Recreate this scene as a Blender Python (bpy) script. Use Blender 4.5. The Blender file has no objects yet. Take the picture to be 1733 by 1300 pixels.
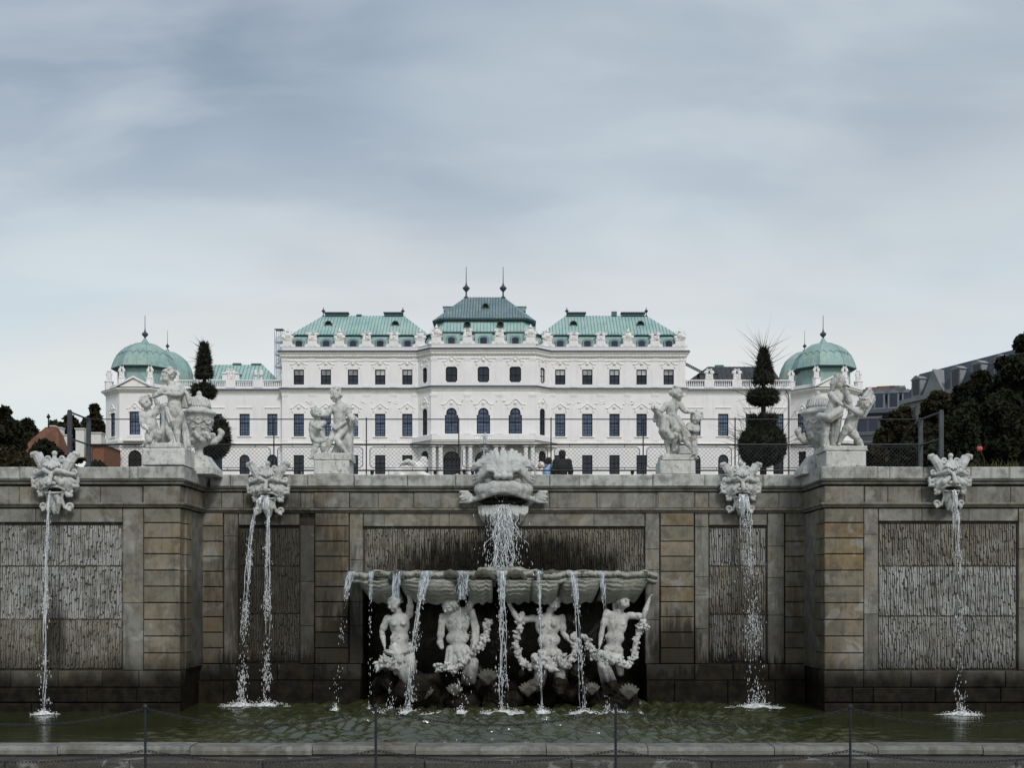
import bpy, math, random
import numpy as np
from mathutils import Vector, Matrix
R = math.radians
random.seed(7); RNG = np.random.default_rng(7)
C = bpy.context.scene.collection
# ------------------------------------------------------------------ camera
EYE, FP, CX, HY = 2.375, 1840.0, 866.5, 1000.0          # eye above the pool water, metres; measured from the photograph
cam = bpy.data.cameras.new('camera'); camo = bpy.data.objects.new('camera', cam); C.objects.link(camo)
cam.sensor_width = 36; cam.lens = 36 * FP / 1733; cam.shift_y = (HY - 650) / 1733
cam.clip_start = .1; cam.clip_end = 6000
camo.location = (0, 0, EYE); camo.rotation_euler = (R(90), 0, 0)
bpy.context.scene.camera = camo
# ------------------------------------------------------------------ world, sun, exposure
SUN_ELEV, SUN_AZ = 42, 160                                # azimuth clockwise from +Y: behind the camera, to the right
W = bpy.data.worlds.new('World'); bpy.context.scene.world = W; W.use_nodes = True
def world():
    t = W.node_tree; t.nodes.clear(); N = t.nodes.new; L = t.links.new
    out = N('ShaderNodeOutputWorld'); bg = N('ShaderNodeBackground'); bg.inputs[1].default_value = .1
    sky = N('ShaderNodeTexSky'); sky.sky_type = 'NISHITA'; sky.sun_disc = False
    sky.sun_elevation = R(SUN_ELEV); sky.sun_rotation = R(SUN_AZ); sky.air_density = 1.4; sky.dust_density = 2.0
    tc = N('ShaderNodeTexCoord'); sep = N('ShaderNodeSeparateXYZ'); L(tc.outputs['Generated'], sep.inputs[0])
    def m(op, a, b, clamp=False):
        n = N('ShaderNodeMath'); n.operation = op; n.use_clamp = clamp
        for i, v in enumerate((a, b)):
            if isinstance(v, (int, float)): n.inputs[i].default_value = v
            else: L(v, n.inputs[i])
        return n.outputs[0]
    zz = m('ADD', m('MAXIMUM', sep.outputs[2], 0.0), .22)
    u = m('DIVIDE', sep.outputs[0], zz); v = m('DIVIDE', sep.outputs[1], zz)
    cb = N('ShaderNodeCombineXYZ'); L(m('MULTIPLY', u, .75), cb.inputs[0]); L(m('MULTIPLY', v, 1.5), cb.inputs[1])
    cb.inputs[2].default_value = 3.7
    def noise(scale, detail, dist, seed):
        n = N('ShaderNodeTexNoise'); n.inputs['Scale'].default_value = scale; n.inputs['Detail'].default_value = detail
        n.inputs['Distortion'].default_value = dist; n.inputs['Roughness'].default_value = .52
        ad = N('ShaderNodeVectorMath'); ad.operation = 'ADD'; ad.inputs[1].default_value = seed; L(cb.outputs[0], ad.inputs[0])
        L(ad.outputs[0], n.inputs['Vector']); return n.outputs['Fac']
    def ramp(f, a, b):
        n = N('ShaderNodeMapRange'); n.interpolation_type = 'SMOOTHSTEP'; L(f, n.inputs[0])
        n.inputs[1].default_value = a; n.inputs[2].default_value = b; return n.outputs[0]
    def mix(f, a, b):
        n = N('ShaderNodeMix'); n.data_type = 'RGBA'; n.clamp_factor = True
        if isinstance(f, float): n.inputs[0].default_value = f
        else: L(f, n.inputs[0])
        for i, c in ((6, a), (7, b)):
            if isinstance(c, tuple): n.inputs[i].default_value = c + (1,)
            else: L(c, n.inputs[i])
        return n.outputs[2]
    thin = (1.8, 2.3, 3.05); thick = (3.75, 4.3, 4.75); low = (5.95, 6.45, 6.6)
    big = ramp(noise(1.0, 3, .6, (1.3, 5.1, 0)), .36, .66)
    fine = ramp(noise(2.4, 5, .45, (7.7, 2.2, 0)), .40, .72)
    c = mix(big, thin, thick)
    c = mix(m('MULTIPLY', fine, .42), c, (5.7, 6.0, 6.1)); wisp = ramp(noise(5.0, 6, .35, (3.1, 9.2, 0)), .44, .76); c = mix(m('MULTIPLY', wisp, .16), c, (6.3, 6.5, 6.5))
    hz = m('SUBTRACT', 1.0, ramp(sep.outputs[2], .16, .46))
    lowc = mix(ramp(noise(.8, 3, .5, (8.8, 1.2, 0)), .40, .62), low, (6.7, 6.55, 6.25)); c = mix(m('MULTIPLY', hz, .88), c, lowc)
    c = mix(.18, c, sky.outputs[0])
    L(c, bg.inputs[0]); L(bg.outputs[0], out.inputs[0])
world()
sl = bpy.data.lights.new('sun', 'SUN'); sl.energy = 1.5; sl.angle = R(14); sl.color = (1, .965, .91)
so = bpy.data.objects.new('sun', sl); C.objects.link(so)
_d = Vector((math.sin(R(SUN_AZ)) * math.cos(R(SUN_ELEV)), math.cos(R(SUN_AZ)) * math.cos(R(SUN_ELEV)), math.sin(R(SUN_ELEV))))
so.rotation_euler = _d.to_track_quat('Z', 'Y').to_euler(); so.location = (30, -30, 40)
vs = bpy.context.scene.view_settings
bpy.context.scene.display_settings.display_device = 'sRGB'
vs.view_transform = 'Standard'; vs.look = 'None'; vs.gamma = 1; vs.use_curve_mapping = False; vs.exposure = 0.38
cy = bpy.context.scene.cycles
cy.max_bounces = 6; cy.diffuse_bounces = 3; cy.transparent_max_bounces = 12
# ------------------------------------------------------------------ measuring: a photo pixel seen at distance Y
def X(px, Y): return (px - CX) * Y / FP
def Z(py, Y): return EYE + (HY - py) * Y / FP
# ------------------------------------------------------------------ object helpers
def wl(o):
    v = Vector((0, 0, 0))
    while o is not None: v = v + o.location; o = o.parent
    return v
def thing(name, label, cat, loc=(0, 0, 0), group=None):
    o = bpy.data.objects.new(name, None); C.objects.link(o); o.location = loc; o.empty_display_size = .2
    o['label'] = label; o['category'] = cat
    if group: o['group'] = group
    return o
def tag(o, label=None, cat=None, group=None, kind=None):
    for k, v in (('label', label), ('category', cat), ('group', group), ('kind', kind)):
        if v: o[k] = v
    return o
def link(name, me, parent=None, loc=(0, 0, 0), rotz=0, scale=None):
    o = bpy.data.objects.new(name, me); C.objects.link(o)
    l = Vector(loc)
    if parent is not None: o.parent = parent; l = l - wl(parent)
    o.location = l; o.rotation_euler = (0, 0, rotz)
    if scale: o.scale = scale
    return o
def mesh_np(name, v, q, mat, smooth=True):
    me = bpy.data.meshes.new(name)
    v = np.asarray(v, np.float32); q = np.asarray(q, np.int32); n = q.shape[1]
    me.vertices.add(len(v)); me.vertices.foreach_set('co', v.ravel())
    me.loops.add(q.size); me.loops.foreach_set('vertex_index', q.ravel())
    me.polygons.add(len(q)); me.polygons.foreach_set('loop_start', np.arange(0, q.size, n, dtype=np.int32))
    me.update(calc_edges=True); me.validate()
    if smooth: me.polygons.foreach_set('use_smooth', np.ones(len(me.polygons), bool))
    if mat: me.materials.append(mat)
    return me
class MB:
    def __init__(s, xf=None): s.v = []; s.f = []; s.xf = xf
    def add(s, vs, fs):
        b = len(s.v); s.v += [tuple(s.xf(p)) if s.xf else tuple(p) for p in vs]; s.f += [tuple(i + b for i in f) for f in fs]
    def box(s, x0, x1, y0, y1, z0, z1, j=0):
        P = [(x, y, z) for z in (z0, z1) for y in (y0, y1) for x in (x0, x1)]
        if j: P = [(a + random.uniform(-j, j), b + random.uniform(-j, j), c + random.uniform(-j, j)) for a, b, c in P]
        s.add(P, [(0, 2, 3, 1), (4, 5, 7, 6), (0, 1, 5, 4), (2, 6, 7, 3), (0, 4, 6, 2), (1, 3, 7, 5)])
    def block(s, x0, x1, yf, yb, z0, z1, c=.012, j=.003):
        """a dressed stone: front face chamfered on its four edges"""
        r = lambda: random.uniform(-j, j)
        A = [(x0, yb, z0), (x1, yb, z0), (x1, yb, z1), (x0, yb, z1)]
        B = [(x0, yf + c, z0), (x1, yf + c, z0), (x1, yf + c, z1), (x0, yf + c, z1)]
        D = [(x0 + c + r(), yf + r(), z0 + c + r()), (x1 - c + r(), yf + r(), z0 + c + r()), (x1 - c + r(), yf + r(), z1 - c + r()), (x0 + c + r(), yf + r(), z1 - c + r())]
        F = [(8, 9, 10, 11), (3, 2, 1, 0)]
        for i in range(4):
            k = (i + 1) % 4; F += [(i, k, 4 + k, 4 + i), (4 + i, 4 + k, 8 + k, 8 + i)]
        s.add(A + B + D, F)
    def prism(s, poly, y0, y1):
        n = len(poly); V = [(x, y0, z) for x, z in poly] + [(x, y1, z) for x, z in poly]
        s.add(V, [tuple(range(n)), tuple(range(2 * n - 1, n - 1, -1))] + [(i, i + n, (i + 1) % n + n, (i + 1) % n) for i in range(n)])
    def plate(s, poly, z0, z1):
        n = len(poly); V = [(x, y, z0) for x, y in poly] + [(x, y, z1) for x, y in poly]
        s.add(V, [tuple(range(n - 1, -1, -1)), tuple(range(n, 2 * n))] + [(i, (i + 1) % n, (i + 1) % n + n, i + n) for i in range(n)])
    def lathe(s, prof, c=(0, 0), n=16, ph=0, cap=True):
        V = []; F = []
        for r, z in prof:
            for k in range(n):
                a = ph + 2 * math.pi * k / n; V.append((c[0] + r * math.cos(a), c[1] + r * math.sin(a), z))
        for i in range(len(prof) - 1):
            for k in range(n):
                q = (k + 1) % n; F.append((i * n + k, i * n + q, (i + 1) * n + q, (i + 1) * n + k))
        if cap:
            F.append(tuple(range(n - 1, -1, -1))); b = (len(prof) - 1) * n; F.append(tuple(range(b, b + n)))
        s.add(V, F)
    def tube(s, pts, rad, n=6, cap=True):
        pts = [Vector(p) for p in pts]; V = []; F = []; m = len(pts)
        if not hasattr(rad, '__len__'): rad = [rad] * m
        up = None
        for i in range(m):
            d = (pts[min(i + 1, m - 1)] - pts[max(i - 1, 0)]).normalized()
            if up is None: up = Vector((0, 0, 1)) if abs(d.z) < .9 else Vector((1, 0, 0))
            a = d.cross(up).normalized(); up = a.cross(d).normalized()
            for k in range(n):
                w = 2 * math.pi * k / n; p = pts[i] + (a * math.cos(w) + up * math.sin(w)) * rad[i]; V.append(tuple(p))
        for i in range(m - 1):
            for k in range(n):
                q = (k + 1) % n; F.append((i * n + k, (i + 1) * n + k, (i + 1) * n + q, i * n + q))
        if cap: F.append(tuple(range(n))); F.append(tuple(range(m * n - 1, (m - 1) * n - 1, -1)))
        s.add(V, F)
    def sweep(s, path, prof):
        """closed profile [(out, z)] along a plan polyline [(x, y)], mitred; out is to the right of travel"""
        P = [Vector((a, b)) for a, b in path]; n = len(P); k = len(prof); V = []; F = []
        for i in range(n):
            ns = []
            if i > 0: d = (P[i] - P[i - 1]).normalized(); ns.append(Vector((d.y, -d.x)))
            if i < n - 1: d = (P[i + 1] - P[i]).normalized(); ns.append(Vector((d.y, -d.x)))
            m = ns[0] if len(ns) == 1 else (ns[0] + ns[1]) / (1 + ns[0].dot(ns[1]))
            for o, z in prof: V.append((P[i].x + m.x * o, P[i].y + m.y * o, z))
        for i in range(n - 1):
            for j in range(k): q = (j + 1) % k; F.append((i * k + j, i * k + q, (i + 1) * k + q, (i + 1) * k + j))
        F += [tuple(range(k)), tuple(range(n * k - 1, (n - 1) * k - 1, -1))]
        s.add(V, F)
    def loft(s, rings, closed=True, cap=False):
        k = len(rings[0]); V = [p for r in rings for p in r]; F = []
        for i in range(len(rings) - 1):
            for j in range(k if closed else k - 1): q = (j + 1) % k; F.append((i * k + j, i * k + q, (i + 1) * k + q, (i + 1) * k + j))
        if cap: F += [tuple(range(k - 1, -1, -1)), tuple(range((len(rings) - 1) * k, len(rings) * k))]
        s.add(V, F)
    def blob(s, c, r, n=6, j=.15, rot=None):
        """a small irregular lump"""
        V = []; F = []; m = 4
        for i in range(m + 1):
            t = math.pi * i / m
            for k in range(n):
                a = 2 * math.pi * k / n; q = 1 + random.uniform(-j, j)
                p = Vector((math.sin(t) * math.cos(a) * r[0] * q, math.sin(t) * math.sin(a) * r[1] * q, math.cos(t) * r[2] * q))
                if rot: p = rot @ p
                V.append((c[0] + p.x, c[1] + p.y, c[2] + p.z))
        for i in range(m):
            for k in range(n): q = (k + 1) % n; F.append((i * n + k, (i + 1) * n + k, (i + 1) * n + q, i * n + q))
        s.add(V, F)
    def mesh(s, name, mat, loc=(0, 0, 0), smooth=False, fix=True):
        me = bpy.data.meshes.new(name)
        l = loc; me.from_pydata([(a - l[0], b - l[1], c - l[2]) for a, b, c in s.v], [], s.f); me.validate()
        if fix:
            import bmesh
            bm = bmesh.new(); bm.from_mesh(me); bmesh.ops.recalc_face_normals(bm, faces=bm.faces); bm.to_mesh(me); bm.free()
        if mat: me.materials.append(mat)
        if smooth: me.polygons.foreach_set('use_smooth', np.ones(len(me.polygons), bool))
        return me
    def build(s, name, mat, parent=None, loc=None, smooth=False, kind=None, fix=True):
        if loc is None: loc = tuple(wl(parent)) if parent is not None else (0, 0, 0)
        o = link(name, s.mesh(name, mat, loc, smooth, fix), parent, loc)
        if kind: o['kind'] = kind
        return o
# ------------------------------------------------------------------ sculpting: distance fields meshed by surface nets
def v3(*a): return np.array(a, np.float32)
def unit(a): a = np.asarray(a, np.float32); return a / max(1e-9, float(np.linalg.norm(a)))
class SDF:
    def __init__(s, lo, hi, h):
        s.lo = np.asarray(lo, np.float32); s.h = h; s.n = np.ceil((np.asarray(hi) - s.lo) / h).astype(int) + 1
        s.f = np.full(s.n, .25, np.float32)
    def _grid(s, lo, hi):
        a = np.clip(np.floor((lo - s.lo) / s.h).astype(int), 0, s.n - 1); b = np.clip(np.ceil((hi - s.lo) / s.h).astype(int) + 1, 1, s.n)
        if np.any(b - a < 1): return None
        sl = tuple(slice(i, j) for i, j in zip(a, b))
        g = np.stack(np.meshgrid(*[s.lo[i] + s.h * np.arange(a[i], b[i], dtype=np.float32) for i in range(3)], indexing='ij'), -1)
        return sl, g
    def _put(s, sl, d, k, op):
        f = s.f[sl]
        if op == 'sub':
            k = max(k, 1e-4); h = np.clip(.5 - .5 * (f + d) / k, 0, 1); s.f[sl] = f * (1 - h) - d * h + k * h * (1 - h); return
        k = max(k, 1e-4); h = np.clip(.5 + .5 * (d - f) / k, 0, 1); s.f[sl] = d * (1 - h) + f * h - k * h * (1 - h)
    def cone(s, a, b, ra, rb=None, k=.02, op='add'):
        a = np.asarray(a, np.float32); b = np.asarray(b, np.float32); rb = ra if rb is None else rb
        m = max(ra, rb) + 2 * k + 3 * s.h; r = s._grid(np.minimum(a, b) - m, np.maximum(a, b) + m)
        if r is None: return
        sl, g = r; ba = b - a; l2 = float(ba @ ba) + 1e-9
        t = np.clip(((g - a) @ ba) / l2, 0, 1)
        d = np.linalg.norm(g - a - t[..., None] * ba, axis=-1) - (ra + (rb - ra) * t)
        s._put(sl, d, k, op)
    def ell(s, c, r, rot=None, k=.02, op='add'):
        c = np.asarray(c, np.float32); r = np.broadcast_to(np.asarray(r, np.float32), (3,)); m = float(max(r)) + 2 * k + 3 * s.h
        q = s._grid(c - m, c + m)
        if q is None: return
        sl, g = q; p = g - c
        if rot is not None: p = p @ np.asarray(rot, np.float32).T      # rows of rot: local axes
        k0 = np.linalg.norm(p / r, axis=-1); k1 = np.linalg.norm(p / (r * r), axis=-1) + 1e-6
        s._put(sl, k0 * (k0 - 1) / k1, k, op)
    def rbox(s, c, hf, rot=None, rnd=.01, k=.01, op='add'):
        c = np.asarray(c, np.float32); hf = np.asarray(hf, np.float32); m = float(np.linalg.norm(hf)) + 2 * k + 3 * s.h
        q = s._grid(c - m, c + m)
        if q is None: return
        sl, g = q; p = g - c
        if rot is not None: p = p @ np.asarray(rot, np.float32).T
        w = np.abs(p) - hf + rnd; d = np.linalg.norm(np.maximum(w, 0), axis=-1) + np.minimum(w.max(-1), 0) - rnd
        s._put(sl, d, k, op)
    def chain(s, pts, rs, k=.02, op='add'):
        for i in range(len(pts) - 1): s.cone(pts[i], pts[i + 1], rs[i], rs[i + 1], k, op)
    def rough(s, amp, sc, seed=0):
        g = s.lo + s.h * np.stack(np.meshgrid(*[np.arange(n, dtype=np.float32) for n in s.n], indexing='ij'), -1)
        r = np.random.default_rng(seed); w = np.zeros(s.n, np.float32)
        for i in range(5):
            d = r.normal(size=3).astype(np.float32) * sc * (1 + .35 * i); w += np.sin(g @ d + r.uniform(0, 6)) * amp / (1 + .4 * i)
        s.f += w * .45
    def net(s):
        f = s.f; f[0] = f[-1] = .1; f[:, 0] = f[:, -1] = .1; f[:, :, 0] = f[:, :, -1] = .1
        g = f < 0; off = [(i, j, k) for i in (0, 1) for j in (0, 1) for k in (0, 1)]
        nx, ny, nz = f.shape; c = np.zeros((nx - 1, ny - 1, nz - 1), np.int8)
        for i, j, k in off: c += g[i:nx - 1 + i, j:ny - 1 + j, k:nz - 1 + k]
        act = (c > 0) & (c < 8); I = np.argwhere(act); vid = np.full(act.shape, -1, np.int32); vid[act] = np.arange(len(I))
        vals = [f[I[:, 0] + i, I[:, 1] + j, I[:, 2] + k] for i, j, k in off]
        acc = np.zeros((len(I), 3), np.float32); cnt = np.zeros(len(I), np.float32)
        for a in range(8):
            for b in range(a + 1, 8):
                if sum(abs(p - q) for p, q in zip(off[a], off[b])) != 1: continue
                m = (vals[a] < 0) != (vals[b] < 0); t = np.where(m, vals[a] / np.where(m, vals[a] - vals[b], 1), 0)
                p = np.array(off[a], np.float32) + t[:, None] * (np.array(off[b], np.float32) - np.array(off[a], np.float32))
                acc += p * m[:, None]; cnt += m
        V = s.lo + s.h * (I + acc / cnt[:, None]); Q = []
        for ax in range(3):
            o = [x for x in range(3) if x != ax]
            s0 = [slice(1, -1)] * 3; s1 = [slice(1, -1)] * 3; s0[ax] = slice(0, -1); s1[ax] = slice(1, None)
            A = g[tuple(s0)]; B = g[tuple(s1)]; D = np.argwhere(A != B); sg = A[tuple(D.T)]
            base = D.copy(); base[:, o[0]] += 1; base[:, o[1]] += 1
            def cell(da, db):
                q = base.copy(); q[:, o[0]] -= da; q[:, o[1]] -= db; return vid[tuple(q.T)]
            q = np.stack([cell(1, 1), cell(0, 1), cell(0, 0), cell(1, 0)], 1)
            if ax == 1: sg = ~sg
            q[~sg] = q[~sg][:, ::-1]; Q.append(q)
        Q = np.concatenate(Q); Q = Q[(Q >= 0).all(1)]
        return V, Q
    def build(s, name, mat, parent=None, loc=(0, 0, 0)):
        """field is in world metres; the object's origin is loc"""
        V, Q = s.net(); return link(name, mesh_np(name, V - np.asarray(loc, np.float32), Q, mat), parent, loc)
# ------------------------------------------------------------------ materials
class G:
    def __init__(s, name):
        s.m = bpy.data.materials.new(name); s.m.use_nodes = True; s.t = s.m.node_tree
        s.b = s.t.nodes['Principled BSDF']; s.geo = s.n('ShaderNodeNewGeometry'); s.pos = s.geo.outputs['Position']
    def n(s, ty): return s.t.nodes.new(ty)
    def l(s, a, b):
        if hasattr(a, 'is_output'): s.t.links.new(a, b)
        else:
            if isinstance(a, tuple) and len(a) == 3 and b.type == 'RGBA': a = a + (1,)
            b.default_value = a
    def math(s, op, a, b=0.0, clamp=False):
        n = s.n('ShaderNodeMath'); n.operation = op; n.use_clamp = clamp; s.l(a, n.inputs[0]); s.l(b, n.inputs[1]); return n.outputs[0]
    def scale(s, vec, sc):
        n = s.n('ShaderNodeVectorMath'); n.operation = 'MULTIPLY'; s.l(vec, n.inputs[0]); n.inputs[1].default_value = sc; return n.outputs[0]
    def noise(s, scale=1, detail=4, rough=.55, vec=None, st=None, dist=0, off=None):
        v = s.pos if vec is None else vec
        if st: v = s.scale(v, st)
        if off is not None:
            a = s.n('ShaderNodeVectorMath'); a.operation = 'ADD'; s.l(v, a.inputs[0]); s.l(off, a.inputs[1]); v = a.outputs[0]
        n = s.n('ShaderNodeTexNoise'); s.l(v, n.inputs['Vector']); n.inputs['Scale'].default_value = scale
        n.inputs['Detail'].default_value = detail; n.inputs['Roughness'].default_value = rough; n.inputs['Distortion'].default_value = dist
        return n.outputs['Fac']
    def rng(s, f, a, b, c=0.0, d=1.0):
        n = s.n('ShaderNodeMapRange'); n.interpolation_type = 'SMOOTHSTEP'; s.l(f, n.inputs[0])
        for i, v in enumerate((a, b, c, d)): n.inputs[i + 1].default_value = v
        return n.outputs[0]
    def mix(s, f, a, b, blend='MIX'):
        n = s.n('ShaderNodeMix'); n.data_type = 'RGBA'; n.blend_type = blend; n.clamp_factor = True
        s.l(f, n.inputs[0]); s.l(a, n.inputs[6]); s.l(b, n.inputs[7]); return n.outputs[2]
    def ramp(s, f, stops):
        n = s.n('ShaderNodeValToRGB'); s.l(f, n.inputs[0]); e = n.color_ramp.elements
        while len(e) < len(stops): e.new(.5)
        for el, (p, c) in zip(e, stops): el.position = p; el.color = tuple(c) + (1,)
        return n.outputs[0]
    def rand(s): return s.n('ShaderNodeObjectInfo').outputs['Random']
    def out(s, col, rough=.8, bump=None, dist=.01, spec=None, strength=.6, **kw):
        s.l(col, s.b.inputs['Base Color']); s.l(rough, s.b.inputs['Roughness'])
        if spec is not None: s.l(spec, s.b.inputs['Specular IOR Level'])
        if bump is not None:
            n = s.n('ShaderNodeBump'); n.inputs['Distance'].default_value = dist; n.inputs['Strength'].default_value = strength
            s.l(bump, n.inputs['Height']); s.t.links.new(n.outputs[0], s.b.inputs['Normal'])
        for k, v in kw.items(): s.l(v, s.b.inputs[k.replace('_', ' ')])
        return s.m
def simple(name, col, rough=.7, var=.15, sc=3., **kw):
    g = G(name); f = g.noise(sc, 5)
    c = g.mix(g.rng(f, .3, .7), tuple(x * (1 - var) for x in col), tuple(min(1, x * (1 + var)) for x in col))
    return g.out(c, rough, bump=f, dist=.004, **kw)
def wet(g, spots, line=(.30, 1.05)):
    """algae and wet stone: a ragged band along the pool's water line and patches under the spouts; a raised band also paints in vignette darkening"""
    sx = g.n('ShaderNodeSeparateXYZ'); g.l(g.pos, sx.inputs[0])
    nz = g.noise(1.3, 5, .6, st=(1.3, 1.3, .8)); n2 = g.noise(5, 4, .6, st=(2.4, 2.4, .35))
    zz = g.math('SUBTRACT', sx.outputs[2], g.math('MULTIPLY', g.math('SUBTRACT', nz, .5), .9))
    w = g.math('SUBTRACT', 1.0, g.rng(zz, *line))
    for cx, cz, rx, rz, st in spots:
        a = g.math('POWER', g.math('ABSOLUTE', g.math('DIVIDE', g.math('SUBTRACT', sx.outputs[0], cx), rx)), 2.0)
        b = g.math('POWER', g.math('ABSOLUTE', g.math('DIVIDE', g.math('SUBTRACT', sx.outputs[2], cz), rz)), 2.0)
        d = g.math('ADD', g.math('ADD', a, b), g.math('MULTIPLY', g.math('SUBTRACT', n2, .5), 1.5))
        e = g.math('MULTIPLY', g.math('SUBTRACT', 1.0, g.rng(d, .35, 1.25)), st)
        w = g.math('MAXIMUM', w, e)
    return w
WET = [(-.1, 2.68, 2.9, 1.0, .98), (-.1, 2.8, 2.2, .85, .99), (-4.9, .15, 2.4, 1.25, .98), (4.7, .15, 2.2, 1.15, .98), (-4.75, 2.2, 1.7, 2.5, .70), (-11, -.1, 5, .62, .85), (11, -.1, 5, .62, .85), (-4.75, 1.6, .75, 2.6, .72), (-5.65, 2.3, .35, 1.9, .8), (-3.7, .55, .9, 2.1, .88), (5.0, .9, 1.5, 1.5, .55),
       (3.45, .45, .85, 1.6, .88), (-9.05, .9, .28, 1.6, .7), (9.05, .7, .18, 1.2, .25), (4.75, 2.2, .16, 1.6, .35), (5.9, 1.2, .4, 1.6, .5), (6.2, .9, .35, 2.4, .3), (-6.3, 1.3, .4, 1.8, .45)]
def stone(name, stops, spots=None, k=.55, bump=.012, line=(.46, 1.48), bright=.93):  # band lifted above the real wet to paint vignette darkening low on the wall
    g = G(name); rd = g.rand(); big = g.noise(.9, 4, .55); mid = g.noise(4.5, 6, .62); gr = g.noise(38, 3, .6)
    cx = g.n('ShaderNodeCombineXYZ'); g.l(g.math('MULTIPLY', rd, 31.0), cx.inputs[0])
    own = g.noise(1.7, 4, .6, off=cx.outputs[0])
    f = g.math('ADD', g.math('MULTIPLY', rd, k), g.math('MULTIPLY', g.rng(own, .25, .75), 1 - k))
    c = g.ramp(f, [(p, tuple(x * bright for x in q)) for p, q in stops])
    c = g.mix(g.rng(mid, .42, .68, 0, .62), c, (.062, .058, .046), 'MIX')
    st = g.noise(3.2, 5, .6, st=(2.6, 2.6, .22)); c = g.mix(g.rng(st, .50, .74, 0, .55), c, (.05, .046, .036))
    c = g.mix(g.rng(big, .50, .68, 0, .22), c, (.115, .082, .046))
    c = g.mix(g.rng(gr, .3, .8, 0, .35), c, g.mix(.5, c, (.30, .30, .28))); pale = g.noise(2.1, 5, .65, dist=.6, off=(9., 4., 2.)); c = g.mix(g.rng(pale, .56, .66, 0, .45), c, (.33, .335, .325))
    ro = .85
    if spots is not None:
        w = wet(g, spots, line); c = g.mix(w, c, g.mix(g.rng(mid, .35, .7), (.004, .0036, .0026), (.018, .014, .009)))
        ro = g.math('SUBTRACT', .85, g.math('MULTIPLY', w, .2))
    h = g.math('ADD', mid, g.math('MULTIPLY', gr, .4))
    return g.out(c, ro, bump=h, dist=bump, strength=.7, spec=.12)
GREY = [(0, (.108, .106, .094)), (.3, (.19, .189, .172)), (.55, (.228, .226, .204)), (.75, (.225, .202, .156)), (1, (.31, .312, .295))]
OCHRE = [(0, (.12, .112, .09)), (.3, (.185, .17, .13)), (.5, (.215, .168, .095)), (.68, (.21, .145, .07)), (.85, (.20, .185, .15)), (1, (.25, .25, .23))]
BEIGE = [(0, (.115, .104, .08)), (.3, (.185, .172, .135)), (.55, (.225, .20, .148)), (.7, (.225, .178, .108)), (.85, (.245, .235, .20)), (1, (.32, .315, .285))]
M = {}
M['wall'] = stone('wall stone', GREY, WET, .5)
M['block'] = stone('ashlar stone', BEIGE, WET, .5)
M['ochre'] = stone('ochre ashlar stone', OCHRE, WET, .5)
M['mortar'] = stone('dark mortar', [(0, (.035, .032, .026)), (1, (.06, .055, .045))], WET, .5)
M['coping'] = stone('coping stone', [(0, (.36, .37, .355)), (.5, (.45, .46, .445)), (1, (.54, .55, .535))], None, .5)
M['panel'] = stone('brownish dripstone relief', [(0, (.15, .135, .105)), (.5, (.21, .195, .16)), (1, (.26, .25, .22))], WET, .5)
M['panel_pale'] = stone('pale dripstone relief', [(0, (.26, .265, .255)), (.5, (.32, .328, .322)), (1, (.38, .39, .385))], WET, .5)
M['dark_stone'] = stone('wet dark stone and cave shade', [(0, (.02, .019, .015)), (1, (.045, .042, .034))], WET, .5)
def marble(name, lo, hi, dirt, lichen, spots=None, line=(.3, 1.05)):
    g = G(name); a = g.noise(2.2, 5, .6); b = g.noise(9, 6, .65); s_ = g.noise(5, 4, .6, st=(2.2, 2.2, .4)); gr = g.noise(60, 2, .6)
    c = g.mix(g.rng(a, .3, .7), lo, hi)
    c = g.mix(g.rng(b, .5, .75, 0, dirt), c, (.16, .155, .13)); c = g.mix(g.rng(s_, .54, .76, 0, dirt), c, (.11, .11, .095))
    if lichen: c = g.mix(g.rng(g.noise(3.1, 5, .65, dist=.4), .60, .70, 0, lichen), c, (.17, .12, .055))
    ro = .7
    if spots is not None:
        w = wet(g, spots, line); c = g.mix(w, c, (.014, .013, .010)); ro = g.math('SUBTRACT', .7, g.math('MULTIPLY', w, .3))
    cr = g.noise(19, 4, .7); return g.out(c, ro, bump=g.math('ADD', g.math('ADD', b, cr), g.math('MULTIPLY', gr, .4)), dist=.022, strength=.8)
M['marble'] = marble('weathered pale limestone', (.46, .47, .455), (.62, .63, .615), .75, .35)
M['mossy'] = marble('lichened pale limestone', (.42, .43, .41), (.58, .59, .57), .78, .95)
M['mask'] = marble('carved limestone', (.39, .405, .395), (.55, .565, .555), .72, .15)
M['figure'] = marble('wet carved limestone', (.35, .355, .345), (.58, .585, .575), .85, .4, [], (.42, 1.0))
M['basin'] = marble('algae green limestone', (.21, .22, .19), (.35, .36, .32), .8, .5)
M['palace'] = (lambda g: g.out(g.mix(g.rng(g.noise(1.2, 5, .65, st=(1, 1, .16)), .50, .78, 0, .55), g.mix(g.rng(g.noise(.35, 6, .65), .35, .75), (.765, .755, .775), (.83, .822, .838)), (.62, .60, .60)), .85, bump=g.noise(6, 4), dist=.02))(G('white limewash'))
M['trim'] = (lambda g: g.out(g.mix(g.rng(g.noise(1.1, 6, .7), .42, .70), (.83, .82, .80), (.72, .70, .65)), .85))(G('cream moulding'))
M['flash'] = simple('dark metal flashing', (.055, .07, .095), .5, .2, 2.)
M['lime'] = simple('roof sculpture stone', (.72, .715, .71), .85, .12, 2.)
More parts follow.
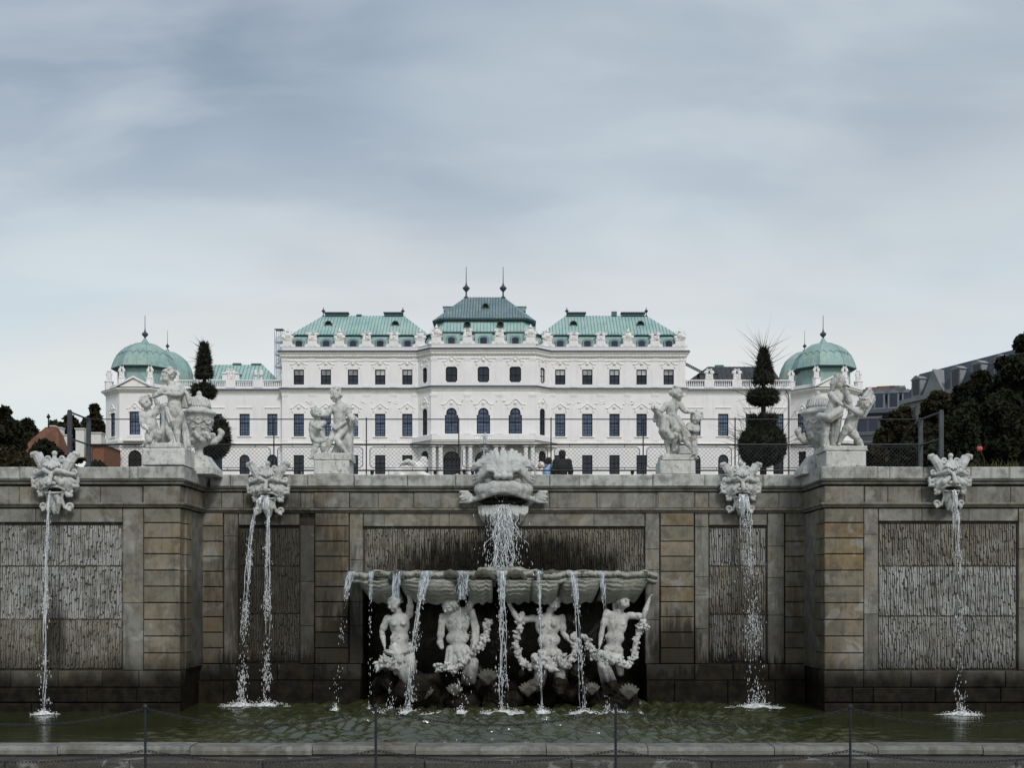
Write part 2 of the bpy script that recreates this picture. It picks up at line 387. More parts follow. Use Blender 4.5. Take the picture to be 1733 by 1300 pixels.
def copper(name, a, b, c2, pale=.45):
    g = G(name); n1 = g.noise(.28, 5, .6); n2 = g.noise(1.5, 5, .6, st=(1.6, 1.6, .35)); n3 = g.noise(.5, 4, .6, st=(1.5, 1.5, .3))
    c = g.mix(g.rng(n1, .3, .7), a, b); c = g.mix(g.rng(n2, .48, .74, 0, .6), c, c2); c = g.mix(g.rng(n3, .54, .70, 0, .6), c, (.33, .40, .25)); n4 = g.noise(.9, 6, .7); c = g.mix(g.rng(n4, .50, .68, 0, pale), c, (.45, .57, .54))
    return g.out(c, .6, bump=n2, dist=.03)
M['copper'] = copper('green copper', (.25, .42, .40), (.37, .52, .485), (.13, .27, .27))
M['copper_old'] = copper('grey copper', (.13, .21, .24), (.19, .27, .29), (.07, .11, .14), .12)
M['copper_dome'] = copper('dull green copper', (.21, .35, .335), (.30, .43, .40), (.11, .21, .215))
M['copper_dark_shade'] = simple('dark copper and eave shade', (.05, .10, .11), .55, .2, 2.)  # dark copper parts, and the painted shadow line of the eaves
M['slate'] = simple('dark slate roof', (.035, .042, .05), .6, .25, 1.5)
M['frame'] = simple('dark brown window frame', (.014, .009, .008), .7, .1, 4., spec=.15)
def glass(name, col):
    g = G(name); f = g.math('ADD', g.math('MULTIPLY', g.rand(), .65), g.math('MULTIPLY', g.rng(g.noise(.9, 2), .35, .65), .35)); return g.out(g.mix(f, tuple(x * .45 for x in col), tuple(x * 1.55 for x in col)), .10, spec=.35)
M['glass'] = glass('window glass with sky tint', (.08, .125, .205)); M['glass_pale'] = glass('window glass with pale blinds', (.50, .52, .54)); M['glass_dark'] = glass('dark window glass', (.016, .026, .045))  # the blue pane has the sky's reflection mixed into its base colour
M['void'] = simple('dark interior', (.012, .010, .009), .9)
M['iron'] = simple('dark painted iron', (.016, .019, .024), .45, .2, 8., spec=.4)
M['post'] = simple('grey blue painted posts', (.035, .045, .055), .55, .25, 4.)
# ================================================================== THE SETTING
def grid_mesh(name, xs, ys, zf, mat, smooth=True):
    xx, yy = np.meshgrid(xs, ys, indexing='ij'); V = np.stack([xx, yy, zf(xx, yy)], -1).reshape(-1, 3)
    n, m = len(xs), len(ys); i = np.arange(n - 1)[:, None] * m + np.arange(m - 1)[None]
    Q = np.stack([i, i + m, i + m + 1, i + 1], -1).reshape(-1, 4); return mesh_np(name, V, Q, mat, smooth)
M['lawn'] = (lambda g: g.out(g.mix(g.rng(g.noise(.4, 6), .35, .65), (.045, .06, .022), (.075, .085, .035)), .95, bump=g.noise(9, 4), dist=.05))(G('garden lawn'))
M['gravel'] = (lambda g: g.out(g.mix(g.rng(g.noise(6, 8, .7), .3, .7), (.16, .15, .13), (.26, .25, .22)), .95, bump=g.noise(40, 3), dist=.01))(G('gravel'))
M['paving'] = simple('dark wet paving', (.05, .05, .046), .7, .3, 2.)
def hill(x, y): return np.interp(y, [24, 30, 60, 120, 192, 260, 700, 3000], [4.35, 4.5, 7.0, 13.0, 20.9, 21.5, 24, 24]) - np.clip((np.abs(x) - 25) / 60, 0, 1) * np.clip((y - 24) / 60, 0, 1) * 3.0
ys = np.concatenate([np.linspace(23.9, 60, 20), np.linspace(65, 260, 40), np.array([320, 450, 700, 1200, 3000])])
xs = np.concatenate([[-2500, -900, -300], np.linspace(-140, 140, 57), [300, 900, 2500]])
tag(link('garden_ground', grid_mesh('garden_ground', xs, ys, hill, M['lawn'])), kind='structure')
tag(link('terrace_path', grid_mesh('terrace_path', np.linspace(-16, 16, 20), np.linspace(23.95, 44, 20), lambda x, y: hill(x, y) + .03, M['gravel'])), kind='structure')
mb = MB(); mb.plate([(-60, -40), (60, -40), (60, 14.36), (-60, 14.36)], -.6, -.05); mb.build('paving', M['paving'], kind='structure')
# distant ground in front of and around the pool so that the world has no hole beside the wall
mb = MB(); mb.plate([(-2500, -2500), (2500, -2500), (2500, 24), (-2500, 24)], -1.4, -.9); mb.build('ground', M['lawn'], kind='structure')
# ------------------------------------------------------------------ pool
SPLASH = [(X(100, 21.0), 20.95, .22), (X(448, 22.2), 22.0, .6), (X(1268, 22.2), 22.0, .55), (X(1603, 21.0), 20.9, .45),
          (X(697, 21.2), 20.9, .6), (X(780, 21.2), 20.9, .4), (X(852, 21.2), 20.6, .8), (X(925, 21.2), 20.8, .45), (X(985, 21.2), 20.8, .5), (X(640, 21.2), 21.0, .3), (X(1050, 21.2), 21.0, .3)]
def waves(x, y):
    h = np.zeros_like(x); rs = np.random.default_rng(3)
    for cx, cy_, a in SPLASH:
        r = np.sqrt((x - cx) ** 2 + (y - cy_) ** 2) + .05
        for lam in (.24, .36, .52):
            h += a * .020 * (lam / .36) * np.sin(2 * np.pi * r / lam + rs.uniform(0, 6)) / (1 + .16 * r) * np.clip(r / .3, 0, 1)
    am = .12 + np.exp(-(np.abs(x + .1) / 5.0) ** 4)
    for i in range(14):
        th = rs.uniform(0, 2 * np.pi); k = 2 * np.pi / rs.uniform(.20, .62)
        h += .0095 * am * np.sin(k * (np.cos(th) * x + np.sin(th) * y) + rs.uniform(0, 6))
    return h * (.10 + .90 * np.exp(-(np.abs(x + .1) / 5.4) ** 6))
def water_mat():
    g = G('dark green pool water'); f = g.noise(9, 3, .5, st=(1, 1.3, 1)); 
    c = g.mix(g.rng(g.noise(.5, 3), .3, .7), (.026, .031, .011), (.042, .048, .018))
    sx = g.n('ShaderNodeSeparateXYZ'); g.l(g.pos, sx.inputs[0]); k = g.rng(g.math('ABSOLUTE', g.math('ADD', sx.outputs[0], .1)), 3.2, 6.2, 1.0, .12)
    return g.out(c, .09, bump=g.math('MULTIPLY', f, k), dist=.05, strength=.8, spec=1.0, IOR=1.7)
M['water'] = water_mat()
tag(link('pool_water', grid_mesh('pool_water', np.concatenate([np.linspace(-15, -6.2, 60), np.linspace(-6.1, 6.1, 400), np.linspace(6.2, 15, 60)]), np.linspace(14.95, 24.1, 300), waves, M['water'])), kind='structure')
mb = MB(); mb.plate([(-16, 14.4), (16, 14.4), (16, 25), (-16, 25)], -.88, -.5); mb.build('pool_floor', M['dark_stone'], kind='structure')
# ------------------------------------------------------------------ pool rim, stone by stone
M['rim'] = stone('pool rim stone', [(0, (.10, .10, .09)), (.5, (.19, .19, .175)), (1, (.28, .28, .27))], None, .35)
M['step'] = stone('dark step stone', [(0, (.03, .03, .027)), (1, (.06, .06, .054))], None, .6)
RIM = thing('pool_rim', 'low pale stone rim running along the front of the fountain pool', 'pool rim', (0, 14.9, 0))
x = -12.6; joints = []
while x < 12.6: joints.append(x); x += random.uniform(1.35, 2.2)
def rim_profile(mb, x0, x1):
    P = [(14.80, .125), (14.775, .145), (14.77, .20), (14.785, .232), (14.82, .25), (15.18, .25), (15.2, .235), (15.2, -.5), (14.83, -.5), (14.83, .125)]
    j = random.uniform(-.006, .006); n = len(P)
    V = [(x0 + .006, y + j, z + j) for y, z in P] + [(x1 - .006, y + j, z + j) for y, z in P]
    mb.add(V, [tuple(range(n)), tuple(range(2 * n - 1, n - 1, -1))] + [(i, i + n, (i + 1) % n + n, (i + 1) % n) for i in range(n)])
for a, b in zip(joints[:-1], joints[1:]):
    mb = MB(); rim_profile(mb, a, b); mb.build('rim_stone', M['rim'], RIM)
x = -12.3; js = []
while x < 12.6: js.append(x); x += random.uniform(1.6, 2.4)
for a, b in zip(js[:-1], js[1:]):
    mb = MB(); mb.block(a + .004, b - .004, 14.37, 14.826, -.5, .112, .02); mb.build('step_stone', M['step'], RIM)
# ------------------------------------------------------------------ cascade wall
RY, BY = 23.0, 21.45                                      # recess plane, projecting bay plane
XL, XR = -6.53, 6.17                                      # where the bays end
WALL = thing('cascade_wall', 'weathered stone retaining wall of the cascade with projecting bays at both ends', 'wall', (0, 23, 0))
def zr(py): return Z(py, RY)
def zb(py): return Z(py, BY)
def xr(px): return X(px, RY)
def xb(px): return X(px, BY)
TOP = zr(804)                                             # coping top
# core
mb = MB(); cx0, cx1 = xr(612), xr(1093); cz = zr(985)
mb.box(XL - .2, cx0, RY + .07, RY + 1.2, -.8, TOP - .05); mb.box(cx1, XR + .2, RY + .07, RY + 1.2, -.8, TOP - .05)
mb.box(cx0 - .001, cx1 + .001, RY + .07, RY + 1.2, cz, TOP - .051)
mb.box(-16, XL - .06, BY + .07, RY + 1.2, -.8, TOP - .052); mb.box(XR + .06, 16, BY + .07, RY + 1.2, -.8, TOP - .052)
mb.build('wall_core', M['mortar'], WALL)
mb = MB(); mb.box(cx0 - .2, cx1 + .2, RY + 1.2, RY + 1.5, -.8, TOP - .2); mb.build('niche_back', M['dark_stone'], WALL)  # the cave's black shade is put into this stone colour
def stones(x0, x1, rows, yf, name='block', mat='block', split=0, proud=.04, c=.014, gap=.008, ochre=()):
    for ri, (z0, z1) in enumerate(rows):
        mat = 'ochre' if ri in ochre else 'block'
        cuts = [x0]
        if split and random.random() < split: cuts.append(x0 + (x1 - x0) * random.uniform(.3, .7))
        cuts.append(x1)
        for a, b in zip(cuts[:-1], cuts[1:]):
            mb = MB(); p = random.uniform(-.008, .008)
            mb.block(a + gap, b - gap, yf - proud + p, yf + .30, z0 + gap, z1 - gap, c); mb.build(name, M[mat], WALL)
def rows_of(pys, zf): return [(zf(b), zf(a)) for a, b in zip(pys[:-1], pys[1:])]
ROW_R = rows_of([868.7, 891, 917, 942.5, 968, 994, 1019.5, 1045, 1071, 1097.5, 1124], zr)
ROW_B = rows_of([861, 885.5, 911.5, 938.5, 966, 993, 1021, 1049.5, 1077.5, 1106, 1135], zb)
for a, b, oc in ((533, 590.5, (1,)), (1117, 1174.5, (0, 1, 5)), (337, 378, ()), (1328.5, 1362, ())): stones(xr(a), xr(b), ROW_R, RY, ochre=oc)
for a, b, oc in ((243.6, 306, ()), (1394, 1461, (1, 2, 3, 7)), (-108, -46, ()), (1752, 1816, (2, 4))): stones(xb(a), xb(b), ROW_B, BY, ochre=oc)
# blocks on the returns of the bays
for sx, rows in ((XL, ROW_B), (XR, ROW_B)):
    s = 1 if sx < 0 else -1
    for z0, z1 in rows:
        mb = MB(); d = random.uniform(-.006, .006); x0, x1 = sorted((sx - .06 * s, sx + (.03 + d) * s))
        mb.box(x0, x1, BY + .27, BY + .62, z0 + .008, z1 - .008, .004); mb.build('return_block', M['block'], WALL)
    mb = MB(); x0, x1 = sorted((sx - .07 * s, sx + .005 * s)); mb.box(x0, x1, BY + .64, RY + .02, zb(1135), zb(861) - .01); mb.build('return_panel', M['wall'], WALL)
# flat frames of upright slabs, split by a few joints
def upright(x0, x1, pys, yf, zf, mat='wall'):
    for z0, z1 in rows_of(pys, zf):
        mb = MB(); mb.block(x0 + .004, x1 - .004, yf - random.uniform(0, .012), yf + .3, z0 + .004, z1 - .004, .006, .002); mb.build('frame_stone', M[mat], WALL)
upright(xr(379), xr(403), [868.7, 908, 964, 1124], RY, zr); upright(xr(508), xr(532), [890, 985, 1060, 1124], RY, zr)
upright(xr(591.5), xr(614), [868.7, 948, 1019, 1060, 1124], RY, zr); upright(xr(1092), xr(1116), [868.7, 930, 965, 1050, 1124], RY, zr)
upright(xr(1176), xr(1199), [868.7, 892, 977, 1008, 1065, 1124], RY, zr); upright(xr(1299), xr(1327), [868.7, 925, 978, 1042, 1124], RY, zr)
upright(xb(208), xb(242.5), [861, 1021, 1135], BY, zb); upright(xb(-43), xb(-9), [861, 985, 1135], BY, zb)
upright(xb(1462), xb(1486), [861, 905, 1040, 1135], BY, zb); upright(xb(1724), xb(1750), [861, 930, 1030, 1135], BY, zb)
# lintel stones above the relief panels
def lintel(pxs, y0, y1, yf, xf, zf):
    for a, b in zip(pxs[:-1], pxs[1:]):
        mb = MB(); mb.block(xf(a) + .004, xf(b) - .004, yf - random.uniform(0, .01), yf + .3, zf(y1), zf(y0), .006, .002); mb.build('lintel_stone', M['wall'], WALL)
lintel([404, 452, 507], 869, 889, RY, xr, zr); lintel([615, 650, 760, 850, 1005, 1091], 869, 891, RY, xr, zr)
lintel([1200, 1250, 1298], 869, 889, RY, xr, zr)
lintel([-8, 60, 137, 207], 861.3, 884, BY, xb, zb); lintel([1487, 1560, 1640, 1723], 861.3, 882, BY, xb, zb)
# dripstone relief panels: rows of carved icicles hanging one over the other
def drips(x0, x1, z0, z1, yf, dens=1.0):
    n = max(3, int((x1 - x0) / .038)); w = (x1 - x0) / n; V = []; Q = []
    rws = max(2, int((z1 - z0) / .20)); st = (z1 - z0) / rws
    mb = MB(); mb.box(x0, x1, yf + .062, yf + .3, z0, z1)
    V += [list(p) for p in mb.v]; Q += [list(f) for f in mb.f]
    for i in range(n):
        ph = random.uniform(0, st)
        for r in range(rws + 1):
            zt = z1 - r * st + ph * .9; zb_ = zt - st * random.uniform(.75, 1.55)
            zt = min(zt, z1 - .003); zb_ = max(zb_, z0 + .003)
            if zt - zb_ < .03: continue
            xc = x0 + (i + .5) * w + random.uniform(-.3, .3) * w; hw = w * random.uniform(.36, .50); pr = random.uniform(.008, .032)
            xa = max(x0 + .002, xc - hw); xz = min(x1 - .002, xc + hw); xm = (xa + xz) / 2 + random.uniform(-.2, .2) * w
            b = len(V); zm = zb_ + (zt - zb_) * .16; f0 = yf + .060; f1 = yf + .045 - pr * .4; f2 = yf + .045 - pr; t_ = w * .16; xl, xr_ = xa + t_, xz - t_
            V += [[xa, f0, zt], [xl, f1, zt], [xr_, f1, zt], [xz, f0, zt], [xa, f0, zm], [xl, f2, zm], [xr_, f2, zm], [xz, f0, zm], [xm, f0 - .03, zb_]]
            Q += [[b, b + 4, b + 5, b + 1], [b + 1, b + 5, b + 6, b + 2], [b + 2, b + 6, b + 7, b + 3], [b + 4, b + 8, b + 5], [b + 5, b + 8, b + 6], [b + 6, b + 8, b + 7], [b, b + 1, b + 2, b + 3]]
    m = MB(); m.v = [tuple(p) for p in V]; m.f = [tuple(dict.fromkeys(q)) for q in Q]; return m
def panel(xf, zf, yf, a, b, rowpx, seam=None, pale=()):
    for ri, (y0, y1) in enumerate(zip(rowpx[:-1], rowpx[1:])):
        cuts = [a] + ([seam + random.uniform(-3, 3)] if seam else []) + [b]
        for p, q in zip(cuts[:-1], cuts[1:]):
            drips(xf(p) + .006, xf(q) - .006, zf(y1) + .008, zf(y0) - .006, yf + .015).build('relief_slab', M['panel_pale' if ri in pale else 'panel'], WALL, kind=None, fix=False)
panel(xb, zb, BY, -2, 205, [889, 959, 1049.6, 1134], 101, (0, 1))
panel(xb, zb, BY, 1488, 1722, [886.5, 959, 1044, 1134], None, (1, 2))
panel(xr, zr, RY, 405, 507, [894, 959, 1040, 1122], None)
panel(xr, zr, RY, 1201, 1297, [894, 959, 1041, 1122], 1240, (0, 2))
panel(xr, zr, RY, 617, 1090, [895, 985], 852)
# plinth courses
def course(pxs, y0, y1, yf, xf, zf, name='plinth_stone', mat='wall', proud=.05):
    for a, b in zip(pxs[:-1], pxs[1:]):
        mb = MB(); mb.block(xf(a) + .004, xf(b) - .004, yf - proud - random.uniform(0, .012), yf + .3, zf(y1) + .004, zf(y0) - .004, .014, .004); mb.build(name, M[mat], WALL)
course([337, 402, 470, 532, 612], 1124.5, 1152, RY, xr, zr); course([337, 380, 455, 530, 612], 1152, 1200, RY, xr, zr, proud=.1)
course([1093, 1175, 1240, 1300, 1362], 1124.5, 1152, RY, xr, zr); course([1093, 1140, 1230, 1310, 1362], 1152, 1200, RY, xr, zr, proud=.1)
course([-340, -250, -170, -110, -46, 20, 100, 175, 236, 307], 1135.5, 1164, BY, xb, zb); course([-340, -210, -110, -30, 70, 150, 234, 308], 1164, 1189, BY, xb, zb, proud=.09)
course([-340, -180, -60, 60, 180, 310], 1189.5, 1215, BY, xb, zb, mat='dark_stone', proud=.2)
course([1393, 1460, 1540, 1620, 1700, 1760, 1820, 1900, 2060], 1135.5, 1164, BY, xb, zb); course([1392, 1440, 1475, 1580, 1690, 1800, 1930, 2060], 1164, 1189, BY, xb, zb, proud=.09)
course([1390, 1520, 1660, 1800, 1930, 2060], 1189.5, 1215, BY, xb, zb, mat='dark_stone', proud=.2)
course([-340, -250, -170, -109], 861, 1135, BY, xb, zb, 'facing_stone', proud=.0); course([1817, 1880, 1970, 2060], 861, 1135, BY, xb, zb, 'facing_stone', proud=.0)
# frieze slabs
course([345, 375, 412, 430, 508, 531.5, 591.5, 640, 700, 780, 850, 930, 1010, 1110, 1175.5, 1199, 1260, 1318, 1362], 833.5, 861, RY, xr, zr, 'frieze_stone', proud=.012)
for a, b in ((531.5, 591.5), (1113, 1174)): course([a, b], 833.7, 860.8, RY, xr, zr, 'frieze_stone', proud=.035)
course([-340, -240, -160, -108, -46, 33, 100, 170, 241], 823.5, 854, BY, xb, zb, 'frieze_stone', proud=.012); course([243.6, 306], 823.5, 854, BY, xb, zb, 'frieze_stone', proud=.045)
course([1463, 1502, 1560, 1632, 1710, 1752, 1816, 1900, 1980, 2060], 823.5, 854, BY, xb, zb, 'frieze_stone', proud=.012); course([1394, 1461], 823.5, 854, BY, xb, zb, 'frieze_stone', proud=.045)
for sx in (XL, XR):
    s = 1 if sx < 0 else -1; x0, x1 = sorted((sx - .07 * s, sx + .03 * s)); mb = MB(); mb.box(x0, x1, BY + .27, RY - .03, zb(854), zb(823.5)); mb.build('frieze_stone', M['block'], WALL)
PATH = [(-16, BY), (XL, BY), (XL, RY), (XR, RY), (XR, BY), (16, BY)]
def mould(name, prof, mat):
    for i in range(5):
        seg = [PATH[i], PATH[i + 1]]
        mb = MB(); mb.sweep(PATH, prof)
        break
    mb.build(name, M[mat], WALL)
z1 = zr(824.7); z0 = zr(832.6)
mould('cornice_moulding', [(-.05, z0), (.05, z0), (.07, z0 + .022), (.05, z0 + .045), (.10, z0 + .07), (.115, z1 - .004), (-.05, z1 - .004)], 'wall')
z1 = zr(861.2); z0 = zr(868.5)
mould('string_course', [(-.05, z0), (.035, z0), (.05, z0 + .03), (.09, z0 + .05), (.10, z1 - .012), (.085, z1), (-.05, z1)], 'wall')
# coping stones
def coping(x0, x1, yf, top, name='coping_stone', low=None, yb=RY + .75, mat='coping'):
    mb = MB(); mb.block(x0 + .004, x1 - .004, yf, yb, (low or zr(824.6)), top, .02, .003); mb.build(name, M[mat], WALL)
yc = RY - .09
cuts = [356, 391, 424, 521.8]; cuts2 = [600, 690, 771]; cuts3 = [930, 979.6, 1104]; cuts4 = [1191, 1225, 1290, 1361]
for cs in (cuts, cuts2, cuts3, cuts4):
    for a, b in zip(cs[:-1], cs[1:]): coping(xr(a), xr(b), yc + random.uniform(-.006, .006), TOP + random.uniform(-.006, .004))
coping(xr(522), xr(599.8), yc - .04, TOP + .006); coping(xr(1104.2), xr(1190.8), yc - .04, TOP + .006); coping(xr(771.2), xr(929.8), yc, TOP)
yc = BY - .09; TB = zb(791)
for cs in ([-340, -230, -130, -40, 35.5, 132, 221.6, 236], [1482, 1503, 1560, 1640, 1705, 1760, 1850, 1950, 2060]):
    for a, b in zip(cs[:-1], cs[1:]): coping(xb(a), xb(b), yc + random.uniform(-.006, .006), TB + random.uniform(-.006, .004), low=zr(824.6))
coping(xb(236.3), XL + .10, yc - .03, TB + .005); coping(XR - .10, xb(1481.7), yc - .03, TB + .005)
for sx in (XL, XR):
    s = 1 if sx < 0 else -1; x0, x1 = sorted((sx + .008 * s, sx + .095 * s)); mb = MB(); mb.box(x0, x1, BY + .02, RY - .1, zr(824.6), TB - .01, .003); mb.build('coping_stone', M['coping'], WALL)
# ================================================================== PALACE
YP, YC = 200.0, 197.6
AX = X(818.7, YP)
def wx(px): return AX + (px - 818.7) * YP / FP
def zp(py): return Z(py, YP)
PAL = thing('palace', 'long white baroque palace with green copper roofs and domed corner pavilions on the hill', 'palace', (AX, YP, 21))
def frame_xf(a, b):
    d = (Vector(b) - Vector(a)).normalized(); nx, ny = -d.y, d.x
    return lambda p: (a[0] + d.x * p[0] + nx * p[1], a[1] + d.y * p[0] + ny * p[1], p[2])
def arch_pts(x0, x1, z0, z1, sh=1.0, n=10):
    """outline of a round headed opening; sh < 1 makes shoulders"""
    cx = (x0 + x1) / 2; hw = (x1 - x0) / 2; r = hw * sh; zs = z1 - r
    return [(x0, z0), (x1, z0)] + ([(x1, zs - .35)] if sh < 1 else []) + ([(cx + r, zs - .35)] if sh < 1 else []) + [(cx + r * math.cos(math.pi * i / n), zs + r * math.sin(math.pi * i / n)) for i in range(n + 1)] + ([(cx - r, zs - .35), (x0, zs - .35)] if sh < 1 else [])
def notch_pts(x0, x1, z0, z1, q=.28, n=4):
    P = []
    for cx, cz, a0 in ((x1, z0, 180), (x1, z1, 270), (x0, z1, 0), (x0, z0, 90)):
        pass
    def c(cx, cz, sx, sz):
        return [(cx + sx * q, cz), (cx + sx * q * .75, cz + sz * q * .55), (cx + sx * q * .3, cz + sz * q * .85), (cx, cz + sz * q * 1.2)]
    return c(x0, z0, 1, 1)[::-1] + c(x1, z0, -1, 1) + c(x1, z1, -1, -1)[::-1] + c(x0, z1, 1, -1)
def outline(style, w, h):
    if style == 'rect': return [(-w / 2, 0), (w / 2, 0), (w / 2, h), (-w / 2, h)]
    if style == 'arch': return arch_pts(-w / 2, w / 2, 0, h)
    if style == 'shoulder': return arch_pts(-w / 2, w / 2, 0, h, .8)
    if style == 'notch': return notch_pts(-w / 2, w / 2, 0, h)
def facade(name, a, b, z0, z1, ops, depth=.34):
    """a wall face from plan point a to b with recessed openings [(u centre, sill z, w, h, style)]"""
    L = (Vector(b) - Vector(a)).length; mb = MB(frame_xf(a, b)); ops = [o for o in ops]
    us = sorted({0, L} | {round(o[0] + s * o[2] / 2, 4) for o in ops for s in (-1, 1)}); zs = sorted({z0, z1} | {round(o[1] + k * o[3], 4) for o in ops for k in (0, 1)})
    def hole(u, z): return any(abs(u - o[0]) < o[2] / 2 - 1e-3 and o[1] + 1e-3 < z < o[1] + o[3] - 1e-3 for o in ops)
    for i in range(len(us) - 1):
        j = 0
        while j < len(zs) - 1:
            if hole((us[i] + us[i + 1]) / 2, (zs[j] + zs[j + 1]) / 2): j += 1; continue
            k = j
            while k + 1 < len(zs) - 1 and not hole((us[i] + us[i + 1]) / 2, (zs[k + 1] + zs[k + 2]) / 2): k += 1
            mb.add([(us[i], 0, zs[j]), (us[i + 1], 0, zs[j]), (us[i + 1], 0, zs[k + 1]), (us[i], 0, zs[k + 1])], [(0, 1, 2, 3)]); j = k + 1
    for u, s, w, h, st in ops:
        x0, x1 = u - w / 2, u + w / 2; P = [(u + p, s + q) for p, q in outline(st, w, h)]; n = len(P)
        V = [(p, 0, q) for p, q in P] + [(p, depth, q) for p, q in P]
        mb.add(V, [(i, (i + 1) % n, (i + 1) % n + n, i + n) for i in range(n)])
        if st != 'rect':                                     # fill between the rectangle cut from the wall and the outline
            cs = [(x0, s), (x1, s), (x1, s + h), (x0, s + h)]
            for k, (cx, cz) in enumerate(cs):
                sx = -1 if cx == x0 else 1; sz = -1 if cz == s else 1
                Q = [(p, q) for p, q in P if (p - u) * sx >= -1e-6 and ((q - (s + h / 2)) * sz > 0)]
                if len(Q) < 3: continue
                for p, q in zip(Q[:-1], Q[1:]):
                    if abs(p[0] - q[0]) + abs(p[1] - q[1]) > 1e-6: mb.add([(cx, 0, cz), (p[0], 0, p[1]), (q[0], 0, q[1])], [(0, 1, 2)])
                if st == 'shoulder' or st == 'arch':
                    e = min(Q, key=lambda t: (abs(t[0] - cx) > 1e-4, t[1] if sz > 0 else -t[1]))
    return mb.build(name, M['palace'], PAL)
WMESH = {}
def window_meshes(style, w, h, nx, rows, glass):
    key = (style, round(w, 2), round(h, 2), nx, tuple(rows), glass)
    if key in WMESH: return WMESH[key]
    P = outline(style, w, h); n = len(P); cx, cz = 0, h / 2; f = .17
    I = [(p * (1 - 2 * f / w), cz + (q - cz) * (1 - 2 * f / h)) for p, q in P]
    mb = MB(); V = [(p, 0, q) for p, q in P] + [(p, 0, q) for p, q in I] + [(p, .12, q) for p, q in I]
    mb.add(V, [(i, (i + 1) % n, (i + 1) % n + n, i + n) for i in range(n)] + [(i + n, (i + 1) % n + n, (i + 1) % n + 2 * n, i + 2 * n) for i in range(n)])
    hw = lambda z: max([abs(p) for p, q in I if q >= z - 1e-3] or [0]) if style != 'notch' else w / 2 - f
    for k in range(1, nx):
        xx = -w / 2 + w * k / nx; t = .055 if nx % 2 == 0 and k == nx // 2 else .022
        zt = h - f if style in ('rect', 'notch') else (h - (w / 2) * (.8 if style == 'shoulder' else 1) + math.sqrt(max(0, ((w / 2 - f) * (.8 if style == 'shoulder' else 1)) ** 2 - xx * xx)))
        mb.box(xx - t, xx + t, .02, .10, f, zt)
    for r, t in rows:
        zz = h * r; e = hw(zz); mb.box(-e, e, .015, .105, zz - t, zz + t)
    fr = mb.mesh('window_frame', M['frame'])
    g = MB(); g.add([(p, .08, q) for p, q in I], [tuple(range(n))]); gl = g.mesh('pane', M[glass], fix=False)
    WMESH[key] = (fr, gl); return fr, gl
SILL = {}
def window(a, b, u, s, w, h, style, nx, rows, glass='glass', depth=.22, sill=True):
    fr, gl = window_meshes(style, w, h, nx, rows, glass); xf = frame_xf(a, b); d = Vector(b) - Vector(a); rz = math.atan2(d.y, d.x)
    p = xf((u, depth, s)); o = link('window', fr, PAL, p, rz)
    q = bpy.data.objects.new('pane', gl); C.objects.link(q); q.parent = o
    if sill:
        k = round(w, 1)
        if k not in SILL: mb = MB(); mb.box(-w / 2 - .35, w / 2 + .35, -depth - .2, -depth + .02, -.22, -.02); SILL[k] = mb.mesh('sill', M['trim'])
        q = bpy.data.objects.new('sill', SILL[k]); C.objects.link(q); q.parent = o
    return o
HOODS = {}
def hood(a, b, u, z, w, rise, kind):
    """curved moulding over a window"""
    key = (round(w, 2), round(rise, 2), kind)
    if key not in HOODS:
        pts = []; n = 18
        for i in range(n + 1):
            t = -1 + 2 * i / n; 
            if kind == 'flat': zz = 0
            elif kind == 'point': zz = rise * max(0, 1 - abs(t) * 1.45) ** .8 if abs(t) < .69 else 0
            else: zz = rise * .5 * (1 + math.cos(math.pi * min(1, abs(t) * 1.35)))
            pts.append((t * w / 2, zz))
        mb = MB(); k = .17
        V = []
        for x, zz in pts: V += [(x, -.13, zz + k), (x, -.15, zz + k * .5), (x, -.06, zz - k * .4), (x, .01, zz - k * .5), (x, .01, zz + k)]
        F = []
        for i in range(n):
            for j in range(5): q = (j + 1) % 5; F.append((i * 5 + j, i * 5 + q, (i + 1) * 5 + q, (i + 1) * 5 + j))
        F += [(0, 1, 2, 3, 4), tuple(range(n * 5 + 4, n * 5 - 1, -1))]; mb.add(V, F)
        if kind != 'flat':
            for sx in (-1, 1): mb.box(sx * w * .36 - .12, sx * w * .36 + .12, -.14, .01, -.62, -.1)
            mb.blob((0, -.1, rise * .35), (.32, .16, .30), 8, .2)
        HOODS[key] = mb.mesh('window_hood', M['trim'])
    xf = frame_xf(a, b); d = Vector(b) - Vector(a); link('window_hood', HOODS[key], PAL, xf((u, 0, z)), math.atan2(d.y, d.x))
px_m = YP / FP
G0 = 20.6
pW0, pW1 = (wx(477.5), YP), (wx(707), YP); pC0, pC1 = (AX - 9.42, YC), (AX + 9.42, YC); pE0, pE1 = (wx(930.4), YP), (wx(1160), YP)
wl_px = [505.7, 551.5, 597.4, 643.4, 689.4]
UP = dict(s=zp(651), w=1.9, h=zp(625.5) - zp(651)); MN = dict(s=zp(738.8), w=1.9, h=zp(700.5) - zp(738.8)); GR = dict(s=zp(803), w=1.9, h=zp(770.6) - zp(803))
ZT = zp(600)
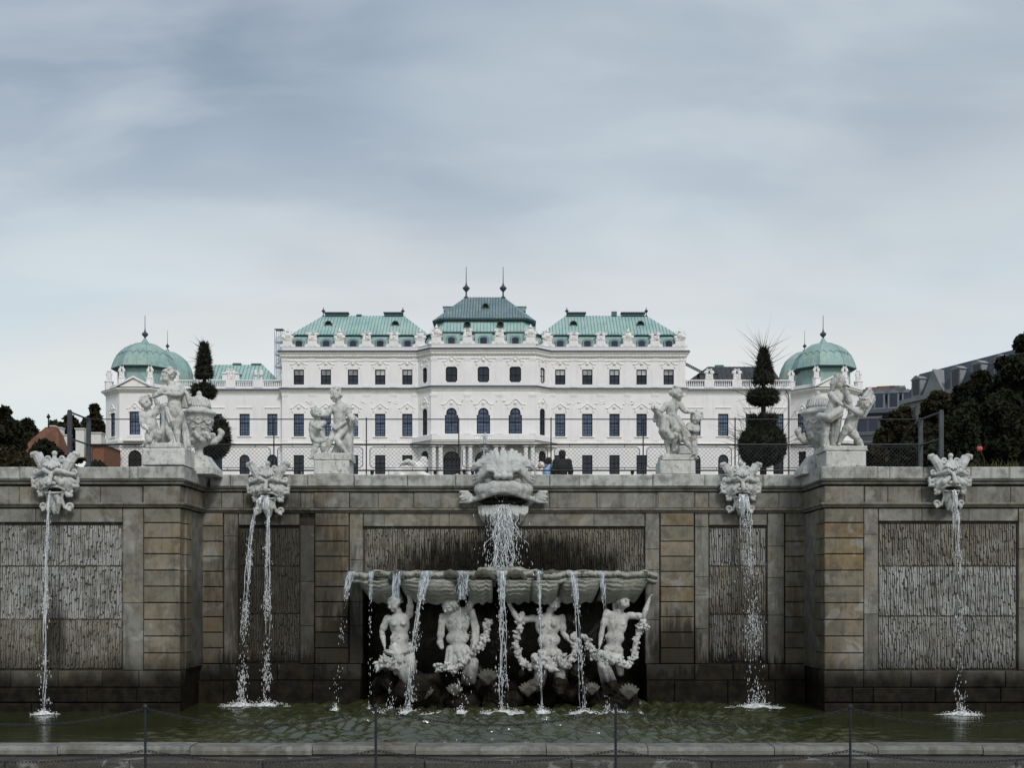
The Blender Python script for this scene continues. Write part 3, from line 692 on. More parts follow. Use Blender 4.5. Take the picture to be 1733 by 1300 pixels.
for a, b, pxs in ((pW0, pW1, wl_px), (pE0, pE1, [818.7 * 2 - p for p in wl_px[::-1]])):
    ops = []
    for p in pxs:
        u = wx(p) - a[0]
        for q in (UP, MN, GR): ops.append((u, q['s'], q['w'], q['h'], 'rect'))
    facade('wall', a, b, G0, ZT, ops)
    for p in pxs:
        u = wx(p) - a[0]
        o = window(a, b, u, UP['s'], UP['w'], UP['h'], 'rect', 2, [(.62, .09), (.81, .022), (.3, .022)], 'glass_dark', sill=False)
        mb = MB(); 
        if 'blind' not in WMESH:
            mb.box(-.82, .82, .10, .13, UP['h'] * .65, UP['h'] - .13); WMESH['blind'] = mb.mesh('blind', M['glass_pale'])
            # the blind hangs just behind the upper lights
        q = bpy.data.objects.new('blind', WMESH['blind']); C.objects.link(q); q.parent = o; q.location.y = -.035
        window(a, b, u, MN['s'], MN['w'], MN['h'], 'rect', 4, [(.585, .10), (.79, .022), (.29, .022), (.44, .022), (.15, .022)])
        window(a, b, u, GR['s'], GR['w'], GR['h'], 'rect', 2, [(.58, .10), (.8, .022), (.3, .022)], 'glass_dark')
        hood(a, b, u, zp(617.5), 3.2, .62, 'curve'); hood(a, b, u, zp(692), 3.2, .85, 'point')
# centre pavilion of the main block
cpx = [764.7, 818.7, 872.7]
Ccu = [(AX + (p - 818.7) * YC / FP) - pC0[0] for p in cpx]
def zc(py): return Z(py, YC)
ops = [(u, zc(647), 2.1, zc(620.5) - zc(647), 'notch') for u in Ccu] + [(u, zc(734.2), 2.42, zc(690.3) - zc(734.2), 'shoulder') for u in Ccu]
BAL = zc(748)
facade('wall', pC0, pC1, BAL, ZT, ops)
for u in Ccu:
    window(pC0, pC1, u, zc(647), 2.1, zc(620.5) - zc(647), 'notch', 2, [(.47, .06)], 'glass_dark', sill=False)
    window(pC0, pC1, u, zc(734.2), 2.42, zc(690.3) - zc(734.2), 'shoulder', 4, [(.45, .11), (.79, .07), (.62, .022), (.3, .022), (.15, .022)], sill=False)
    hood(pC0, pC1, u, zc(612), 3.3, .9, 'curve'); hood(pC0, pC1, u, zc(685.5), 3.7, 1.0, 'curve')
for a, b in ((pW1, pC0), (pC1, pE0)):
    L = (Vector(b) - Vector(a)).length; u = L / 2; zz = lambda py: Z(py, 198.8)
    facade('wall', a, b, G0, ZT, [(u, zz(648.5), 1.25, zz(622.5) - zz(648.5), 'notch'), (u, zz(737), 1.35, zz(691.5) - zz(737), 'arch'), (u, zz(803), 1.9, zz(763.5) - zz(803), 'arch')])
    window(a, b, u, zz(648.5), 1.25, zz(622.5) - zz(648.5), 'notch', 2, [(.47, .06)], 'glass_dark' if a is pW1 else 'glass_pale', sill=False)
    window(a, b, u, zz(737), 1.35, zz(691.5) - zz(737), 'arch', 2, [(.45, .1), (.8, .05)], 'glass_dark')
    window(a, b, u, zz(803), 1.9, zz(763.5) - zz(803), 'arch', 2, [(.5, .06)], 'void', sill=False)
    hood(a, b, u, zz(613.5), 2.2, 1.0, 'curve'); hood(a, b, u, zz(684.5), 2.3, 1.1, 'point')
# recessed porch below the balcony
yp = YC + .9; pa, pb = (AX - 9.42, yp), (AX + 9.42, yp)
ops = [(u, zc(803), 3.15, zc(762.8) - zc(803), 'arch') for u in Ccu]; facade('porch_wall', pa, pb, G0, BAL, ops, .5)
for u in Ccu: window(pa, pb, u, zc(803), 3.15, zc(762.8) - zc(803), 'arch', 4, [(.66, .09), (.4, .03)], 'glass_dark', .4, False)
zc2 = lambda py: Z(py, 195.6)
slab = [(pW1[0] - 1.2, YP - .05), (AX - 9.3, 195.4), (AX + 9.3, 195.4), (pE0[0] + 1.2, YP - .05)]
mb = MB(); mb.plate(slab, zc2(751.5), zc2(748.2)); mb.plate([(p[0] * 1, p[1] - .25) for p in slab], zc2(748.0), zc2(746.2)); mb.build('balcony_slab', M['trim'], PAL)
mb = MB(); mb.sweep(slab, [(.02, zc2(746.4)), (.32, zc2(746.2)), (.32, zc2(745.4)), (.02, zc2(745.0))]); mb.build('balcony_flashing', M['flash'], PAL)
mb = MB(); T0, T1 = zc2(745.2), zc2(736.2)
for x0, x1 in ((-9.2, -1.75), (1.75, 9.2)): mb.box(AX + x0, AX + x1, 195.5, 195.8, T0, T1)
for a, b in ((slab[0], slab[1]), (slab[2], slab[3])):
    q = MB(frame_xf(a, b)); q.box(.1, (Vector(b) - Vector(a)).length - .1, .12, .40, T0 - .01, T1 + .01); mb.v, mb.f, q2 = mb.v, mb.f, q; base = len(mb.v); mb.v += q.v; mb.f += [tuple(i + base for i in f) for f in q.f]
mb.box(AX - 1.75, AX + 1.75, 195.45, 195.85, T1 - .14, T1 + .02); mb.box(AX - .22, AX + .22, 195.47, 195.83, T0, T1 - .1)
for k in range(4):
    for s in (-1, 1): mb.lathe([(.05, T0), (.11, T0 + .3), (.05, T0 + .7), (.07, T1 - .1)], (AX + s * (.48 + k * .36), 195.65), 6)
mb.build('balcony_parapet', M['palace'], PAL)
for xx in (-8.3, -2.95, 2.95, 8.3):
    mb = MB()
    for s in (-.62, .62):
        mb.lathe([(.62, G0), (.62, G0 + 1.2), (.42, G0 + 1.5), (.40, zc2(762)), (.36, zc2(757)), (.5, zc2(756.5)), (.62, zc2(754.6))], (AX + xx + s, 196.0), 12)
    mb.box(AX + xx - 1.35, AX + xx + 1.35, 195.55, 196.8, zc2(754.5), zc2(751.6)); mb.build('porch_column', M['palace'], PAL)
# low wings and pavilions
YL = 201.2
def wxl(px): return AX + (px - 818.7) * YL / FP
def zl(py): return Z(py, YL)
lpx = [320.2, 367, 413.6, 460.6]
ZL = zl(662)
LWs = (((wxl(300), YL), (wxl(478.5), YL), lpx), ((wxl(1159), YL), (wxl(1337.5), YL), [818.7 * 2 - p for p in lpx[::-1]]))
for a, b, pxs in LWs:
    ops = []
    for p in pxs: u = wxl(p) - a[0]; ops += [(u, zl(737.8), 1.9, zl(700.5) - zl(737.8), 'rect'), (u, zl(803), 1.9, zl(769.5) - zl(803), 'arch')]
    facade('wing_wall', a, b, G0 - 3, ZL, ops)
    for p in pxs:
        u = wxl(p) - a[0]
        window(a, b, u, zl(737.8), 1.9, zl(700.5) - zl(737.8), 'rect', 4, [(.585, .10), (.79, .022), (.29, .022), (.44, .022), (.15, .022)])
        window(a, b, u, zl(803), 1.9, zl(769.5) - zl(803), 'arch', 2, [(.62, .08), (.3, .022)], 'glass_dark'); hood(a, b, u, zl(691), 2.9, 0, 'flat')
# stucco between the windows, pilaster strips and plain bands
mb = MB()
def stucco(x, y, z):
    for k in range(7): mb.blob((x + random.uniform(-1.0, 1.0), y - .02, z + random.uniform(-.28, .28)), (random.uniform(.15, .34), .10, random.uniform(.08, .2)), 6, .3)
for pxs in (wl_px, [818.7 * 2 - p for p in wl_px]):
    for p in pxs[:-1]: q = 23 if p < 818 else -23; stucco(wx(p + q), YP, zp(682))
for p in (791.7, 845.7): stucco(AX + (p - 818.7) * YC / FP, YC, zc(678))
o = mb.build('stucco_ornament', M['trim'], PAL, smooth=True); o['kind'] = 'stuff'
PILM = {}
def pilaster(x, y, z0, z1, w=1.1):
    k = (round(z1 - z0, 2), w)
    if k not in PILM:
        h = z1 - z0; m = MB(); m.box(-w / 2, w / 2, -.05, .02, .5, h - .6); m.box(-w / 2 - .08, w / 2 + .08, -.08, .02, 0, .5); m.box(-w / 2 - .06, w / 2 + .06, -.08, .02, h - .45, h - .25); m.box(-w / 2 - .1, w / 2 + .1, -.11, .02, h - .25, h); PILM[k] = m.mesh('pilaster', M['palace'])
    link('pilaster', PILM[k], PAL, (x, y, z0))
edges = [482.5, 528.6, 574.5, 620.4, 666.4, 703]
for e in edges:
    for p in (e, 818.7 * 2 - e):
        pilaster(wx(p), YP, zp(655.8), zp(606)); pilaster(wx(p), YP, zp(747), zp(667))
for p in (735, 791.7, 845.7, 902.4):
    pilaster(AX + (p - 818.7) * YC / FP, YC, zc(655.5), zc(606)); pilaster(AX + (p - 818.7) * YC / FP, YC, zc(735), zc(667))
# cornices of the main block
back = 217
MAIN = [(pW0[0], back), pW0, pW1, pC0, pC1, pE0, pE1, (pE1[0], back)]
def psweep(name, path, prof, mat): mb = MB(); mb.sweep(path, prof); return mb.build(name, M[mat], PAL)
psweep('cornice', MAIN, [(-.1, zp(605)), (.25, zp(604.6)), (.30, zp(603)), (.40, zp(602.4)), (.44, zp(600.4)), (.62, zp(599.2)), (.68, zp(597.7)), (-.1, zp(597.6))], 'trim')
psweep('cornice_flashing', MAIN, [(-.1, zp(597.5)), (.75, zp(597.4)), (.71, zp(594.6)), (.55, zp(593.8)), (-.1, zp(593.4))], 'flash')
mb = MB()
for a, b in zip(MAIN[1:-2], MAIN[2:-1]):
    q = MB(frame_xf(a, b)); L = (Vector(b) - Vector(a)).length; n = int(L / .62)
    for k in range(n): u = (k + .5) * L / n; q.box(u - .15, u + .15, -.42, .0, zp(604.2), zp(602.6))
    base = len(mb.v); mb.v += q.v; mb.f += [tuple(i + base for i in f) for f in q.f]
o = mb.build('dentil', M['trim'], PAL); o['kind'] = 'stuff'
psweep('architrave', MAIN, [(-.05, zp(612)), (.08, zp(612)), (.14, zp(611)), (.14, zp(610.4)), (-.05, zp(610))], 'palace')
MIDP = [LWs[0][0], (pW0[0] - .001, YL), pW0, pW1, pC0, pC1, pE0, pE1, (pE1[0] + .001, YL), LWs[1][1]]
psweep('middle_cornice', MIDP, [(-.1, zp(666)), (.10, zp(665.5)), (.14, zp(664)), (.30, zp(662.5)), (.5, zp(660.4)), (-.1, zp(660.2))], 'trim')
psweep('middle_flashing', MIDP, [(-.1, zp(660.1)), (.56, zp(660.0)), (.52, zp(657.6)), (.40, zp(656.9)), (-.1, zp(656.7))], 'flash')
psweep('string_course', [LWs[0][0], (pW0[0] - .001, YL), pW0, (wx(690), YP)], [(-.05, zp(752)), (.22, zp(751.6)), (.26, zp(749.8)), (-.05, zp(748.6))], 'trim')
psweep('string_course', [(wx(947), YP), pE1, (pE1[0] + .001, YL), LWs[1][1]], [(-.05, zp(752)), (.22, zp(751.6)), (.26, zp(749.8)), (-.05, zp(748.6))], 'trim')
# sides, back and closing volumes
mb = MB()
for a, b in (((pW0[0], back), pW0), (pE1, (pE1[0], back)), ((pE1[0], back), (pW0[0], back))):
    mb.add([(a[0], a[1], G0), (b[0], b[1], G0), (b[0], b[1], ZT), (a[0], a[1], ZT)], [(0, 1, 2, 3)])
for a, b, _ in LWs:
    for p, q in ((a, (a[0], 214)), (b, (b[0], 214)), ((a[0], 214), (b[0], 214))): mb.add([(p[0], p[1], G0 - 3), (q[0], q[1], G0 - 3), (q[0], q[1], ZL), (p[0], p[1], ZL)], [(0, 1, 2, 3)])
    mb.add([(a[0], a[1], ZL + .5), (b[0], b[1], ZL + .5), (b[0], 214, ZL + .5), (a[0], 214, ZL + .5)], [(0, 1, 2, 3)])
mb.build('side_wall', M['palace'], PAL)
mb = MB(); mb.plate([(p[0], p[1]) for p in MAIN], zp(600), zp(594)); mb.build('attic_floor', M['palace'], PAL)
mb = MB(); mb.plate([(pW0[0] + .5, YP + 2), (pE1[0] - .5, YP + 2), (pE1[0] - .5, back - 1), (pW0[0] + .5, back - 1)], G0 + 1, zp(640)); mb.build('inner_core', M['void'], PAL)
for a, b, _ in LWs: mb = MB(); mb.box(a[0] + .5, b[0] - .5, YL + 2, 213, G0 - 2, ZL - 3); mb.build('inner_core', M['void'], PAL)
# attic parapet with pedestals
psweep('attic_parapet', MAIN, [(-.45, zp(593.3)), (-.02, zp(593.3)), (-.02, zp(588.2)), (.06, zp(588)), (.06, zp(587)), (-.45, zp(587))], 'palace')
PEDM = MB(); PEDM.box(-.85, .85, -.05, .5, 0, zp(576.2) - zp(587.2)); PEDM.box(-.97, .97, -.13, .55, zp(576.2) - zp(587.2), zp(574.8) - zp(587.2))
for s in (-.45, .45): PEDM.box(s - .3, s + .3, -.1, .0, .15, zp(577.5) - zp(587.2))
for s in (-1, 1):
    PEDM.prism([(s * .85, 0), (s * 1.35, 0), (s * 1.42, .3), (s * 1.2, .5), (s * .92, .55), (s * .85, .8)], 0, .4)
PEDM = PEDM.mesh('parapet_pedestal', M['palace'])
STAT = []                                                     # where roof figures stand: (x, y, z, face)
for e in (486.5, 528.6, 574.5, 620.4, 666.4, 711):
    for p in (e, 818.7 * 2 - e):
        link('parapet_pedestal', PEDM, PAL, (wx(p), YP - .02, zp(587.2)), 0, (1, 1, 1)); STAT.append((wx(p), YP + .2, zp(574.8), p, e in (486.5, 711, 574.5)))
for p in (739, 791.7, 845.7, 898.4):
    x = AX + (p - 818.7) * YC / FP; link('parapet_pedestal', PEDM, PAL, (x, YC - .02, zp(587.2)), 0, (1.0, 1, 1.12)); STAT.append((x, YC + .2, zp(574.8) + .15, p, p in (739, 898.4)))
# ------------------------------------------------------------------ roofs
def seams(quad, n, w=.055, h=.07):
    """standing seams up a roof plane given as (bottom left, bottom right, top right, top left)"""
    a, b, c, d = [Vector(p) for p in quad]; nr = (b - a).cross(d - a).normalized(); m = MB()
    if nr.z < 0: nr = -nr
    for k in range(n + 1):
        t = k / n; p = a.lerp(b, t)
        # run straight up the slope, clipped by the hips
        up = ((d + c) / 2 - (a + b) / 2); up = up - (b - a).normalized() * up.dot((b - a).normalized())
        tl = 1.0; x = (p - a).dot((b - a).normalized()); dl = (d - a).dot((b - a).normalized()); dr = (b - a).length - (c - a).dot((b - a).normalized())
        if dl > 0 and x < dl: tl = min(tl, x / dl)
        if dr > 0 and (b - a).length - x < dr: tl = min(tl, ((b - a).length - x) / dr)
        if tl < .05: continue
        q = p + up * tl; e = (b - a).normalized() * w
        m.add([tuple(p - e), tuple(p + e), tuple(q + e), tuple(q - e), tuple(p - e + nr * h), tuple(p + e + nr * h), tuple(q + e + nr * h), tuple(q - e + nr * h)], [(4, 5, 6, 7), (0, 1, 5, 4), (1, 2, 6, 5), (2, 3, 7, 6), (3, 0, 4, 7)])
    return m
def hip(x0, x1, y0, y1, z0, rx0, rx1, ry, z1): return [[(x0, y0, z0), (x1, y0, z0), (rx1, ry, z1), (rx0, ry, z1)], [(x1, y0, z0), (x1, y1, z0), (rx1, ry, z1), (rx1, ry, z1)], [(x1, y1, z0), (x0, y1, z0), (rx0, ry, z1), (rx1, ry, z1)], [(x0, y1, z0), (x0, y0, z0), (rx0, ry, z1), (rx0, ry, z1)]]
def put(mb, quads):
    for q in quads: mb.add(q, [tuple(dict.fromkeys(range(4)))] if q[2] != q[3] else [(0, 1, 2)])
DORM = {}
def dormer(x, y, z, big):
    """copper dormer: cheeks, curved head and a dark casement"""
    if big not in DORM:
        w = .95; h = 1.55
        m = MB(); n = 10; P = [(-w - .22, 0), (w + .22, 0), (w + .22, h * .62), (w + .36, h * .72)] + [((w + .36) * math.cos(math.pi * i / n) * (.98 if i else 1), h * .72 + .62 * (math.sin(math.pi * i / n) ** .8)) for i in range(1, n)] + [(-w - .36, h * .72), (-w - .22, h * .62)]
        m.prism([(p * .78, q) for p, q in P], 0, 3.2); a = m.mesh('dormer', M['copper_old'])
        f = MB(); f.add([(p * .50, -.02, .10 + q * .74) for p, q in P], [tuple(range(len(P)))]); f = f.mesh('dormer_window', M['glass_dark'], fix=False)
        c = MB(); c.box(-w * 1.65, w * 1.65, .22, 3.3, 0, h * 1.34); c = c.mesh('dormer_cheek', M['copper'])
        DORM[big] = (a, f, c)
    a, f, c = DORM[big]; o = link('dormer', a, PAL, (x, y, z))
    for nm, me in (('dormer_window', f), ('dormer_cheek', c)): q = bpy.data.objects.new(nm, me); C.objects.link(q); q.parent = o
OCU = MB()
OCU.lathe([(.62, 0), (.72, .1), (.62, .5), (.42, .55)], n=16, cap=False); OCU = None
def oculus(x, y, z, r=.55):
    m = MB(lambda p: (x + p[0], y + p[2] * -1, z + p[1])); m.lathe([(r * 1.35, -1.0), (r * 1.35, .35), (r * 1.2, .45), (r, .40), (r, .1)], (0, 0), 16, cap=False); o = m.build('roof_oculus', M['copper_dark_shade'], PAL)
    m = MB(lambda p: (x + p[0], y + p[2] * -1, z + p[1])); m.lathe([(r, .12), (.01, .13)], (0, 0), 16, cap=False); q = m.build('oculus_opening', M['void'], o)
def finial(x, y, z, s, tip, name='finial', mat='flash'):
    m = MB(); m.lathe([(r_ * s, z + h_ * s) for r_, h_ in ((.5, 0), (.42, .12), (.16, .35), (.13, 1.0), (.2, 1.15), (.62, 1.65), (.66, 1.85), (.3, 2.15), (.14, 2.5), (.08, 2.9))] + [(.05 * s, z + max(tip, 3 * s))], (x, y), 10); m.build(name, M[mat], PAL)
for side in (-1, 1):
    fx = lambda p: AX + side * (818.7 - p) * -1 * YP / FP if side < 0 else AX + (818.7 - p) * YP / FP
    xs_ = lambda p, Y: AX + (p - 818.7 if side < 0 else 818.7 - p) * Y / FP
    X0, X1 = sorted((xs_(492, 202), xs_(724, 202))); r0, r1 = sorted((xs_(545, 208), xs_(682, 208)))
    ze = Z(566.3, 202); zrg = Z(534.6, 208)
    m = MB(); put(m, hip(X0, X1, 201.9, 214.1, ze, r0, r1, 208, zrg)); rf = m.build('roof', M['copper'], PAL)
    sm = seams([(X0, 201.9, ze), (X1, 201.9, ze), (r1, 208, zrg), (r0, 208, zrg)], 42); sm.build('roof_seam', M['copper_old'], rf, kind='stuff')
    m = MB(); m.box(X0 + .1, X1 - .1, 201.95, 214, ze - .16, ze - .01); m.build('eaves', M['copper_dark_shade'], PAL)  # dark strip painting the shadow under the roof edge
    m = MB(); m.loft([[(X0 + .4, 201.4, zp(594)), (X1 - .4, 201.4, zp(594)), (X1 - .4, 214.5, zp(594)), (X0 + .4, 214.5, zp(594))], [(X0 + .7, 202.7, ze - .2), (X1 - .7, 202.7, ze - .2), (X1 - .7, 213.5, ze - .2), (X0 + .7, 213.5, ze - .2)]]); m.build('mansard', M['copper'], PAL)
    for p in wl_px: dormer(xs_(p, YP + .7), YP + .72, zp(587.6), 1)
    for p in (554.7, 668): oculus(xs_(p, 204.8), 204.95, Z(550, 205))
    for p in (545.5, 680): finial(xs_(p, 208), 208, zrg - .05, .55, 1.75)
    for a, b in ((549, 587.6), (649, 679)):
        a, b = sorted((xs_(a, 208), xs_(b, 208))); m = MB(); m.box(a, b, 207.5, 208.5, zrg - .1, zrg + .38); m.box(a - .15, b + .15, 207.2, 208.8, zrg + .38, zrg + .55); m.build('ridge_vent', M['copper_dark_shade'], PAL)
    m = MB(); a = xs_(606 if side < 0 else 600, 208); m.box(a - .5, a + .5, 207.6, 208.4, zrg - .1, zrg + (.2 if side < 0 else .75)); m.build('chimney', M['copper_dark_shade'], PAL)
# centre roof, three tiers on a plan with canted corners
def cring(a, b, y0, y1, yb, z): return [(AX - b, yb, z), (AX - b, y1, z), (AX - a, y0, z), (AX + a, y0, z), (AX + b, y1, z), (AX + b, yb, z)]
m = MB(); m.loft([cring(9.0, 11.5, 199.0, 201.3, 215, zp(594)), cring(8.2, 10.4, 199.9, 202.4, 214, Z(562.4, 199.6))], cap=True); m.build('mansard', M['copper'], PAL)
m = MB(); m.loft([cring(8.6, 10.8, 199.4, 201.9, 214.4, Z(563.2, 199.4)), cring(8.6, 10.8, 199.4, 201.9, 214.4, Z(561.4, 199.4))], cap=True); m.build('eaves', M['copper_dark_shade'], PAL)
A1 = cring(8.0, 10.2, 199.5, 202.2, 214, Z(561.3, 199.6)); A2 = cring(7.0, 8.6, 201.6, 203.6, 212.5, Z(540.6, 201.6))
m = MB(); m.loft([A1, A2]); t2 = m.build('roof', M['copper'], PAL); seams([A1[2], A1[3], A2[3], A2[2]], 26).build('roof_seam', M['copper_old'], t2, kind='stuff')
m = MB(); m.loft([cring(7.9, 9.6, 200.6, 202.8, 213.5, Z(541.0, 200.6)), cring(8.0, 9.7, 200.5, 202.7, 213.6, Z(538.4, 200.6))], cap=True); m.build('eaves', M['copper_dark_shade'], PAL)
zt = Z(503.4, 207); B1 = cring(7.95, 9.65, 200.5, 202.7, 213.6, Z(538.3, 200.6)); B2 = [(AX - 3.72, 207, zt), (AX - 3.72, 207, zt), (AX - 3.71, 206.9, zt), (AX + 3.71, 206.9, zt), (AX + 3.72, 207, zt), (AX + 3.72, 207, zt)]
m = MB(); m.loft([B1, B2]); m.add([B1[0], B1[5], (AX + 3.72, 207.05, zt), (AX - 3.72, 207.05, zt)], [(0, 1, 2, 3)]); t3 = m.build('roof', M['copper_old'], PAL, fix=True)
seams([B1[2], B1[3], (AX + 3.71, 206.9, zt), (AX - 3.71, 206.9, zt)], 30, .05, .09).build('roof_seam', M['flash'], t3, kind='stuff')
oculus(AX + .25, 203.6, Z(520.5, 204), .5)
for p in (790.8, 846.7): oculus(AX + (p - 818.7) * 200 / FP, 200.3, Z(550, 200.4), .48)
for p in (788.7, 851.2): finial(AX + (p - 820) * 207 / FP, 207, zt - .1, 1.05, 5.9)
for s in (-1, 1): m = MB(); x = AX + s * 6.9; m.box(x - .9, x + .9, 206.2, 207.6, Z(526, 206), Z(519, 206)); m.box(x - 1.05, x + 1.05, 206.1, 207.7, Z(519, 206), Z(518, 206)); m.build('roof_dormer', M['copper_old'], PAL)
for p in (764.3, 818.7, 872.7): dormer(AX + (p - 818.7) * 198.3 / FP, YC + .7, Z(583.4, 198.3), 1)
# low wing balustrades and roofs
for (a, b, pxs), (rp0, rp1, col, side) in zip(LWs, ((352, 459, 'copper', -1), (1174, 1320, 'slate', 1))):
    m = MB(); z0, z1 = zl(655.5), zl(643); y = YL + .1
    m.box(a[0], b[0], y - .2, y + .25, z0 - .3, z0 + .18); m.box(a[0], b[0], y - .22, y + .27, z1 - .2, z1); n = int((b[0] - a[0]) / .34)
    peds = [wxl(p + 23.3) for p in pxs[:-1]]
    for k in range(n):
        x = a[0] + (k + .5) * (b[0] - a[0]) / n
        if min(abs(x - q) for q in peds) > .95: m.lathe([(.06, z0 + .15), (.135, z0 + .45), (.055, z0 + .85), (.09, z1 - .2)], (x, y), 6, cap=False)
    o = m.build('balustrade', M['palace'], PAL)
    for q in peds: m = MB(); m.box(q - .9, q + .9, y - .3, y + .33, z0 - .1, z1 + .05); m.build('balustrade_pier', M['palace'], o); STAT.append((q, y, z1 + .05, 818.7 + (q - AX) * FP / YL, False))
    zz0, zz1 = Z(648, 204), Z(617.6 if side < 0 else 620.8, 208); x0, x1 = wxl(rp0 - 10), wxl(rp1 + 10)
    rA, rB = (AX + (rp0 + (22 if side > 0 else 8) - 818.7) * 208 / FP, AX + (rp1 - 16 - 818.7) * 208 / FP)
    m = MB(); put(m, hip(x0, x1, 204, 212, zz0, rA, rB, 208, zz1)); rf = m.build('wing_roof', M[col], PAL); seams([(x0, 204, zz0), (x1, 204, zz0), (rB, 208, zz1), (rA, 208, zz1)], 20).build('roof_seam', M['copper_old' if col == 'copper' else col], rf, kind='stuff')
    m = MB(); q = wxl(385 if side < 0 else 1229); m.box(q - .8, q + .8, 207.8, 208.4, zz1 - .2, zz1 + .3); m.box(rB - 2.2, rB - .3, 207.8, 208.4, zz1 - .2, zz1 + .25); m.build('ridge_vent', M['copper_dark_shade'], PAL)
    m = MB(); q = wxl(rp0 + 30); m.box(q - 1.6, q + 1.6, 204.6, 206.6, zz0 - .3, zz0 + 1.8); m.prism([(q - 1.9, zz0 + 1.8), (q + 1.9, zz0 + 1.8), (q, zz0 + 2.5)], 204.4, 206.8); m.build('wing_dormer', M['palace' if side < 0 else 'slate'], PAL)
# octagonal corner pavilions
for side in (-1, 1):
    cxp = -69.2 if side < 0 else 58.6; ap = 6.85; cyp = 199.5 + ap; ph = math.pi / 8; rc = ap / math.cos(ph)
    cor = [(cxp + rc * math.sin(ph + k * math.pi / 4), cyp - rc * math.cos(ph + k * math.pi / 4)) for k in range(8)]   # 0 is the right end of the front face
    zq = lambda py: Z(py, 199.5)
    for k in range(8):
        a, b = cor[(k - 1) % 8], cor[k]; L = (Vector(b) - Vector(a)).length; front = k in (0, 1, 7)
        ops = []
        if front: ops = [(L / 2, zq(737), 2.0, zq(696.5) - zq(737), 'rect'), (L / 2, zq(803), 2.5 if k == 0 else 1.6, zq(762) - zq(803), 'arch' if k == 0 else 'rect')]
        facade('pavilion_wall', a, b, G0 - 3, zq(660), ops)
        if front:
            window(a, b, L / 2, zq(737), 2.0, zq(696.5) - zq(737), 'rect', 4, [(.585, .1), (.8, .022), (.4, .022), (.2, .022)]); hood(a, b, L / 2, zq(692), 3.0, .9, 'curve')
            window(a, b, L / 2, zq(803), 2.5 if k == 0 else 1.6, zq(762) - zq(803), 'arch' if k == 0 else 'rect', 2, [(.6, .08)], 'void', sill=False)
    ring = [cor[(k + 4) % 8] for k in range(9)]
    psweep('pavilion_cornice', ring[::1], [(-.1, zq(664)), (.2, zq(663.6)), (.3, zq(661.5)), (.7, zq(659.5)), (.75, zq(657.4)), (-.1, zq(657.4))], 'trim')
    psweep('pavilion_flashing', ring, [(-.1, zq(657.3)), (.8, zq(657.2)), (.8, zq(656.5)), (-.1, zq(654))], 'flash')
    psweep('pavilion_string', ring, [(-.05, zq(751)), (.4, zq(750.5)), (.5, zq(746)), (-.05, zq(745))], 'trim')
    m = MB(); 
    for k in range(8):
        x, y = cor[k]; d = Vector((x - cxp, y - cyp)).normalized(); x -= d.x * .6; y -= d.y * .6
        m.lathe([(.75, zq(655)), (.75, zq(640.5)), (.85, zq(640)), (.85, zq(638.6))], (x, y), 8, ph)
    for k in range(8):
        a, b = cor[(k - 1) % 8], cor[k]; q = MB(frame_xf(a, b)); L = (Vector(b) - Vector(a)).length; q.box(.2, L - .2, .3, .7, zq(655), zq(648)); base = len(m.v); m.v += q.v; m.f += [tuple(i + base for i in f) for f in q.f]
    m.build('pavilion_parapet', M['palace'], PAL)
    a, b = cor[7], cor[0]; q = MB(frame_xf(a, b)); L = (Vector(b) - Vector(a)).length
    q.prism([(.0, zq(655.5)), (L, zq(655.5)), (L * .5, zq(641.5))], -.55, .2); q.build('pediment', M['trim'], PAL)
    q = MB(frame_xf(a, b)); 
    for s in (0, 1):
        p0, p1 = ((-.4, zq(656)), (L / 2, zq(640.6))) if s == 0 else ((L / 2, zq(640.6)), (L + .4, zq(656)))
        q.prism([p0, p1, (p1[0], p1[1] + .35), (p0[0], p0[1] + .35)], -.9, .1)
    q.build('pediment_moulding', M['palace'], PAL)
    q = MB(frame_xf(a, b)); q.box(L / 2 - 1.9, L / 2 + 1.9, -1.4, .05, zq(748), zq(746)); q.box(L / 2 - 1.8, L / 2 + 1.8, -1.35, -1.2, zq(738.6), zq(737.6))
    for k in range(9): q.lathe([(.05, zq(746)), (.11, zq(743)), (.05, zq(738.6))], (L / 2 - 1.6 + k * .4, -1.28), 6, cap=False)
    q.build('pavilion_balcony', M['palace'], PAL)
    for k in (7, 0): x, y = cor[k]; d = Vector((x - cxp, y - cyp)).normalized(); STAT.append((x - d.x * .6, y - d.y * .6, zq(638.6), 818.7 + (x - AX) * FP / YP, False))
    for k in (6, 1): x, y = cor[k]; d = Vector((x - cxp, y - cyp)).normalized(); STAT.append((x - d.x * .6, y - d.y * .6, zq(638.6), 818.7 + (x - AX) * FP / YP, False))
    # drum and dome
    dz0 = Z(655, 206); dm = cxp + side * .45
    m = MB(); m.lathe([(5.0, dz0 - 1), (4.9, Z(632, 206)), (5.1, Z(630, 206))], (dm, cyp), 8, ph); m.build('dome_drum', M['copper_dome'], PAL)
    m = MB(); m.lathe([(5.3, Z(630.5, 206)), (6.1, Z(628.2, 206)), (6.1, Z(627, 206))], (dm, cyp), 8, ph); m.build('dome_eaves', M['copper_dark_shade'], PAL)
    pr = [(6.05, 626.9), (5.75, 618), (5.45, 611), (5.0, 604), (4.3, 596), (3.5, 590), (2.5, 585), (1.3, 582), (.8, 580.5), (.45, 576), (.3, 573)]
    m = MB(); m.lathe([(r, Z(p, 206)) for r, p in pr], (dm, cyp), 8, ph); dome = m.build('dome', M['copper_dome'], PAL, smooth=False)
    m = MB()
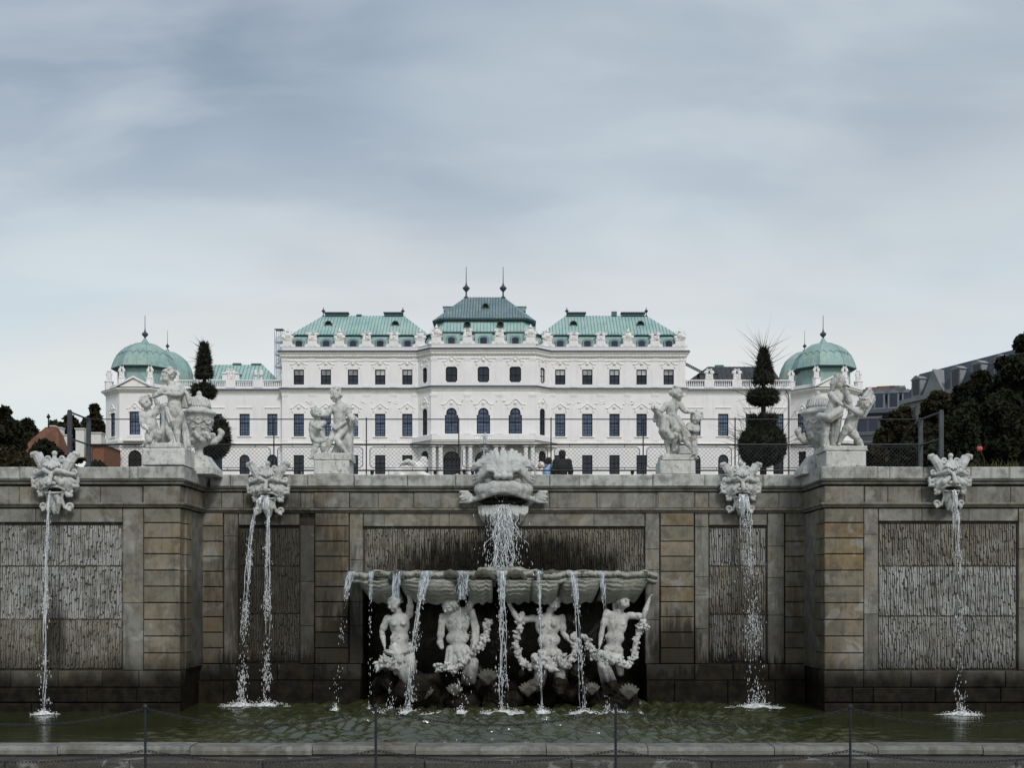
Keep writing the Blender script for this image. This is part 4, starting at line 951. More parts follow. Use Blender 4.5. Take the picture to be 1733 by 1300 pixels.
    for k in range(8):
        w = ph + k * math.pi / 4; m.tube([(dm + r * math.cos(w), cyp + r * math.sin(w), Z(p, 206) + .01) for r, p in pr[:9]], .05, 5)
        for t in range(3):                                    # scalloped lead line round the dome
            u0, u1 = t / 3, (t + 1) / 3; pts = []
            for i in range(7):
                u = u0 + (u1 - u0) * i / 6; zz = 606 - 5.5 * math.sin(math.pi * i / 6); r = np.interp(-zz, [-p for _, p in pr], [r for r, _ in pr]) + .06
                w0, w1 = ph + k * math.pi / 4, ph + (k + 1) * math.pi / 4; p0 = Vector((math.cos(w0), math.sin(w0))) * r; p1 = Vector((math.cos(w1), math.sin(w1))) * r; q = p0.lerp(p1, u); pts.append((dm + q.x, cyp + q.y, Z(zz, 206)))
            m.tube(pts, .05, 4)
    m.build('dome_rib', M['copper_old'], dome)
    finial(dm, cyp, Z(580, 206), .95, (Z(533, 206) - Z(580, 206)), 'dome_finial')
    # the smaller dome behind, a little nearer the centre
    d2 = AX + side * (818.7 - 272) * 215 / FP; zc_ = lambda p: Z(p, 215)
    m = MB(); m.lathe([(5.1, zc_(665)), (5.1, zc_(638)), (5.0, zc_(626)), (4.6, zc_(616)), (3.9, zc_(605)), (3.0, zc_(598)), (1.8, zc_(592)), (.5, zc_(590)), (.3, zc_(586))], (d2, 218), 8, ph); m.build('rear_dome', M['copper_dome'], PAL)
    finial(d2, 218, zc_(589), .6, zc_(553) - zc_(589), 'dome_finial')
# rain pipe beside the right pavilion
m = MB(); x = wxl(1334.5); m.tube([(x - .8, YL - .5, zl(660)), (x - .2, YL - .4, zl(668)), (x, YL - .25, zl(676)), (x, YL - .25, G0)], .09, 6); m.build('rain_pipe', M['iron'], PAL)
# ================================================================== SCULPTURE BUILDERS
def head(S, c, r, fwd, up=(0, 0, 1), hair='curls', seed=0, k=.012, face=True):
    c = v3(*c); f = unit(fwd); u = np.asarray(up, np.float32); rt = unit(np.cross(f, u)); u = np.cross(rt, f); q = lambda a, b, d: c + r * (f * a + rt * b + u * d)
    S.ell(q(-.08, 0, .12), (.86 * r, .80 * r, .88 * r), np.stack([f, rt, u]), k)
    S.ell(q(.28, 0, -.35), (.58 * r, .56 * r, .60 * r), np.stack([f, rt, u]), .03)
    if face:
        for s in (-1, 1):
            S.ell(q(.52, s * .36, -.30), (.30 * r, .30 * r, .30 * r), None, .02)
            S.ell(q(.86, s * .30, .06), (.17 * r, .19 * r, .13 * r), np.stack([f, rt, u]), .010, 'sub')
            S.ell(q(.70, s * .30, .04), .13 * r, None, .004)
            S.cone(q(.74, s * .12, .26), q(.62, s * .50, .24), .09 * r, .07 * r, .012)
            S.ell(q(-.05, s * .82, -.05), (.16 * r, .09 * r, .22 * r), np.stack([f, rt, u]), .006)
        S.cone(q(.80, 0, .14), q(1.02, 0, -.20), .09 * r, .15 * r, .012)
        S.cone(q(.80, -.17, -.50), q(.80, .17, -.50), .05 * r, .05 * r, .006, 'sub')
        S.ell(q(.84, 0, -.42), (.10 * r, .2 * r, .07 * r), np.stack([f, rt, u]), .006); S.ell(q(.80, 0, -.60), (.10 * r, .18 * r, .08 * r), np.stack([f, rt, u]), .006)
        S.ell(q(.66, 0, -.80), .20 * r, None, .02)
    rs = np.random.default_rng(seed)
    if hair == 'curls':
        for i in range(46):
            d = unit(rs.normal(size=3)); a, b, e = d
            if a > .38 and e < .55 or e < -.45: continue
            p = q(-.08 + .86 * a, .82 * b, .14 + .90 * e); t = unit(rs.normal(size=3)) * r * .16
            S.cone(p - t, p + t, rs.uniform(.13, .22) * r, rs.uniform(.10, .16) * r, .006)
    elif hair == 'long':
        for i in range(60):
            a = rs.uniform(-1, .45); b = math.copysign(math.sqrt(max(0, 1 - min(1, a * a))) * rs.uniform(.3, 1), rs.normal()); e = rs.uniform(.0, .95)
            p = q(-.05 + .8 * a * (1 - .3 * e), .85 * b * math.sqrt(1 - e * e * .8), .2 + .8 * e); w = rs.uniform(.9, 1.9)
            S.chain([p, p + r * (-u * .6 + rt * .18 * np.sign(b) - f * .12), p + r * (-u * w + rt * .1 * rs.normal() - f * .2)], [.16 * r, .17 * r, .07 * r], .008)
    elif hair == 'short':
        S.ell(q(-.16, 0, .24), (.86 * r, .84 * r, .86 * r), np.stack([f, rt, u]), .01)
def hand(S, w, d, n, s, curl=.5, side=1):
    """wrist, finger direction, palm normal, hand length; five separate bent fingers"""
    w = v3(*w); d = unit(d); n = unit(n); t = unit(np.cross(d, n)) * side; n = np.cross(t, d) * side
    S.ell(w + d * s * .28, (s * .27, s * .20, s * .11), np.stack([d, t, n]), .012)
    for i, (o, L) in enumerate(((-.15, .46), (-.05, .52), (.05, .48), (.14, .38))):
        p = w + d * s * .48 + t * s * o; a = p + (d * math.cos(curl) + n * math.sin(curl)) * s * L * .5; b = a + (d * math.cos(curl * 2.2) + n * math.sin(curl * 2.2)) * s * L * .5
        S.chain([p, a, b], [s * .065, s * .058, s * .045], .004)
    p = w + d * s * .16 - t * s * .15; a = p + (d * .6 - t * .7 + n * .4) * s * .22; b = a + (d * .8 - t * .1 + n * .5) * s * .2
    S.chain([p, a, b], [s * .075, s * .062, s * .05], .006)
def foot(S, an, d, s):
    an = v3(*an); d = unit(d); S.cone(an + v3(0, 0, -.01) - d * s * .15, an + d * s * .55 - v3(0, 0, s * .12), s * .20, s * .15, .015)
    t = unit(np.cross(d, (0, 0, 1)))
    for i in range(5):
        p = an + d * s * .6 + t * s * (.14 - .07 * i) - v3(0, 0, s * .15); S.cone(p, p + d * s * (.2 - .02 * i), s * .065, s * .05, .005)
def limb(S, pts, rs, k=.025, muscle=0):
    S.chain(pts, rs, k)
    if muscle:
        for a, b, r in zip(pts[:-1], pts[1:], rs[:-1]): a = v3(*a); b = v3(*b); S.ell(a * .62 + b * .38, r * 1.12, None, .03)
def fig(S, j, r, fat=1.0, breast=0, seed=0, hair='curls', hs=1.0, navel=True):
    """one continuous carved body: j holds the joints, r the head radius"""
    g = {k: v3(*p) for k, p in j.items() if k not in ('fwd', 'up', 'front', 'legdir')}
    front = unit(j.get('front', (0, -1, 0)))
    shl, shr, ch, wa, pe = g['shl'], g['shr'], g['chest'], g['waist'], g['pelvis']
    ax = unit((shl + shr) / 2 - pe); side = unit(np.cross(front, ax)); T = np.stack([side, front, ax])
    w = float(np.linalg.norm(shr - shl)) * .5
    S.ell(ch, (w * .92, r * .78 * fat, float(np.linalg.norm((shl + shr) / 2 - wa)) * .58), T, .03)
    S.ell(wa + front * r * .16 * fat, (w * .78 * fat, r * .80 * fat, r * .95), T, .045); S.ell(pe, (w * .82 * fat, r * .78 * fat, r * .75), T, .045); S.cone(pe, wa, r * .80 * fat, r * .74 * fat, .04)
    S.cone(pe, ch, r * .72 * fat, r * .74, .05)
    for s in (shl, shr): S.cone(ch + ax * r * .35, s, r * .50, r * .44, .05)
    for s in (-1, 1):
        S.ell(ch + side * s * w * .42 + front * r * (.55 + .16 * breast) * fat + ax * r * .12, (r * .44, r * (.24 + .20 * breast), r * .38), T, .012)
    S.chain([ch - ax * r * .30 + front * r * 1.0 * fat, wa + front * r * 1.0 * fat], [r * .06, r * .03], .01, 'sub')
    if navel: S.ell(wa + front * r * .92 * fat - ax * r * .1, r * .10, None, .02, 'sub')
    S.cone(ch + ax * r * .5, g['neck'], r * .46, r * .42, .04); S.cone(g['neck'], g['head'] - v3(0, 0, r * .3), r * .42, r * .38, .03)
    for a, e, h, sd in (('shl', 'ell', 'hal', 1), ('shr', 'elr', 'har', -1)):
        if e in g:
            limb(S, [g[a], g[a] * .5 + g[e] * .5, g[e]], [r * .40, r * .38 * fat, r * .30], .012, 1)
            if h in g:
                m = g[e] * .6 + g[h] * .4; limb(S, [g[e], m, g[h]], [r * .30, r * .32 * fat, r * .20], .012)
                d = unit(g[h] - g[e]); hand(S, g[h], d, unit(np.cross(d, front) + front * .3), r * .95 * hs, .55, sd)
    for hp, kn, an, s in (('hpl', 'knl', 'anl', -1), ('hpr', 'knr', 'anr', 1)):
        if kn in g:
            p = g.get(hp, pe + side * s * -w * .42 - ax * r * .25)
            limb(S, [p, p * .55 + g[kn] * .45, g[kn]], [r * .62 * fat, r * .58 * fat, r * .42], .018)
            if an in g:
                m = g[kn] * .65 + g[an] * .35; back = unit(np.cross(unit(g[an] - g[kn]), side))
                limb(S, [g[kn], m, g[an]], [r * .41, r * .43 * fat, r * .23], .015)
                foot(S, g[an], j.get('legdir', (s * .35, -1, 0)), r * 1.05)
    head(S, g['head'], r, j['fwd'], j.get('up', (0, 0, 1)), hair, seed)
def folds(S, pts, r, n, spread, seed, k=.012):
    """cloth: several creased bands running along pts"""
    rs = np.random.default_rng(seed)
    for i in range(n):
        o = rs.normal(size=3) * spread; S.chain([v3(*p) + o * (.6 + .6 * t) for t, p in zip(np.linspace(0, 1, len(pts)), pts)], [r * rs.uniform(.7, 1.1) for _ in pts], k)
# ------------------------------------------------------------------ figures on the palace roof (a few pixels each)
def roof_fig(kind):
    S = SDF((-1.5, -.8, -.05), (1.5, .8, 3.2), .075)
    S.rbox((0, 0, .08), (.62, .4, .1), None, .02, .02)
    if kind == 'urn':
        for s in (-.55, .55):
            S.cone((s, 0, .1), (s, 0, .5), .26, .12, .03); S.cone((s, 0, .55), (s, 0, 1.05), .14, .44, .05); S.cone((s, 0, 1.05), (s, 0, 1.6), .44, .34, .05); S.cone((s, 0, 1.6), (s, 0, 1.9), .38, .1, .03); S.ell((s, 0, 2.0), .12)
    elif kind == 'pair':
        for s in (-1, 1):
            x = s * .52; S.cone((x - .1, 0, .1), (x, 0, 1.1), .2, .24, .05); S.cone((x + .12, 0, .1), (x, 0, 1.1), .2, .24, .05); S.ell((x, 0, 1.45), (.36, .28, .5), None, .06); S.ell((x * .8, -.05, 2.1), .21, None, .03); S.ell((0, 0, .7), (.3, .25, .5), None, .05)
            S.cone((x + .28 * s, 0, 1.75), (x + .5 * s, -.1, 1.3), .13, .1, .04); S.cone((x - .28 * s, 0, 1.75), (x - .5 * s, -.1, 2.1), .13, .1, .04)
    else:
        rs = np.random.default_rng(4)
        S.ell((0, 0, .9), (.62, .4, .7), None, .08); S.ell((0, -.1, 1.75), .33, None, .05); S.cone((0, 0, 1.9), (.05, 0, 2.5), .22, .08, .05)
        for s in (-1, 1):
            for a in (.35, .75, 1.15): S.cone((0, .1, .6), (s * (.5 + 1.0 * math.cos(a)) * .9, .1, .6 + 1.7 * math.sin(a) * .9), .14, .07, .05)
            S.ell((s * .75, -.05, .5), (.4, .3, .42), None, .06)
    V, Q = S.net(); return mesh_np('roof_' + kind, V, Q, M['lime'])
RF = {k: roof_fig(k) for k in ('urn', 'pair', 'trophy')}
ORD = ['first', 'second', 'third', 'fourth', 'fifth', 'sixth', 'seventh', 'eighth', 'ninth', 'tenth', 'eleventh', 'twelfth', 'thirteenth', 'fourteenth', 'fifteenth', 'sixteenth', 'seventeenth', 'eighteenth', 'nineteenth', 'twentieth', 'twenty-first', 'twenty-second', 'twenty-third', 'twenty-fourth', 'twenty-fifth', 'twenty-sixth', 'twenty-seventh', 'twenty-eighth', 'twenty-ninth', 'thirtieth']
main_s = sorted([s for s in STAT if 480 < s[3] < 1157], key=lambda s: s[3]); rest = sorted([s for s in STAT if not 480 < s[3] < 1157], key=lambda s: s[3])
for i, (x, y, z, p, tr) in enumerate(main_s):
    k = 'trophy' if tr else 'pair'
    o = link('roof_statue', RF[k], None, (x, y, z), random.uniform(-.35, .35), (1.05, 1.05, random.uniform(.62, .74)) if k == 'pair' else (1.0, 1, .85)); what = 'trophy with spread wings' if tr else 'pair of cherubs'
    tag(o, f'white stone {what} on the main palace parapet, {ORD[i]} sculpture from the left', 'roof statue', 'white sculptures along the palace parapet')
for i, (x, y, z, p, tr) in enumerate(rest):
    k = 'urn' if 1215 < p < 1240 or 430 < p < 440 else 'pair'
    pav = p < 305 or p > 1330
    o = link('roof_statue', RF[k], None, (x, y, z), 0, (.62, .62, .95) if pav else (.9, .9, .9)); n = sum(1 for q in rest[:i] if (q[3] < 818) == (p < 818)); sd = 'left' if p < 818 else 'right'
    tag(o, f'white stone {"vases" if k == "urn" else "figures"} on the {"domed pavilion" if pav else "low wing balustrade"}, {ORD[n]} from left on the {sd} side', 'roof statue', 'white sculptures on the low wings and pavilions')
# ================================================================== PUTTI ON THE COPING
def mk(Y0):
    """photo point at the distance Y0, moved d metres away from the viewer"""
    return lambda px, py, d=0.0: (X(px, Y0), Y0 + d, Z(py, Y0))
def pedestal(root, boxes, yf, yb, mat='marble'):
    for i, (a, b, z0, z1, nm) in enumerate(boxes):
        mb = MB(); mb.block(a, b, yf, yb, z0, z1, .02, .004); mb.build(nm, M[mat], root)
PU = .0105
# far left group on the corner of the bay
Y0 = 21.72; q = mk(Y0); base = Z(789.5, Y0)
g1 = thing('statue_group', 'pale cherub resting its hand on a crouching companion, on the left bay corner', 'statue', q(281, 789.5), 'stone cherub groups on the wall')
pedestal(g1, [(X(246, Y0), X(318, Y0), base, Z(761, Y0), 'pedestal'), (X(252, Y0), X(311, Y0), Z(760.8, Y0), Z(752, Y0), 'plinth')], Y0 - .22, Y0 + .45)
S = SDF(q(255, 765, -.42), q(330, 615, .42), PU)
fig(S, dict(head=q(284.5, 637.5, -.02), fwd=(-.75, -.55, -.35), neck=q(291, 651), shl=q(281, 658.5, -.04), shr=q(307, 662, .02), chest=q(295, 667), waist=q(295, 686), pelvis=q(297.5, 699),
    ell=q(269.5, 668, -.06), hal=q(261, 673, -.08), elr=q(305, 670, -.14), har=q(287, 670, -.24), knl=q(287, 727, -.10), anl=q(294, 750, -.06), knr=q(299, 725, .0), anr=q(301, 751, .02)), .155, 1.0, seed=1)
S.build('cherub', M['marble'], g1, tuple(wl(g1)))
S = SDF(q(232, 772, -.45), q(284, 660, .42), PU)
fig(S, dict(head=q(248.5, 683, -.05), fwd=(.35, -.8, .25), neck=q(250.5, 694), shl=q(241.5, 700, -.03), shr=q(263, 698, .03), chest=q(252.5, 706), waist=q(256.5, 720), pelvis=q(258, 732, .05),
    ell=q(244, 721, -.08), hal=q(254, 729, -.16), elr=q(268, 686, .02), har=q(263, 676, -.05), hpl=q(253, 737), knl=q(259, 748, -.22), anl=q(246, 756, -.10), hpr=q(264, 736), knr=q(274.5, 735, -.16), anr=q(266, 751, -.1)), .145, 1.05, seed=2)
S.build('cherub', M['marble'], g1, tuple(wl(g1)))
S = SDF(q(262, 762, -.35), q(332, 640, .45), .012)
folds(S, [q(304, 657, .08), q(312, 668, .08), q(315, 684, .10)], .05, 5, .03, 3); folds(S, [q(283, 692, -.05), q(288, 702, -.15), q(293, 716, -.18)], .03, 5, .025, 4)
folds(S, [q(278, 690, .12), q(280, 715, .15), q(272, 748, .12)], .085, 6, .05, 5); folds(S, [q(303, 702, .1), q(309, 730, .14), q(312, 755, .10)], .05, 4, .03, 6)
S.build('drapery', M['marble'], g1, tuple(wl(g1)))
# second group
Y0 = 23.2; q = mk(Y0); base = TOP + .006
g2 = thing('statue_group', 'two pale stone cherubs side by side on a pedestal, left of the central water mask', 'statue', (X(564, Y0), Y0, base), 'stone cherub groups on the wall')
pedestal(g2, [(X(534.5, Y0), X(593.5, Y0), base, Z(781.5, Y0), 'pedestal'), (X(533, Y0), X(597, Y0), Z(781.3, Y0), Z(769, Y0), 'plinth')], Y0 - .24, Y0 + .42)
S = SDF(q(535, 780, -.45), q(610, 647, .42), PU)
fig(S, dict(head=q(569.5, 669, -.03), fwd=(-.55, -.8, -.2), neck=q(573.5, 683), shl=q(562, 690), shr=q(589, 690), chest=q(575, 697), waist=q(575, 711), pelvis=q(576.5, 722),
    ell=q(555.5, 703, -.08), hal=q(546, 705, -.12), elr=q(591, 704, -.02), har=q(597, 709, -.14), knl=q(561, 744, -.10), anl=q(552.5, 767, -.05), knr=q(570.5, 745, -.14), anr=q(587, 766, -.08)), .15, 1.0, seed=11)
S.build('cherub', M['marble'], g2, tuple(wl(g2)))
S = SDF(q(518, 792, -.45), q(566, 682, .42), PU)
fig(S, dict(head=q(536, 700.5, -.03), fwd=(.65, -.7, .1), neck=q(538, 711), shl=q(528.5, 716), shr=q(548, 715.5), chest=q(538.5, 722), waist=q(540.5, 734), pelvis=q(541.5, 744),
    ell=q(527, 732, -.02), hal=q(529, 747, .0), elr=q(540, 727, -.24), har=q(547, 729, -.26), knl=q(538, 757, -.20), anl=q(530, 777, -.22), knr=q(549, 757, -.12), anr=q(547, 768, -.05)), .14, 1.05, seed=12)
S.build('cherub', M['marble'], g2, tuple(wl(g2)))
S = SDF(q(525, 775, -.4), q(612, 690, .5), .012)
S.chain([q(590, 712, .1), q(588, 740, .12), q(587, 768, .12)], [.085, .11, .13], .03); folds(S, [q(563, 719, -.1), q(574, 726, -.18), q(586, 716, -.12)], .028, 4, .022, 7); folds(S, [q(577, 722, -.16), q(574, 735, -.14), q(576, 750, -.02)], .03, 4, .02, 77)
folds(S, [q(596, 705, -.1), q(602, 709, -.1), q(600, 717, -.05)], .05, 4, .03, 8); folds(S, [q(572, 730, .1), q(576, 750, .12), q(566, 768, .1)], .09, 5, .05, 9); folds(S, [q(530, 741, -.05), q(541, 749, -.2), q(552, 744, -.1)], .04, 4, .025, 10)
S.build('drapery', M['marble'], g2, tuple(wl(g2)))
# third group
g3 = thing('statue_group', 'lichened stone figure touching the head of a bending cherub, right of the central water mask', 'statue', (X(1144, Y0), Y0, base), 'stone cherub groups on the wall')
pedestal(g3, [(X(1114, Y0), X(1174, Y0), base, Z(782, Y0), 'pedestal'), (X(1118, Y0), X(1172, Y0), Z(781.8, Y0), Z(771.5, Y0), 'plinth'), (X(1147, Y0), X(1168, Y0), Z(771.3, Y0), Z(757, Y0), 'stump')], Y0 - .24, Y0 + .42, 'mossy')
S = SDF(q(1098, 785, -.45), q(1185, 643, .42), PU)
fig(S, dict(head=q(1145, 667, -.02), fwd=(.9, -.4, -.15), neck=q(1141, 680), shl=q(1128.5, 685), shr=q(1149, 684), chest=q(1137.5, 691), waist=q(1137, 705), pelvis=q(1132.5, 716),
    ell=q(1119, 697, -.06), hal=q(1110, 695, -.16), elr=q(1159, 697, -.04), har=q(1168, 699, -.08), knl=q(1127, 741, -.06), anl=q(1131, 769, -.02), knr=q(1141, 738, -.2), anr=q(1139, 762, .02)), .145, .95, seed=21)
S.build('figure', M['mossy'], g3, tuple(wl(g3)))
S = SDF(q(1140, 790, -.45), q(1192, 690, .42), PU)
fig(S, dict(head=q(1179, 707.5, -.05), fwd=(-.7, -.6, -.1), neck=q(1177, 718), shl=q(1166, 720, -.05), shr=q(1180, 722, .05), chest=q(1172.5, 727), waist=q(1170, 737), pelvis=q(1170, 746), front=(-.5, -.85, 0),
    ell=q(1163, 728, -.18), hal=q(1156, 726, -.22), elr=q(1178, 731, -.12), har=q(1164, 730, -.22), hpl=q(1163, 745), knl=q(1156, 746, -.22), anl=q(1172, 770, -.2), hpr=q(1173, 748), knr=q(1173, 757, -.14), anr=q(1175.5, 777, -.18)), .135, 1.05, seed=22)
S.build('cherub', M['mossy'], g3, tuple(wl(g3)))
S = SDF(q(1098, 780, -.42), q(1175, 685, .45), .012)
folds(S, [q(1124, 710, -.1), q(1122, 735, -.12), q(1128, 745, -.06)], .07, 6, .035, 13); folds(S, [q(1108, 695, -.1), q(1116, 702, -.02), q(1115, 716, .04)], .06, 5, .03, 14)
folds(S, [q(1133, 712, -.18), q(1142, 728, -.2), q(1133, 738, -.12)], .055, 6, .035, 15); folds(S, [q(1142, 710, -.15), q(1148, 722, -.2), q(1158, 742, -.2)], .06, 6, .035, 16); folds(S, [q(1136, 735, .1), q(1140, 755, .14), q(1145, 770, .12)], .10, 5, .05, 17)
S.build('drapery', M['mossy'], g3, tuple(wl(g3)))
# far right group
Y0 = 21.72; q = mk(Y0)
g4 = thing('statue_group', 'lichen stained stone woman with long hair and winged boy wrestling, on the right bay corner', 'statue', q(1426, 789.5), 'stone cherub groups on the wall')
base = TB + .006
pedestal(g4, [(X(1393, Y0), X(1460, Y0), base, Z(766, Y0), 'pedestal'), (X(1389, Y0), X(1462, Y0), Z(765.8, Y0), Z(757, Y0), 'plinth')], Y0 - .22, Y0 + .45, 'mossy')
S = SDF(q(1378, 768, -.45), q(1445, 625, .42), PU)
fig(S, dict(head=q(1419.5, 647.5, -.02), fwd=(.5, -.8, -.3), neck=q(1417, 662), shl=q(1406, 668), shr=q(1428, 670), chest=q(1414, 677), waist=q(1409, 690), pelvis=q(1405, 702),
    ell=q(1412, 682, -.18), hal=q(1422, 690, -.22), elr=q(1432, 684, .05), har=q(1424, 692, -.05), knl=q(1396, 727, -.10), anl=q(1394, 755, -.05), knr=q(1411, 725, -.05), anr=q(1409, 753, .0)), .15, .95, seed=31, hair='long')
S.build('figure', M['mossy'], g4, tuple(wl(g4)))
S = SDF(q(1408, 772, -.45), q(1485, 635, .42), PU)
fig(S, dict(head=q(1463, 683, -.04), fwd=(-.6, -.65, -.35), neck=q(1457, 693), shl=q(1438, 690), shr=q(1456, 699), chest=q(1445, 702), waist=q(1439.5, 714), pelvis=q(1438, 727),
    ell=q(1433, 674, -.1), hal=q(1428, 658, -.12), elr=q(1445, 703, -.24), har=q(1428, 692, -.26), knl=q(1426.5, 727, -.22), anl=q(1417, 753, -.12), knr=q(1447, 743, -.12), anr=q(1459, 762, -.1)), .145, 1.05, seed=32)
S.build('cherub', M['mossy'], g4, tuple(wl(g4)))
S = SDF(q(1375, 765, -.42), q(1492, 640, .5), .012)
folds(S, [q(1386, 706, -.08), q(1398, 712, -.22), q(1415, 702, -.2)], .065, 8, .035, 18); folds(S, [q(1416, 700, -.15), q(1414, 722, -.1), q(1412, 748, .0)], .055, 6, .03, 19); folds(S, [q(1402, 735, .15), q(1404, 752, .15)], .10, 4, .05, 20)
S.build('drapery', M['mossy'], g4, tuple(wl(g4)))
S = SDF(q(1445, 705, -.3), q(1495, 645, .5), .012)
a = np.array(q(1456, 692, .18)); b = np.array(q(1481, 656, .22)); 
for i in range(6): o = v3(.02 * i - .03, .03 * (i % 2), -.05 * i + .03); S.cone(a + o, b + o * .9, .05, .035, .015)
S.build('wing', M['mossy'], g4, tuple(wl(g4)))
# ------------------------------------------------------------------ urns
def urn(px, Y0, lab, mat, pyb, s):
    q = mk(Y0); cx = X(px, Y0); k = Y0 / FP; U = lambda p: Z(p + pyb, Y0)
    root = thing('garden_urn', lab, 'urn', (cx, Y0, U(803)), 'lidded stone urns on the wall')
    mb = MB(); mb.loft([[(cx - .40, Y0 - .36, U(806)), (cx + .40, Y0 - .36, U(806)), (cx + .40, Y0 + .4, U(806)), (cx - .40, Y0 + .4, U(806))], [(cx - .385, Y0 - .35, U(796)), (cx + .385, Y0 - .35, U(796)), (cx + .385, Y0 + .38, U(796)), (cx - .385, Y0 + .38, U(796))],
        [(cx - .29, Y0 - .27, U(786)), (cx + .29, Y0 - .27, U(786)), (cx + .29, Y0 + .28, U(786)), (cx - .29, Y0 + .28, U(786))], [(cx - .2, Y0 - .2, U(774)), (cx + .2, Y0 - .2, U(774)), (cx + .2, Y0 + .2, U(774)), (cx - .2, Y0 + .2, U(774))]], cap=True)
    mb.build('pedestal', M[mat], root)
    pr = [(7, 776), (8.2, 772), (6.5, 766), (6.3, 760), (9, 757), (17, 753), (21, 747), (20, 742), (18, 738), (18.5, 733), (21, 722), (23, 712), (24.5, 704.5), (28, 703), (28.5, 700), (26, 698), (21, 695), (18, 692), (17.5, 685), (16.5, 679), (13, 675), (7, 672.5), (5, 671), (4, 669.5), (2.2, 668)]
    mb = MB(); mb.lathe([(max(.01, r * k), U(z)) for r, z in pr], (cx, Y0), 32); mb.build('vase', M[mat], root, smooth=True)
    S = SDF((cx - .65, Y0 - .6, U(760)), (cx + .65, Y0 + .6, U(660)), .013)
    for i in range(8):                                        # scroll handles and swags round the bowl
        w = i * math.pi / 4 + .2; d = v3(math.cos(w), math.sin(w), 0); o = v3(cx, Y0, 0); big = i in (0, 4)
        P = lambda r, z: o + d * r * k + v3(0, 0, U(z))
        if i % 4 == 0: S.chain([P(18, 750), P(26, 748), P(33, 742), P(37, 733), P(34, 729)], [.05, .06, .055, .06, .05], .02)
        t = v3(-math.sin(w), math.cos(w), 0)
        S.chain([P(21, 749) + t * .06, P(25, 744), P(24, 737) - t * .05, P(20, 737) - t * .10, P(20, 743) - t * .06], [.035, .045, .04, .035, .03], .012)
        S.chain([P(21.2, 713) - t * .15, P(21.0, 720), P(21.2, 713) + t * .15], [.016, .028, .016], .008); S.ell(P(21.8, 712), (.03, .03, .04), None, .006); S.chain([P(19.5, 728) - t * .14, P(19.6, 725), P(19.5, 728) + t * .14], [.012, .014, .012], .006)
    for i in range(26): w = i * 2 * math.pi / 26; S.cone((cx + 18.5 * k * math.cos(w), Y0 + 18.5 * k * math.sin(w), U(690)), (cx + 15.5 * k * math.cos(w), Y0 + 15.5 * k * math.sin(w), U(678)), .022, .018, .008)
    S.ell((cx, Y0, U(668.5)), (.055, .055, .075), None, .01)
    S.build('carving', M[mat], root, tuple(wl(root)))
urn(337, 22.55, 'lidded pale stone urn with scroll handles beside the left bay cherubs', 'marble', -1, 1)
urn(1384, 22.55, 'lichened lidded stone urn half hidden behind the right bay statue', 'mossy', -1, 1)
